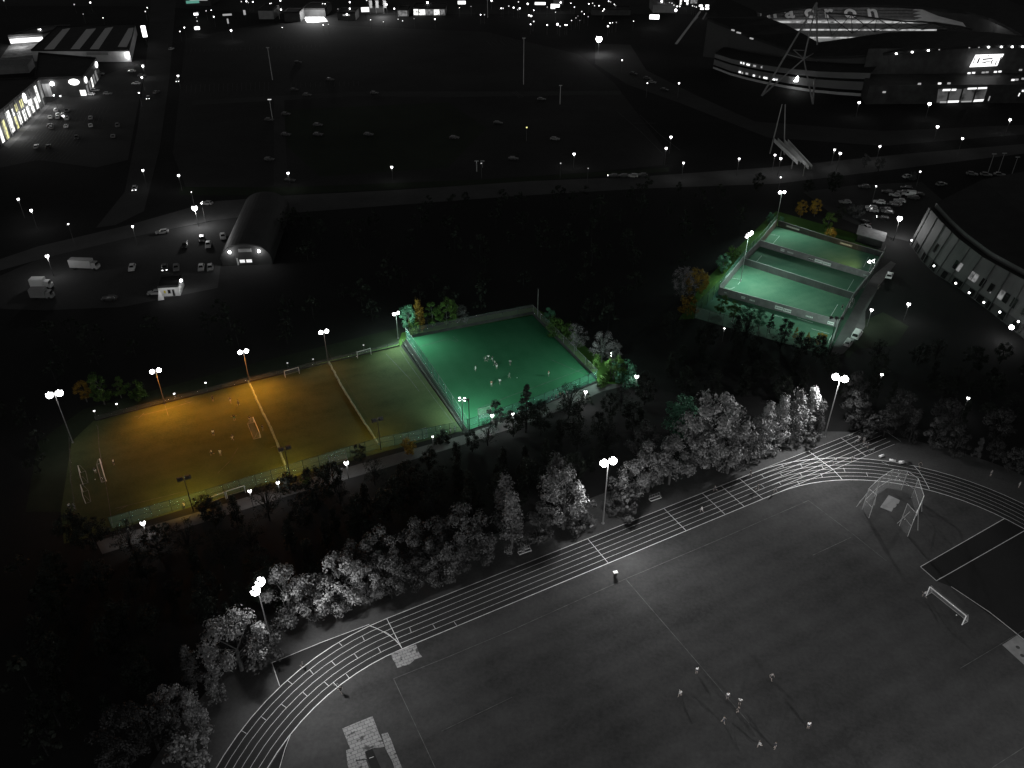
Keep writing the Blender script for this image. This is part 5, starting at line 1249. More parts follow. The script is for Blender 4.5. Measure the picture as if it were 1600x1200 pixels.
# supermarket
fr = G(137, 150); fl = G(64, 152); br = G(158, 119); hs2 = height_at(fr, 121)
bl = fl + (br - fr) + Vector((-14, 14, 0))
st = building('supermarket_building', [fl, fr, br, bl], hs2, 'dark supermarket with white oval signs and a lit glass corner', 'dark', 'roof',
    [(0, .86, .99, .2, hs2 * .34, 'win_lit', 'shop_window'), (0, .18, .26, .2, hs2 * .72, 'pale', 'panel'), (0, .02, .18, .2, hs2 * .72, 'grey', 'panel'), (1, .04, .14, .2, hs2 * .5, 'win_dim', 'shop_window'), (1, .2, .3, .2, hs2 * .55, 'win_dim', 'shop_window'), (1, .36, .46, .2, hs2 * .55, 'win_lit', 'shop_window'), (1, .52, .62, .2, hs2 * .55, 'win_dim', 'shop_window'), (1, .68, .80, .2, hs2 * .6, 'win_dim', 'shop_window')], parapet=.7)
u0 = (fr - fl).normalized(); u1 = (br - fr).normalized(); n0 = Vector((u0.y, -u0.x, 0)); n1 = Vector((u1.y, -u1.x, 0))
oval_sign(st, bld_local(st, fl + (fr - fl) * .80 + n0 * .4 + Z * hs2 * .78), u0, Z, 5.2, 3.0); oval_sign(st, bld_local(st, fr + (br - fr) * .08 + n1 * .4 + Z * hs2 * .78), u1, Z, 5, 3); oval_sign(st, bld_local(st, fr + (br - fr) * .86 + n1 * .4 + Z * hs2 * .80), u1, Z, 6, 3)
s = MB(); c_ = fl + (fr - fl) * .33 + n0 * .5 + Z * hs2 * .72 - st.location; s.ball(c_, .9, 8, 6); s.build('wall_lamp', M['lamp'], st)
lamp_light('supermarket_wall_light', fl + (fr - fl) * .14 + n0 * 3 + Z * 5, 420, radius=.5); lamp_light('supermarket_entrance_light', fr + n0 * 3 + n1 * 3 + Z * 3, 350, radius=.5)
# warehouse
wl, wr = G(54, 96), G(205.6, 96.6); hw = height_at(wr, 79)
wbl, wbr = G(89, 42, hw), G(211, 38, hw)
wt = building('warehouse_building', [wl, wr, Vector((wbr.x, wbr.y, 0)), Vector((wbl.x, wbl.y, 0))], hw, 'big warehouse with four pale skylight strips on its dark roof', 'pale', 'roof', [(0, .55, .60, .2, hw * .5, 'grey', 'door'), (0, .15, .32, hw * .25, hw * .6, 'grey', 'panel'), (0, .56, .78, hw * .6, hw * .85, 'grey', 'sign')], parapet=.4)
def sky_strip(q):
    s = MB(); s.poly([G(*p, hw + .06) - wt.location for p in q]); s.build('skylight', M['skylight'], wt)
m_, nt_, b_ = new_mat('ribbed_skylight'); N = nt_.nodes.new; Lk = nt_.links.new
tc = N('ShaderNodeTexCoord'); wv = N('ShaderNodeTexWave'); wv.bands_direction = 'Y'; wv.inputs['Scale'].default_value = .12; wv.inputs['Distortion'].default_value = .4
rp = N('ShaderNodeValToRGB'); rp.color_ramp.elements[0].color = (.05, .05, .05, 1); rp.color_ramp.elements[1].color = (.75, .75, .75, 1)
Lk(tc.outputs['Object'], wv.inputs['Vector']); Lk(wv.outputs['Fac'], rp.inputs['Fac']); Lk(rp.outputs['Color'], b_.inputs['Base Color']); b_.inputs['Emission Color'].default_value = (1, 1, 1, 1)
ml = N('ShaderNodeMath'); ml.operation = 'MULTIPLY'; ml.inputs[1].default_value = .018; Lk(rp.outputs['Color'], ml.inputs[0]); Lk(ml.outputs[0], b_.inputs['Emission Strength']); m_.cycles.emission_sampling = 'NONE'
M['skylight'] = m_
for q in (((68, 78), (84, 77), (110, 44), (98, 45.5)), ((110, 77), (124, 77), (150, 44.5), (135, 45.5)), ((140, 77), (154, 77), (177, 42), (164.5, 44)), ((184, 73), (198, 73.5), (212, 43), (201, 44))): sky_strip(q)
s = MB(); s.ball(G(198.5, 87, hw * .6) - wt.location, 1.0, 8, 6); s.build('wall_lamp', M['lamp'], wt)
lamp_light('warehouse_wall_light', G(196, 100) + Z * 4, 700, radius=.5); lamp_light('warehouse_wall_light', G(100, 104) + Z * 4, 500, radius=.5)
# loading bay
bl0, bl1 = G(17, 71), G(70, 67)
M['bay_lit'] = glow_mat('glowing_bay_wall', (1, 1, 1), 2.2)  # lit wall strip, its brightness put into a self-glowing surface
lt = building('loading_bay_building', [bl0, bl1, bl1 + Vector((6, 26, 0)), bl0 + Vector((6, 26, 0))], 5.5, 'low loading bay with a blazing white lit front beside the warehouse', 'grey', 'dark', [(0, .02, .98, 1.2, 3.6, 'bay_lit', 'glowing_bay_front')])
lamp_light('loading_bay_light', (bl0 + bl1) / 2 + Vector((0, -9, 6)), 3800, radius=1.0)
sheet('loading_yard', [G(0, 92), G(52, 86), G(72, 66), G(15, 70)], .032, ground_mat('cluttered_yard', g3(.05), g3(.32), .25, 1.2))
building('annexe_building', [G(-30, 118), G(46, 114), G(55, 104), G(-20, 106)], 4, 'low pale-roofed annexe behind the long shop', 'grey', 'concrete')

# curved-roof hall
q0, q1 = G(348, 416), G(426, 413); q3 = G(383, 333); ax = (q3 - q0); across = (q1 - q0); W_ = across.length; ua = across.normalized(); ul = Vector((-ua.y, ua.x, 0)); L_ = ax.length
hall = empty('hall_building', q0, 0, 'curved-roof hall with two white lamps on its arched end', 'building')
def arc(n=18):
    return [ua * (W_ / 2 - W_ / 2 * math.cos(math.pi * k / n)) + Z * (2.6 + 5.2 * math.sin(math.pi * k / n)) for k in range(n + 1)]
P_ = arc(); s = MB(); over = -ul * .8
for a, b in zip(P_, P_[1:]): s.poly([a + over, b + over, b + ul * L_, a + ul * L_][::-1]); s.poly([a + over - Z * .35, b + over - Z * .35, b + over, a + over])
s.build('roof', mat('curved_sheet_roof', .018, .6, .03, .2), hall)
s = MB(); s.poly([Vector(), across] + P_[::-1]); s.poly([p + ul * L_ for p in (P_ + [across, Vector()])]); s.poly([Vector(), P_[0], P_[0] + ul * L_, ul * L_]); s.poly([across, across + ul * L_, P_[-1] + ul * L_, P_[-1]]); s.build('wall', mat('hall_wall', .03, .8), hall)
for t0, t1, z0, z1, m in ((.36, .46, 1.0, 2.0, 'win_hall'), (.49, .60, 1.0, 2.0, 'win_hall'), (.30, .33, .2, 2.6, 'pale')):
    if m not in M: M[m] = glow_mat('lit_hall_window', (1, 1, 1), .9)
    s = MB(); c_ = across * ((t0 + t1) / 2) - ul * .08 + Z * ((z0 + z1) / 2); s.box(c_, (W_ * (t1 - t0), .12, z1 - z0), math.atan2(ua.y, ua.x)); s.build('window' if m != 'pale' else 'door_leaf', M[m], hall)
s = MB(); c_ = across * .5 - ul * .1 + Z * 5.2; s.box(c_, (W_ * .26, .12, 1.1), math.atan2(ua.y, ua.x)); s.build('sign', M['grey'], hall)
for t0 in (.2, .78):
    s = MB(); s.ball(across * t0 - ul * .5 + Z * 4.9, .42, 8, 6); s.build('wall_lamp', M['lamp'], hall); lamp_light('hall_lamp_light', q0 + across * t0 - ul * 1.2 + Z * 4.7, 350)
# lit cabin
c0, c1 = G(250, 464), G(282, 462); up_ = (c1 - c0); pn = Vector((-up_.y, up_.x, 0)).normalized() * 6.5
M['yellow_sign'] = mat('yellow_sign_paint', (.6, .5, .05), .6)
M['cabin_wall'] = mat('cabin_white_wall', .6, .7, .75, .5)
cb = building('cabin_building', [c0, c1, c1 + pn, c0 + pn], 3.4, 'small flat-roofed cabin with a lit white wall on the open lot', 'cabin_wall', 'roof', [(0, .45, .58, 1, 2.2, 'glass', 'window'), (0, .66, .76, .1, 2.2, 'glass', 'door'), (0, .26, .34, 1.2, 2.0, 'yellow_sign', 'sign')], parapet=.25)
s = MB(); s.ball(c1 + pn * .35 - cb.location + up_.normalized() * .5 + Z * 3.8, .38, 8, 6); s.build('wall_lamp', M['lamp'], cb); lamp_light('cabin_light', c1 + up_.normalized() * 2 - pn * .1 + Z * 4.2, 260); lamp_light('cabin_front_light', (c0 + c1) / 2 - pn * .5 + Z * 3.2, 160)
bo = G(252, 468); t = empty('sign_board', bo, .3, 'white pointed sign board at the corner of the lit cabin', 'sign'); s = MB()
s.poly([(-.9, -.4, 0), (.9, -.4, 0), (.1, 0, 3.0), (-.1, 0, 3.0)]); s.poly([(.9, .4, 0), (-.9, .4, 0), (-.1, 0, 3.0), (.1, 0, 3.0)]); s.build('board', M['white'], t)
s = MB(); s.bar((0, -.4, .03), (0, .4, .03), .05); s.build('stay', M['steel'], t)

# ------------------------------------------------------------------ ARENA (ribbed sloping side, dark roof)
HT = 12.4
base = [G(1421, 381), G(1440, 408), G(1461, 428), G(1501, 453), G(1548, 488), G(1600, 529), G(1680, 590)]
crest = [G(1451, 324, HT), G(1474, 350, HT), G(1498, 373, HT), G(1536, 402, HT), G(1583, 428, HT), G(1640, 458, HT), G(1725, 500, HT)]
def offf(f, t, over=0.0, up=0.0):
    """point of the sloping side: f along it, t from the ground (0) to the crest (1), over = metres further in over the roof"""
    i = min(int(f), len(base) - 2); k = f - i
    p = base[i].lerp(base[i + 1], k).lerp(crest[i].lerp(crest[i + 1], k), t)
    n_ = Vector((.86, .51, 0))
    return p + n_ * over + Vector((0, 0, up))
fine = [i + k / 6 for i in range(len(base) - 1) for k in range(6)] + [len(base) - 1.0]
ar = empty('arena_building', base[0], 0, 'big arena with a ribbed grey sloping side and a vast dark roof', 'building'); O = base[0]
low, slo, gut, par, rf = MB(), MB(), MB(), MB(), MB()
def strip(m_, a, b, p, q):
    m_.poly([offf(a, *p) - O, offf(b, *p) - O, offf(b, *q) - O, offf(a, *q) - O])
for a, b in zip(fine, fine[1:]):
    strip(low, a, b, (0,), (.22,)); strip(slo, a, b, (.22,), (1,)); strip(gut, a, b, (1,), (1, 3.2, -.6)); strip(par, a, b, (1, 3.2, -.6), (1, 3.4, .9)); strip(rf, a, b, (1, 3.4, .9), (1, 26, 4.5))
    pa, pb = offf(a, 1, 26, 4.5), offf(b, 1, 26, 4.5); rf.poly([pa - O, pb - O, Vector((260, pb.y + 45, HT + 4.5)) - O, Vector((260, pa.y + 45, HT + 4.5)) - O])
M['arena_clad'] = mat('arena_grey_cladding', .075, .7, .10, .15); M['arena_low'] = mat('arena_plinth', .045, .8)
low.build('plinth_wall', M['arena_low'], ar); slo.build('sloping_cladding', M['arena_clad'], ar); gut.build('gutter', M['roof'], ar); par.build('parapet', M['arena_clad'], ar); rf.build('roof', M['roof'], ar)
endw = MB(); ew = [offf(0, 0), offf(0, 1), offf(0, 1, 3.2, -.6), offf(0, 1, 3.4, .9), offf(0, 1, 26, 4.5)]; ew.append(Vector((260, ew[-1].y + 45, HT + 4.5))); ew.append(Vector((260, ew[-1].y, 0)))
endw.poly([p - O for p in ew]); endw.build('end_wall', M['dark'], ar)
outw = lambda f: Vector((-.16, -.05, .05))
for k in range(13):
    f = .15 + k * .47
    if f > 5.9: break
    s = MB(); s.bar(offf(f, .03) - O + outw(f), offf(f, .995) - O + outw(f), .17, n=4); s.build('rib', M['dark'], ar)
def pane(nm, f, w_, t0, t1, m):
    s = MB(); s.poly([offf(f, t0) - O + outw(f), offf(f + w_, t0) - O + outw(f), offf(f + w_, t1) - O + outw(f), offf(f, t1) - O + outw(f)]); s.build(nm, M[m], ar)
for f, m in ((1.25, 'glass'), (2.35, 'glass'), (2.50, 'win_dim'), (2.95, 'win_dim'), (3.10, 'win_dim'), (3.35, 'glass'), (3.62, 'glass'), (3.95, 'win_dim'), (4.10, 'glass'), (4.32, 'glass'), (4.65, 'glass'), (4.95, 'glass')): pane('window', f, .13, .36, .58, m)
for f in (.35, .9, 1.05, 1.5, 1.72, 2.2, 2.62, 2.8, 3.2, 3.5, 3.8, 4.2, 4.6, 5.1): pane('door_opening', f, .17, .02, .2, 'glass')
for x, y in ((1427, 375), (1462, 415), (1496, 442), (1517, 457), (1540, 472), (1565, 487), (1594, 502)):
    p = G(x, y, 3.4); s = MB(); s.ball(p - O - Vector((.6, .2, 0)), .30, 8, 5); s.build('wall_lamp', M['lamp_soft'], ar)
p = G(1585, 510, 4.0); s = MB(); s.ball(p - O - Vector((1.0, .5, 0)), .6, 8, 6); s.build('wall_lamp', M['lamp'], ar); lamp_light('arena_door_light', p - Vector((2.5, 2, 0)), 420)

# ------------------------------------------------------------------ STADIUM
stad = empty('stadium_building', (200, 500, 0), 0, 'large stadium bowl glowing inside, with sweeping dark roofs', 'stadium'); O = Vector((200, 500, 0))
outer = [G(1105, 28, 24), G(1140, 42, 20.5), G(1170, 55, 18), G(1225, 74, 15), G(1275, 88, 14), G(1335, 87, 16.5), G(1400, 81, 20), G(1450, 76, 22.5), G(1500, 72, 24), G(1550, 70.5, 24.5), G(1600, 70, 24), G(1680, 74, 21)]
inner = [G(1195, 25, 22.5), G(1203, 29, 22), G(1225, 37, 21), G(1252, 51, 20), G(1278, 66, 18.5), G(1330, 59, 22), G(1392, 50, 24), G(1445, 48.5, 25), G(1500, 48, 25), G(1550, 50.5, 24), G(1592, 55.5, 22.5), G(1660, 62, 20)]
r = MB()
for i in range(len(outer) - 1):
    a, b, c_, d_ = outer[i] - O, outer[i + 1] - O, inner[i + 1] - O, inner[i] - O
    r.poly([a, b, c_, d_]); r.poly([a - Z * 1.3, b - Z * 1.3, b, a]); r.poly([d_ - Z * 1.6, c_ - Z * 1.6, c_, d_][::-1]); r.poly([a - Z * 1.3, d_ - Z * 1.6, c_ - Z * 1.6, b - Z * 1.3])
r.build('near_roof', M['roof'], stad)
fin = [G(1190, 21.5, 23), G(1225, 15, 23), G(1260, 9.5, 23), G(1300, 7.3, 23), G(1350, 7, 23), G(1400, 8, 23), G(1440, 10.5, 23), G(1480, 15, 23), G(1510, 18, 23), G(1545, 27, 23), G(1575, 41, 23), G(1600, 56, 23)]
r = MB(); cx_ = Vector((205, 510, 0))
for kf, (a, b) in enumerate(zip(fin, fin[1:])):
    ao = a + Vector(((a.x - cx_.x) * .32, (a.y - cx_.y) * .55 + 30, 5)); bo_ = b + Vector(((b.x - cx_.x) * .32, (b.y - cx_.y) * .55 + 30, 5))
    r.poly([a - O, b - O, bo_ - O, ao - O]); r.poly([a - O - Z * 1.5, b - O - Z * 1.5, b - O, a - O])
    if kf > 2: r.poly([ao - O - Z * 30, bo_ - O - Z * 30, bo_ - O, ao - O][::-1])
r.build('far_roof', M['roof'], stad)
# far stand: tiers of seats, a bright strip between, the pitch in front
M['seats'] = mat('dark_seats', .06, .8, .10, .6); M['seats_white'] = mat('white_seats', .5, .8)
tier = [(566, .4, 574, 3.5), (574.3, 4.3, 581, 6.5), (581, 6.5, 581.6, 8.6), (581.6, 8.6, 600, 21)]
for k, (y0, z0, y1, z1) in enumerate(tier):
    s = MB(); nstep = 8 if k in (0, 1, 3) else 1
    for i in range(nstep):
        t0, t1 = i / nstep, (i + 1) / nstep; ya, za, yb, zb = y0 + (y1 - y0) * t0, z0 + (z1 - z0) * t0, y0 + (y1 - y0) * t1, z0 + (z1 - z0) * t1
        if nstep == 1: s.poly([(160 - O.x, ya - O.y, za), (310 - O.x, ya - O.y, za), (310 - O.x, yb - O.y, zb), (160 - O.x, yb - O.y, zb)])
        else:
            s.poly([(160 - O.x, ya - O.y, za), (310 - O.x, ya - O.y, za), (310 - O.x, ya - O.y, zb), (160 - O.x, ya - O.y, zb)]); s.poly([(160 - O.x, ya - O.y, zb), (310 - O.x, ya - O.y, zb), (310 - O.x, yb - O.y, zb), (160 - O.x, yb - O.y, zb)])
    s.build(('lower_tier', 'middle_tier', 'tier_front', 'upper_tier')[k], M[('seats', 'seats', 'pale', 'seats')[k]], stad)
M['strip'] = shop_mat('lit_concourse_strip', (1, 1, 1), .5, .35)
for y, z, x0, x1 in ((581.0, 7.3, 165, 262), (573.8, 4.0, 172, 275), (565.4, .9, 178, 285)):
    s = MB(); s.box((( x0 + x1) / 2 - O.x, y - O.y, z), (x1 - x0, .3, .9)); s.build('lit_strip', M['strip'], stad)
s = MB(); s.poly([(140 - O.x, 470 - O.y, .3), (310 - O.x, 470 - O.y, .3), (310 - O.x, 565 - O.y, .3), (140 - O.x, 565 - O.y, .3)]); s.build('playing_pitch', M['pale'], stad)
s = MB(); s.poly([(262 - O.x, 582 - O.y, 8.8), (300 - O.x, 560 - O.y, 7), (312 - O.x, 575 - O.y, 19), (264 - O.x, 599.5 - O.y, 21.3)]); s.build('corner_panel', M['pale'], stad)
# seat letters
def ray_plane(px, py, y0, z0, y1, z1):
    lo, hi = 300, 900
    u, v = px - 800, py - 600; d3 = RT * (u / F) - UP * (v / F) + FWD; n3 = Vector((0, -(z1 - z0), (y1 - y0)))
    t = (Vector((0, y0, z0)) - Vector((0, 0, CAMH))).dot(n3) / d3.dot(n3); return Vector((0, 0, CAMH)) + d3 * t
tilt = math.atan2(21 - 8.6, 600 - 581.6)
for ch, px in zip('macron', (1200, 1233, 1264, 1294, 1328, 1363)):
    p = ray_plane(px, 19, 581.6, 10.8, 600, 23.2); cu = bpy.data.curves.new('seat_letter', 'FONT'); cu.body = ch; cu.size = 15; cu.align_x = 'CENTER'; cu.align_y = 'CENTER'; cu.offset = .35; cu.extrude = .15
    tmp = bpy.data.objects.new('tmp', cu); COL.objects.link(tmp); dg = bpy.context.evaluated_depsgraph_get(); me = bpy.data.meshes.new_from_object(tmp.evaluated_get(dg)); bpy.data.objects.remove(tmp)
    me.name = 'seat_letter'; me.materials.clear(); me.materials.append(M['seats_white']); lo = bpy.data.objects.new('seat_letter', me); COL.objects.link(lo); adopt(lo, stad); lo.location = p - O; lo.rotation_euler = (tilt, 0, 0)
for x, y, z, P in ((195, 566, 18, 3600), (225, 566, 18, 3600), (255, 560, 18, 3400), (290, 540, 16, 2500), (165, 555, 18, 2400), (215, 520, 15, 2200)): lamp_light('stadium_light', (x, y, z), P, radius=1.5)
# truss under the near roof edge
s = MB(); tp = [G(1290, 20, 26), G(1330, 23, 25), G(1370, 28.5, 24), G(1410, 33, 23.5), G(1460, 35, 23), G(1500, 41, 22), G(1520, 46, 21)]; bt = [G(1300, 56, 20), G(1332, 52, 20), G(1366, 50, 20), G(1402, 47, 20), G(1440, 46, 20), G(1490, 45, 20), G(1520, 47.5, 20)]
s.tube([p - O for p in tp], .45, 5)
for i in range(len(tp)):
    s.bar(tp[i] - O, bt[i] - O, .22, n=4)
    if i + 1 < len(tp): s.bar(tp[i + 1] - O, bt[i] - O, .22, n=4); s.bar(tp[i] - O, bt[i + 1] - O, .22, n=4)
s.build('roof_truss', M['dark'], stad)
# facade band
fb = [G(1114, 107), G(1140, 117), G(1165, 124), G(1190, 130), G(1230, 138), G(1270, 144), G(1310, 148), G(1352, 151)]
hts = [8, 8.4, 8.8, 9.2, 9.8, 10.4, 11, 11.6]
bands = [(0, .12, 'pale'), (.12, .26, 'glass'), (.26, .62, 'grey_band'), (.62, .74, 'glass'), (.74, 1.0, 'grey_band')]
M['grey_band'] = mat('stadium_pale_band', .11, .7, .14, .1)
inn = Vector((.55, .83, 0))
for k, (a, b, m) in enumerate(bands):
    s = MB()
    for i in range(len(fb) - 1):
        p, q = fb[i] - O, fb[i + 1] - O; ins = inn * (.25 if m == 'glass' else 0)
        s.poly([p + ins + Z * hts[i] * a, q + ins + Z * hts[i + 1] * a, q + ins + Z * hts[i + 1] * b, p + ins + Z * hts[i] * b])
        if m != 'glass': s.poly([p + Z * hts[i] * b, q + Z * hts[i + 1] * b, q + inn * .6 + Z * hts[i + 1] * b, p + inn * .6 + Z * hts[i] * b])
    s.build('facade_band' if m != 'glass' else 'window_band', M[m], stad)
s = MB()
for i in range(len(fb) - 1): s.poly([fb[i] - O + Z * hts[i], fb[i + 1] - O + Z * hts[i + 1], fb[i + 1] - O + inn * 14 + Z * (hts[i + 1] + 1.5), fb[i] - O + inn * 14 + Z * (hts[i] + 1.5)])
s.build('lower_roof', M['roof'], stad)
M['win_bright'] = glow_mat('bright_window', (1, 1, 1), 1.3); M['win_soft'] = glow_mat('soft_window', (1, 1, 1), .35)
for x, y, w_, m in ((1158, 98, .9, 'win_bright'), (1162, 99, .9, 'win_bright'), (1169, 101, 2.2, 'win_bright'), (1179, 103, 1.6, 'win_soft'), (1190, 105, .8, 'win_soft'), (1156, 112.5, 1.4, 'win_bright'), (1160, 114, .8, 'win_soft'), (1167, 115, 1.6, 'win_soft'), (1178, 118, 1.2, 'win_bright'), (1187, 120, .7, 'win_soft'), (1196, 121.7, 2.4, 'win_bright'), (1209, 124, 2.0, 'win_bright'), (1214, 124.5, .5, 'win_bright')):
    i = min(range(len(fb)), key=lambda k: abs((1114, 1140, 1165, 1190, 1230, 1270, 1310, 1352)[k] - x)); q = fb[min(i + 1, 7)] if i < 7 else fb[i]; p = fb[i - 1] if i else fb[i]
    dd = (q - p).normalized()
    # the window sits where the survey ray meets the facade
    u, v = x - 800, y - 600; d3 = RT * (u / F) - UP * (v / F) + FWD; n3 = Vector((dd.y, -dd.x, 0)); t3 = (fb[i] - Vector((0, 0, CAMH))).dot(n3) / d3.dot(n3); w3 = Vector((0, 0, CAMH)) + d3 * t3
    s = MB(); s.box(w3 - O - inn * .1, (w_, .2, .9), math.atan2(dd.y, dd.x)); s.build('lit_window', M[m], stad)
p = G(1247, 124, 5) ; 
s = MB(); c_ = p - O - inn * 1.0; s.poly([c_ + Vector((-1.6, 0, -.9)), c_ + Vector((1.6, 0, -.9)), c_ + Vector((0, 0, 1.8))]); s.poly([c_ + Vector((-1.6, .4, -.9)), c_ + Vector((0, .4, 1.8)), c_ + Vector((1.6, .4, -.9))]); s.build('wall_lamp', M['lamp'], stad)
lamp_light('stadium_door_light', G(1244, 141) + Z * 3 - inn * 3, 260)
# main front: podium, glass hall, sign and spotlights under the roof edge
pf = [G(1352, 163), G(1465, 162), G(1600, 161), G(1680, 160)]
s = MB()
for a, b in zip(pf, pf[1:]): s.poly([a - O, b - O, b - O + Z * 9, a - O + Z * 9]); s.poly([a - O + Z * 9, b - O + Z * 9, b - O + Vector((4, 22, 9)), a - O + Vector((4, 22, 9))]); s.poly([a - O + Vector((4, 22, 9)), b - O + Vector((4, 22, 9)), b - O + Vector((5, 24, 21)), a - O + Vector((5, 24, 21))])
s.poly([pf[0] - O, pf[0] - O + Z * 9, pf[0] - O + Vector((4, 22, 9)), pf[0] - O + Vector((4, 22, 0))][::-1]); s.build('front_wall', M['dark'], stad)
def on_front(x, y, dy=0.0, base_=pf, out=.25):
    u, v = x - 800, y - 600; d3 = RT * (u / F) - UP * (v / F) + FWD; a, b = base_[0] + Vector((0, dy, 0)), base_[-1] + Vector((0, dy, 0)); dd = (b - a).normalized(); n3 = Vector((dd.y, -dd.x, 0)); t3 = (a - Vector((0, 0, CAMH))).dot(n3) / d3.dot(n3); return Vector((0, 0, CAMH)) + d3 * t3 + Vector((0, -out, 0)), math.atan2(dd.y, dd.x)
def front_quad(nm, q, m, dy=0.0, out=.25):
    P_ = [on_front(x, y, dy, out=out)[0] - O for x, y in q]; s = MB(); s.poly(P_); s.poly([p + Vector((0, .12, 0)) for p in P_][::-1])
    for a, b in zip(P_, P_[1:] + P_[:1]): s.poly([a, a + Vector((0, .12, 0)), b + Vector((0, .12, 0)), b])
    return s.build(nm, M[m], stad)
M['hall_glass'] = shop_mat('hall_glass', (1, 1, 1), .07, .25)
for q in (((1463, 160), (1478, 160), (1482, 139), (1466, 139)), ((1481, 159.6), (1497, 159.4), (1503, 139), (1485, 139)), ((1500, 159), (1518, 158.6), (1524, 137.5), (1506, 138)), ((1521, 158.4), (1536, 158), (1543, 136.5), (1527, 137.5))): front_quad('hall_window', q, 'hall_glass')
for q, m in ((((1472, 142), (1484, 141.6), (1485, 138.6), (1473, 139)), 'win_bright'), (((1486, 141.5), (1493, 141.3), (1494, 138.4), (1487, 138.6)), 'win_bright'), (((1511, 139.6), (1525, 139), (1526, 136.4), (1512, 137)), 'win_bright'), (((1527, 139), (1541, 138.4), (1542, 135.8), (1528, 136.3)), 'win_bright'), (((1480, 160.2), (1497, 159.8), (1498, 156.6), (1481, 157)), 'win_bright'), (((1520, 158.8), (1535, 158), (1537, 154.6), (1522, 155.4)), 'win_bright'), (((1468, 160.5), (1478, 160.4), (1478.5, 158), (1468.5, 158)), 'win_soft'), (((1501, 159.5), (1517, 159), (1518, 157), (1502, 157.5)), 'win_soft'), (((1543, 157), (1544.5, 157), (1547, 150), (1545.5, 150)), 'win_soft'), (((1590, 150), (1591.5, 150), (1593.5, 145), (1592, 145)), 'win_bright')):
    front_quad('lit_window', q, m, 0, .45)
M['sign_bright'] = glow_mat('bright_sign', (1, 1, 1), 2.2); M['sign_mark'] = mat('sign_mark', .08, .8)
sg = front_quad('illuminated_sign', ((1510.5, 102.5), (1553, 100.5), (1564, 82), (1520, 83.5)), 'sign_bright', 23, 3.2)
def sign_mark(q):
    P_ = [on_front(x, y, 23, out=3.4)[0] - O for x, y in q]; s = MB(); s.poly(P_); o_ = s.build('sign_letter', M['sign_mark'], sg)
for q in (((1514.5, 97.5), (1516, 97.5), (1520, 86.5), (1518.5, 86.5)), ((1521, 96), (1523.5, 97.5), (1527, 88), (1524.5, 88)), ((1528, 97), (1536, 95.5), (1536.5, 94), (1529, 95)), ((1530.5, 91.5), (1546, 90), (1546.5, 87.8), (1531, 89)), ((1532, 95.8), (1545, 93.5), (1545.5, 92.5), (1533, 93.6)), ((1542, 98.5), (1544, 98.5), (1547, 91), (1545, 91)), ((1549, 99), (1551, 99), (1553, 93), (1551, 93)), ((1554, 98), (1556, 97.8), (1560.5, 86), (1558.5, 86)), ((1537, 85.5), (1541, 85.3), (1541.5, 83.8), (1537.5, 84))): sign_mark(q)
for x, y, m in ((1510, 112, 'win_bright'), (1517, 111.5, 'win_bright'), (1532, 111, 'win_soft'), (1538, 110.5, 'win_soft'), (1551, 110, 'win_bright'), (1558, 109.5, 'win_bright'), (1436, 130.5, 'win_soft'), (1467.5, 130, 'win_bright'), (1482, 129.8, 'win_soft'), (1582, 124.5, 'win_bright'), (1588, 124, 'win_soft'), (1598, 122.5, 'win_soft'), (1381, 143.5, 'win_soft'), (1590, 107, 'win_soft'), (1598.5, 141.5, 'win_bright')):
    p, an = on_front(x, y, 22 if y < 115 else 0, out=.5 if y >= 115 else 3); s = MB(); s.box(p - O, (1.5, .25, .8), an); s.build('lit_window', M[m], stad)
for x, y in ((1401, 81), (1426, 78.5), (1451, 76.5), (1468, 75), (1545, 70.5), (1565, 69.5), (1582, 69.8), (1598, 70.3), (1515, 71.5), (1530, 71)):
    XS = (1105, 1140, 1170, 1225, 1275, 1335, 1400, 1450, 1500, 1550, 1600, 1680); i = max(k for k in range(11) if XS[k] <= x); p = outer[i].lerp(outer[i + 1], (x - XS[i]) / (XS[i + 1] - XS[i])); s = MB(); s.ball(p - O - Vector((.3, .9, .7)), .62 if x > 1540 or x < 1460 else .4, 7, 5, .7); s.build('roof_lamp', M['lamp_soft'] if x > 1540 or x < 1460 else M['win_soft'], stad)
for x, y, w_ in ((1110, 27.5, 1.6), (1122, 33, 2.2), (1146, 45, 2.2), (1155, 49, 3), (1175, 58, 2.4)):
    p = G(x, y, 24 - (x - 1105) * .09); s = MB(); s.box(p - O - Vector((.3, .6, .6)), (w_, .4, .7), -1.0); s.build('roof_lamp', M['lamp_soft'] if x == 1110 else M['win_soft'], stad)
# left stand wall under its roof
s = MB(); ins_ = Vector((.5, .8, 0))
for i in range(6): s.poly([Vector((outer[i].x, outer[i].y, 3)) + ins_ - O, Vector((outer[i + 1].x, outer[i + 1].y, 3)) + ins_ - O, outer[i + 1] - Z * 1.3 + ins_ - O, outer[i] - Z * 1.3 + ins_ - O])
s.build('stand_wall', mat('stand_wall_cladding', .045, .8), stad)
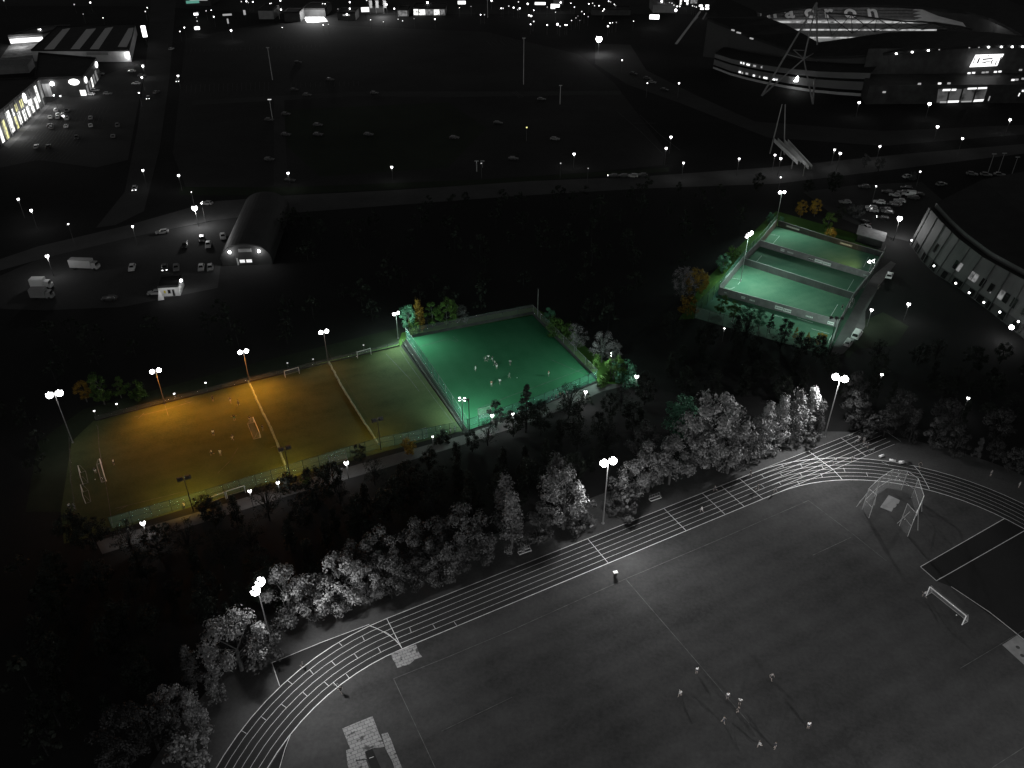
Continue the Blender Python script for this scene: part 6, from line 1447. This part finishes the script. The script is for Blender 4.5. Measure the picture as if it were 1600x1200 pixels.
# floodlight mast at the corner: two splayed pairs of tubes meeting high above
mast = empty('floodlight_mast', G(1190, 150), 0, 'splayed lattice mast standing at the near corner of the stadium', 'mast'); O2 = G(1190, 150)
f0, f1 = G(1190, 150), G(1270, 163); top = G(1276, 4, 40); k0, k1 = G(1256, 92, 16), G(1240, 78, 16); kr = G(1277, 80, 14)
for a, b, r_ in ((f0, top, .5), (f0, k0, .42), (k0, top, .4), (f1, kr, .5), (kr, top, .45), (f1, k0, .42)):
    s = MB(); s.bar(a - O2, b - O2, r_, r_ * .8, n=6); s.build('leg', M['grey'], mast)
s = MB(); s.bar(k1 - O2, kr - O2, .25); s.bar(k0 - O2, kr - O2, .25); s.bar(k0 - O2, k1 - O2, .25); s.bar(f0.lerp(top, .45) - O2, k0 - O2, .22); s.build('bracing', M['grey'], mast)
mast2 = empty('floodlight_mast', G(1056, 69), 0, 'pale leaning mast leg at the far corner of the stadium', 'mast'); O3 = G(1056, 69)
s = MB(); s.bar((0, 0, 0), G(1094, 18, 14) - O3, .75, .6); s.build('leg', M['pale'], mast2); s = MB(); s.bar(G(1098, 30, 8) - O3, G(1104, 20, 12) - O3, .5); s.bar(G(1082, 35, 9) - O3, G(1090, 27, 9) - O3, .5); s.build('bracing', M['grey'], mast2)
for q, z in (((1095, 9), 9), ((1105, 9), 9), ((1097, 13.5), 6), ((1105, 13.5), 6)):
    p = G(*q, z); s = MB(); s.box(p - O3, (2.4, .4, 1.2)); s.build('floodlight_panel', M['sign_lit'], mast2)

# ------------------------------------------------------------------ FOOTBRIDGE with an A-shaped mast
fbp = G(1203, 240); br_ = empty('footbridge', fbp, 0, 'footbridge ramps with lit parapets and a thin A-shaped mast', 'bridge')
def ramp(a, b, z0, z1, w_, nm):
    p, q = G(*a, z0), G(*b, z1); d_ = (q - p); n_ = Vector((-d_.y, d_.x, 0)).normalized() * w_ / 2; s = MB()
    s.poly([p - n_ - fbp, p + n_ - fbp, q + n_ - fbp, q - n_ - fbp]); s.poly([p - n_ - fbp - Z * .5, q - n_ - fbp - Z * .5, q + n_ - fbp - Z * .5, p + n_ - fbp - Z * .5]); s.build('deck', M['concrete'], br_)
    s = MB()
    for sg_ in (-1, 1): s.poly([p + n_ * sg_ - fbp - Z * .5, q + n_ * sg_ - fbp - Z * .5, q + n_ * sg_ - fbp + Z * 1.2, p + n_ * sg_ - fbp + Z * 1.2])
    s.build('parapet', M['pale'], br_)
ramp((1212, 220), (1249, 255), 6.5, 3.5, 1.6, 'a'); ramp((1228, 222), (1266, 263), 6.5, 3.5, 1.4, 'b')
for a, b in (((1203, 240), (1222, 163)), ((1225, 242), (1227, 163))):
    s = MB(); s.bar(G(*a) - fbp, G(*b, 22) - fbp, .3, .2); s.build('mast_leg', M['grey'], br_)
for x, y in ((1222, 231), (1240, 247), (1258, 258)):
    p = G(x, y, 4.5); s = MB(); s.bar(Vector((p.x, p.y, 0)) - fbp, p - fbp, .25); s.build('pier', M['concrete'], br_)
lamp_light('footbridge_light', G(1232, 236, 9), 420, radius=.3)
# ------------------------------------------------------------------ STREET LAMPS
def lamp_meshes(h, r):
    p = MB(); p.bar((0, 0, 0), (0, 0, h - r), .09, .05, n=6); g = MB(); g.smooth = True; g.ball((0, 0, h), r, 10, 7); c = MB(); c.bar((0, 0, h + r * .8), (0, 0, h + r * 1.15), r * .7, r * .2, 8)
    out = [('column', p.mesh('column'), 'post'), ('lantern', g.mesh('lantern'), 'lamp_soft'), ('cap', c.mesh('cap'), 'dark_steel')]
    for _, me, m in out: me.materials.append(M[m])
    return out
LM = {}
def street_lamp(px, py, label, group, h=6.5, r=.42, glow=None, light=0, cap=True, mat_=None):
    key = (h, r)
    if key not in LM: LM[key] = lamp_meshes(h, r)
    q = G(px, py, h); t = empty('street_lamp', (q.x, q.y, 0), 0, label, 'street lamp', group)
    for nm, me, m in LM[key]:
        if nm == 'cap' and not cap: continue
        o = bpy.data.objects.new(nm, me); COL.objects.link(o); adopt(o, t)
        if nm == 'lantern' and mat_: paint(o, M[mat_])
    if light: lamp_light('street_lamp_light', (q.x, q.y - .3, h - r - .15), light, radius=.25)
    return t
g1 = 'globe lamps along the pitch path'
for x, y, lb, L, r in ((223, 817, 'round path lamp by the dim front corner of the orange-lit pitch', 270, .50), (390, 767, 'round path lamp touching the stored white goals', 130, .38), (541, 723, 'round path lamp midway along the orange-lit pitch', 270, .50), (676, 682, 'small path lamp before the meeting of the two pitches', 60, .22), (769, 649, 'squarish white path lamp beside the dark small tree', 300, .42), (801, 646, 'path lamp between the dark small tree and the big conifer', 260, .36), (915, 612, 'path lamp above the pale stretch of path by the spectators', 700, .42), (995, 588, 'path lamp alone beyond the bright green bush', 160, .50), (434, 754, 'path lamp half hidden by the shrub at the first dividing net', 180, .35)):
    street_lamp(x, y, lb, g1, 4.5, r, light=L)
for x, y, lb in ((147, 642, 'small white marker lamp nearest the golden tree'), (182, 631, 'small white marker lamp behind the dim pitch corner'), (272, 615, 'small white marker lamp behind the orange pool'), (321, 598, 'small white marker lamp on the back bank under the orange light'), (449, 567, 'small marker lamp on the bank before the white goal'), (489, 561, 'small marker lamp at the start of the green bank'), (568, 539, 'small marker lamp in the middle of the green bank'), (802, 652, 'tiny lamp low beside the big conifer')):
    street_lamp(x, y, lb, 'marker lamps on the back bank', 1.3, .2, mat_='lamp_dim' if x > 400 else 'lamp_soft')
g2 = 'street lamps between the cages and the arena'
for x, y, lb, L, r, h in ((1406, 341, 'glaring lamp over the arena car park', 2600, .85, 8), (1362, 484, 'lamp beside the dark gap of the cage path', 350, .42, 5.5), (1420, 475, 'lamp alone on the dark ground towards the arena', 420, .50, 5.5), (1132, 513, 'tiny lamp in the dark before the cages', 30, .2, 4), (1378, 585, 'small lamp in the dark beside the chute floodlight head', 60, .36, 5), (1513, 622, 'lamp deep in the trees beyond the far bend', 120, .36, 5)):
    street_lamp(x, y, lb, g2, h, r, light=L)
g3_ = 'street lamps along the main road'
for x, y, lb, r in ((1211, 242, 'upper of two lamps at the end of the footbridge', .42), (1220, 247.5, 'lower of two lamps at the end of the footbridge', .48), (1304, 234, 'smaller of the twin lamps on the road past the footbridge', .42), (1313, 239.5, 'larger of the twin lamps on the road past the footbridge', .52), (1375, 228.5, 'single lamp between the twin lamps and the car park trees', .42), (1438, 268, 'narrow white lamp at the arena car park entrance', .3), (1220, 277, 'tiny lamp by the yellow-lit verge', .26), (1217, 301, 'lamp above the floodlight of the topmost cage', .0),
                     (1155, 248, 'lamp on the road before the footbridge', .40), (1068, 254.5, 'lamp at the corner of the stadium access road', .40), (1041, 231.5, 'lower of the pair of lamps up the stadium access road', .52), (1048.5, 214, 'upper of the pair of lamps up the stadium access road', .52)):
    if r: street_lamp(x, y, lb, g3_, 7, r, light=120 if r > .35 else 0)
g4 = 'street lamps round the stadium front'
for x, y, lb, r in ((1342.5, 160, 'lamp in front of the blank stadium wall', .62), (1452.5, 162, 'lamp at the corner of the lit stadium hall', .78), (1465, 198, 'lamp on the dark ground below the stadium hall', .6), (1578.5, 187, 'lamp below the end of the stadium front', .55), (1504, 216.5, 'lamp halfway between the stadium hall and the arena', .48), (1369, 291, 'small yellowish lamp behind the arena cars', .25), (1011.5, 130, 'dim lamp by the forecourt cars', .25), (1061, 130, 'lamp on the forecourt before the stadium wall', .42), (972, 94, 'lamp beside the big glowing lamp on the forecourt', .34)):
    street_lamp(x, y, lb, g4, 7, r, light=150 if r > .5 else 0)
g5 = 'lamps round the dark stadium car park'
for x, y, lb, r, m in ((279, 274, 'globe lamp where the side road meets the car park corner', .46, None), (450, 270.5, 'globe lamp over the black car by the road', .48, None), (612, 261, 'globe lamp alone in the middle of the car park edge', .48, None), (897, 240.5, 'globe lamp at the stadium end of the car park edge', .5, None), (823, 199, 'small yellow lamp in the empty car park', .36, 'lamp_yellow'), (752, 255, 'unlit globe lamp along the car park edge', .22, 'lamp_dim'), (876, 255, 'tiny lamp close to the globe at the stadium end', .24, 'lamp_dim'), (919, 263, 'tiny lamp low by the road near the queue of cars', .2, 'lamp_dim')):
    if 'lamp_yellow' not in M: M['lamp_yellow'] = glow_mat('yellow_lamp', (1, .95, .35), 1.2)
    street_lamp(x, y, lb, g5, 6, r, light=90 if r > .4 else 0, mat_=m)
g6 = 'tall masts in the dark stadium car park'
def mast_pole(bx, by, ty, label, group, m='pale', r=.22, lit=False):
    b = G(bx, by); h = height_at(b, ty); t = empty('lamp_mast', b, 0, label, 'lamp post', group)
    s = MB(); s.bar((0, 0, 0), (0, 0, h), r, r * .7, n=6); s.build('column', M[m], t); s = MB(); s.box((0, 0, h + .15), (1.6, .5, .3)); s.build('lamp_head', M['lamp_dim' if lit else m], t)
mast_pole(426, 125, 75, 'tall pale unlit mast at the back of the dark car park', g6); mast_pole(426, 187, 156, 'tall mast with a faint yellow head beside the pale car', g6, lit=True); mast_pole(818, 132, 60, 'tall pale mast in the middle of the car park back row', g6); mast_pole(875, 163, 134, 'tall pale mast at the stadium end of the car park lane', g6); mast_pole(437, 30, 9, 'tall thin mast by the bright filling station', g6); mast_pole(762, 27, 0, 'tall thin mast at the far road', g6)
for bx, by, ty, lb in ((1543, 272, 241, 'first thin mast behind the arena cars'), (1558, 274, 240, 'brightest thin mast behind the arena cars'), (1580, 275, 246, 'last thin mast behind the arena cars')): mast_pole(bx, by, ty, lb, 'thin masts behind the arena', r=.12)
mast_pole(745, 268, 252, 'short pale post at the dark car park hedge', 'posts at the car park hedge'); mast_pole(754, 262, 252, 'taller thin post at the dark car park hedge', 'posts at the car park hedge', r=.1)
g7 = 'street lamps round the open lot and side road'
for x, y, lb, r, L in ((304, 325, 'glaring lamp over the road behind the curved-roof hall', .95, 2600), (28.5, 311, 'lamp at the dark edge of the side road', .42, 120), (48.5, 328.5, 'second lamp down the dark side path', .46, 300), (73.5, 400, 'lamp at the road bend above the box lorries', .55, 700), (106.5, 350, 'dim lamp on the grass beyond the road', .26, 0), (207, 353.5, 'small bright lamp over the lot road', .36, 150), (223, 266, 'lamp beside the side road', .44, 100), (315, 318, 'small lamp beside the glaring one', .22, 0), (299, 300, 'tiny lamp beyond the glaring one', .16, 0)):
    street_lamp(x, y, lb, g7, 7, r, light=L)
g8 = 'lamps at the retail park'
for x, y, lb, r, L in ((223, 103, 'lamp at the retail park entrance', .62, 300), (221.5, 121, 'lamp between the waiting cars at the entrance', .5, 0), (98.5, 181, 'shining lamp between the parked cars of the second row', .46, 120), (84, 149, 'small lamp before the dark supermarket', .36, 0), (94, 150, 'small lamp nearest the bright wall light of the supermarket', .36, 0), (217, 145, 'small lamp by the retail park exit road', .34, 0), (278, 118.5, 'twin glare at the retail junction', .5, 0), (288, 43, 'lamp near the roundabout', .4, 0), (281, 49, 'dim lamp near the roundabout', .28, 0), (361, 47.5, 'lamp on the far edge of the dark car park', .6, 120), (334, 26, 'lamp behind the roundabout', .4, 0)):
    street_lamp(x, y, lb, g8, 6.5, r, light=L)
# the one great lamp on the stadium forecourt
street_lamp(936, 61, 'great glaring lamp at the edge of the stadium forecourt', 'floodlights of the forecourt', 9, 1.75, light=1500, mat_='lamp')
# lights of the town beyond
gt = 'lamps of the distant town'; M['lamp_mid'] = glow_mat('faint_lamp', (1, 1, 1), 1.6)
TOWN = 'tiny lit lamp among the distant town lights'
for x, y, r in ((227, 18, .45), (230, 12, .3), (116, 7, .5), (60, 46, .5), (63, 46, .5), (130, 22, .3), (161, 28, .25), (6, 1, .5), (141, 4, .6), (438, 1, .6), (439, 15, .6), (546.5, 3.5, .6), (546.5, 13.5, .6), (573, .5, .5), (604, 7, .7), (616, 13.5, .6), (542, 22.5, .7), (668, 4, .9), (679.5, 30, .5), (751, 23, .4), (757, 23, .45), (768, 1, .7), (783, 13, .45), (786, 13, .45), (795, 9.5, .4), (802.5, 12, .6), (812, 13, .6), (809, 15, .5), (810, 3, .45), (824.5, 6, .7), (839, 6, .6), (834, 16, .35), (826.5, 24, .55), (830, 25, .65), (834, 33.5, .5), (829, 38, .4), (855, 39, .45), (871, 38, .8), (875, 41, .4), (883, 39, .35), (886, 39, .35), (876, 4, .7), (950, 41, .55), (953, 36, .4), (957, 35.5, .4), (963, 35, .35), (892, 5, .3), (920, 6, .45), (926, 5, .4), (929, 9, .4), (936, 9, .4), (944, 14.5, .45), (942, 17, .35), (951, 2, .4), (954, 3, .5), (960, 7, .35), (962, 9, .3), (897.5, 11, .5), (909, 18, .4), (919, 26, .4), (913, 22, .3), (903, 25, .25), (906, 32, .25), (990, 33, .25), (1034, 2, .9), (1056, 16, 1.1), (1071, 1, .9), (395, 3, .5), (385, 2, .6), (388, 4, .4), (424, 5, .4), (377, 2.5, .4), (308, 33, .3), (307, 27, .25), (330, 16, .3), (322, 17, .3), (422, 5.5, .3), (504, 5.5, .3), (508, 6, .3), (528, 14, .2), (579, 31, .25), (599, 34, .3), (622, 30, .3), (629, 32.5, .4), (647, 29, .25), (718, 12, .2), (736, 10, .2), (505, 39, .35), (513, 38, .25), (441, 43, .25), (855, 11, .3), (868, 19, .3), (893, 32, .25), (900, 28, .25), (1046, 4, .4), (1050, 5, .4), (1053, 8, .4), (1058, 10, .5), (1062, 10, .4), (1074, 5, .5), (1082, 9, .45), (1085, 10, .4), (1088, 11, .4)):
    street_lamp(x, y, TOWN, gt, 6, round(r * .82, 2), cap=False, mat_=rnd.choice((None, None, 'lamp_mid', 'lamp_mid', 'lamp_dim')) if r < .55 else None)
# bright signs and lit fronts far off
def lit_sign(px, py, w_, h_, z, label, m='sign_lit', post=True, group='lit signs far off'):
    p = G(px, py, z); t = empty('lit_sign', (p.x, p.y, 0), math.atan2(p.x, p.y) * -1, label, 'sign', group)
    s = MB(); s.box((0, 0, z), (w_, .4, h_)); s.build('face', M[m], t)
    if post:
        s = MB(); s.bar((0, 0, 0), (0, 0, z - h_ / 2), .18); s.build('post', M['dark_steel'], t)
M['teal_sign'] = glow_mat('teal_lit_sign', (.3, 1, .78), .28)
lit_sign(301, 3, 9, 1.8, 7, 'teal-lit sign band of a far shop', 'teal_sign'); lit_sign(355, 23, 6, 1.1, 5, 'dim grey bar sign beyond the roundabout', 'win_soft'); lit_sign(356, 33, 1.0, 3, 4, 'small upright sign below the dim bar sign', 'win_soft'); lit_sign(382, 19.5, 1.5, 3, 5, 'pale upright sign near the bushes', 'win_soft')
lit_sign(570.5, 15, 5.5, 3, 7, 'bright square sign beside the filling station', 'win_bright'); lit_sign(721.5, 4, 5.5, 2.0, 7, 'white sign with rounded look at the top of the dark road'); lit_sign(844, 5.5, 7.5, 1.6, 7, 'long white glowing bar sign'); lit_sign(864, 10, 3, 3, 6, 'bright box sign beside the long bar'); lit_sign(870, 9, 4, 2, 5, 'low bright box sign beside the long bar'); lit_sign(1022.5, 26.5, 6.5, 2.8, 6, 'white oval-looking sign before the stadium mast'); lit_sign(225, 49, 2.6, 6.5, 9, 'white lozenge sign standing near the warehouse')
lit_sign(306, 22, 3, 1.4, 4, 'bright flare panel at the far roundabout', 'sign_lit', False); lit_sign(308, 44, 3.2, 1.8, 3, 'bright twin panel at the near roundabout', 'sign_lit', True); lit_sign(1497, 1, 22, 1.6, 20, 'row of white lights high on the far stadium roof', 'strip', True)
# far buildings
def far_block(x0, x1, yb, h, depth, label, wall='grey', ops=(), roof='roof'):
    a, b = G(x0, yb), G(x1, yb); return building('far_building', [a, b, b + Vector((0, depth, 0)), a + Vector((0, depth, 0))], h, label, wall, roof, ops, group='buildings at the far edge of town')
far_block(474, 509, 26, 5, 25, 'filling station block behind the bright forecourt', 'dark')
M['forecourt'] = mat('pale_forecourt', .55, .8, .7, .15)
sheet('filling_station_forecourt', [G(474, 26), G(506, 26), G(513, 34), G(480, 36)], .06, M['forecourt']); lamp_light('filling_station_light', G(492, 31) + Z * 7, 26000, radius=2)
far_block(622, 638, 26, 4.5, 15, 'small pale building with a bright front at the far road', 'pale', [(0, .1, .9, .4, 4, 'win_dim', 'shop_window')])
far_block(646, 696, 24.5, 5, 18, 'long low building with a glittering glass front', 'grey', [(0, .01, .16, .4, 4.4, 'win_lit', 'shop_window'), (0, .18, .38, .4, 4.2, 'win_lit', 'shop_window'), (0, .40, .62, .4, 4.2, 'win_dim', 'shop_window'), (0, .64, .82, .4, 4.2, 'win_lit', 'shop_window'), (0, .84, .98, .4, 4.2, 'win_dim', 'shop_window')])
far_block(405, 428, 30, 6, 20, 'grey plain block by the far roundabout', 'grey'); far_block(445, 470, 34, 6, 14, 'dull grey block before the filling station', 'dark'); far_block(528, 556, 32, 5, 16, 'dark block with a small canopy light', 'dark', [(0, .3, .7, 3, 4, 'win_soft', 'window')]); far_block(578, 600, 20, 4, 18, 'dark block beside the bright square sign', 'dark')
far_block(290, 330, 9, 6, 20, 'dark shop behind the teal sign', 'dark', [(0, .2, .9, 3.6, 5.2, 'win_soft', 'window')]); far_block(1020, 1056, 20, 5, 20, 'pale low roof behind the white oval-looking sign', 'grey', roof='concrete'); far_block(1060, 1090, 10, 7, 20, 'building with bright upright windows behind the mast', 'dark', [(0, .05, .15, 1, 6, 'win_lit', 'window'), (0, .4, .5, 1, 6, 'win_lit', 'window'), (0, .6, .95, 2, 5, 'win_dim', 'window')]); far_block(865, 880, 8, 7, 12, 'grey tower block beside the bright box sign', 'grey'); far_block(925, 985, 24, 4, 10, 'dark block among the parked lights of the town', 'dark')
for x, lb in ((578, 'first'), (588, 'second'), (600, 'third')):
    b = G(x, 21); t = empty('flag_pole', b, .2, lb + ' lit flag mast by the filling station road', 'flag', 'flags by the far road'); s = MB(); s.bar((0, 0, 0), (0, 0, 9), .15); s.build('pole', M['steel'], t); s = MB(); s.poly([(0, 0, 8.8), (2.2, .3, 8.4), (2.0, .2, 3.5), (0, 0, 3.8)]); s.build('banner', M['pale'], t)
lamp_light('flag_light', G(598, 24) + Z * 6 + Vector((0, -6, 0)), 9000, radius=1)
# ------------------------------------------------------------------ check labels
for lb, os_ in LABELS.items():
    live = [o for o in os_ if o.get('label') == lb]
    if len(live) > 1 and not all(o.get('group') for o in live): print('SHARED LABEL', lb, len(live))
    if not 4 <= len(lb.split()) <= 16: print('LABEL LENGTH', lb)
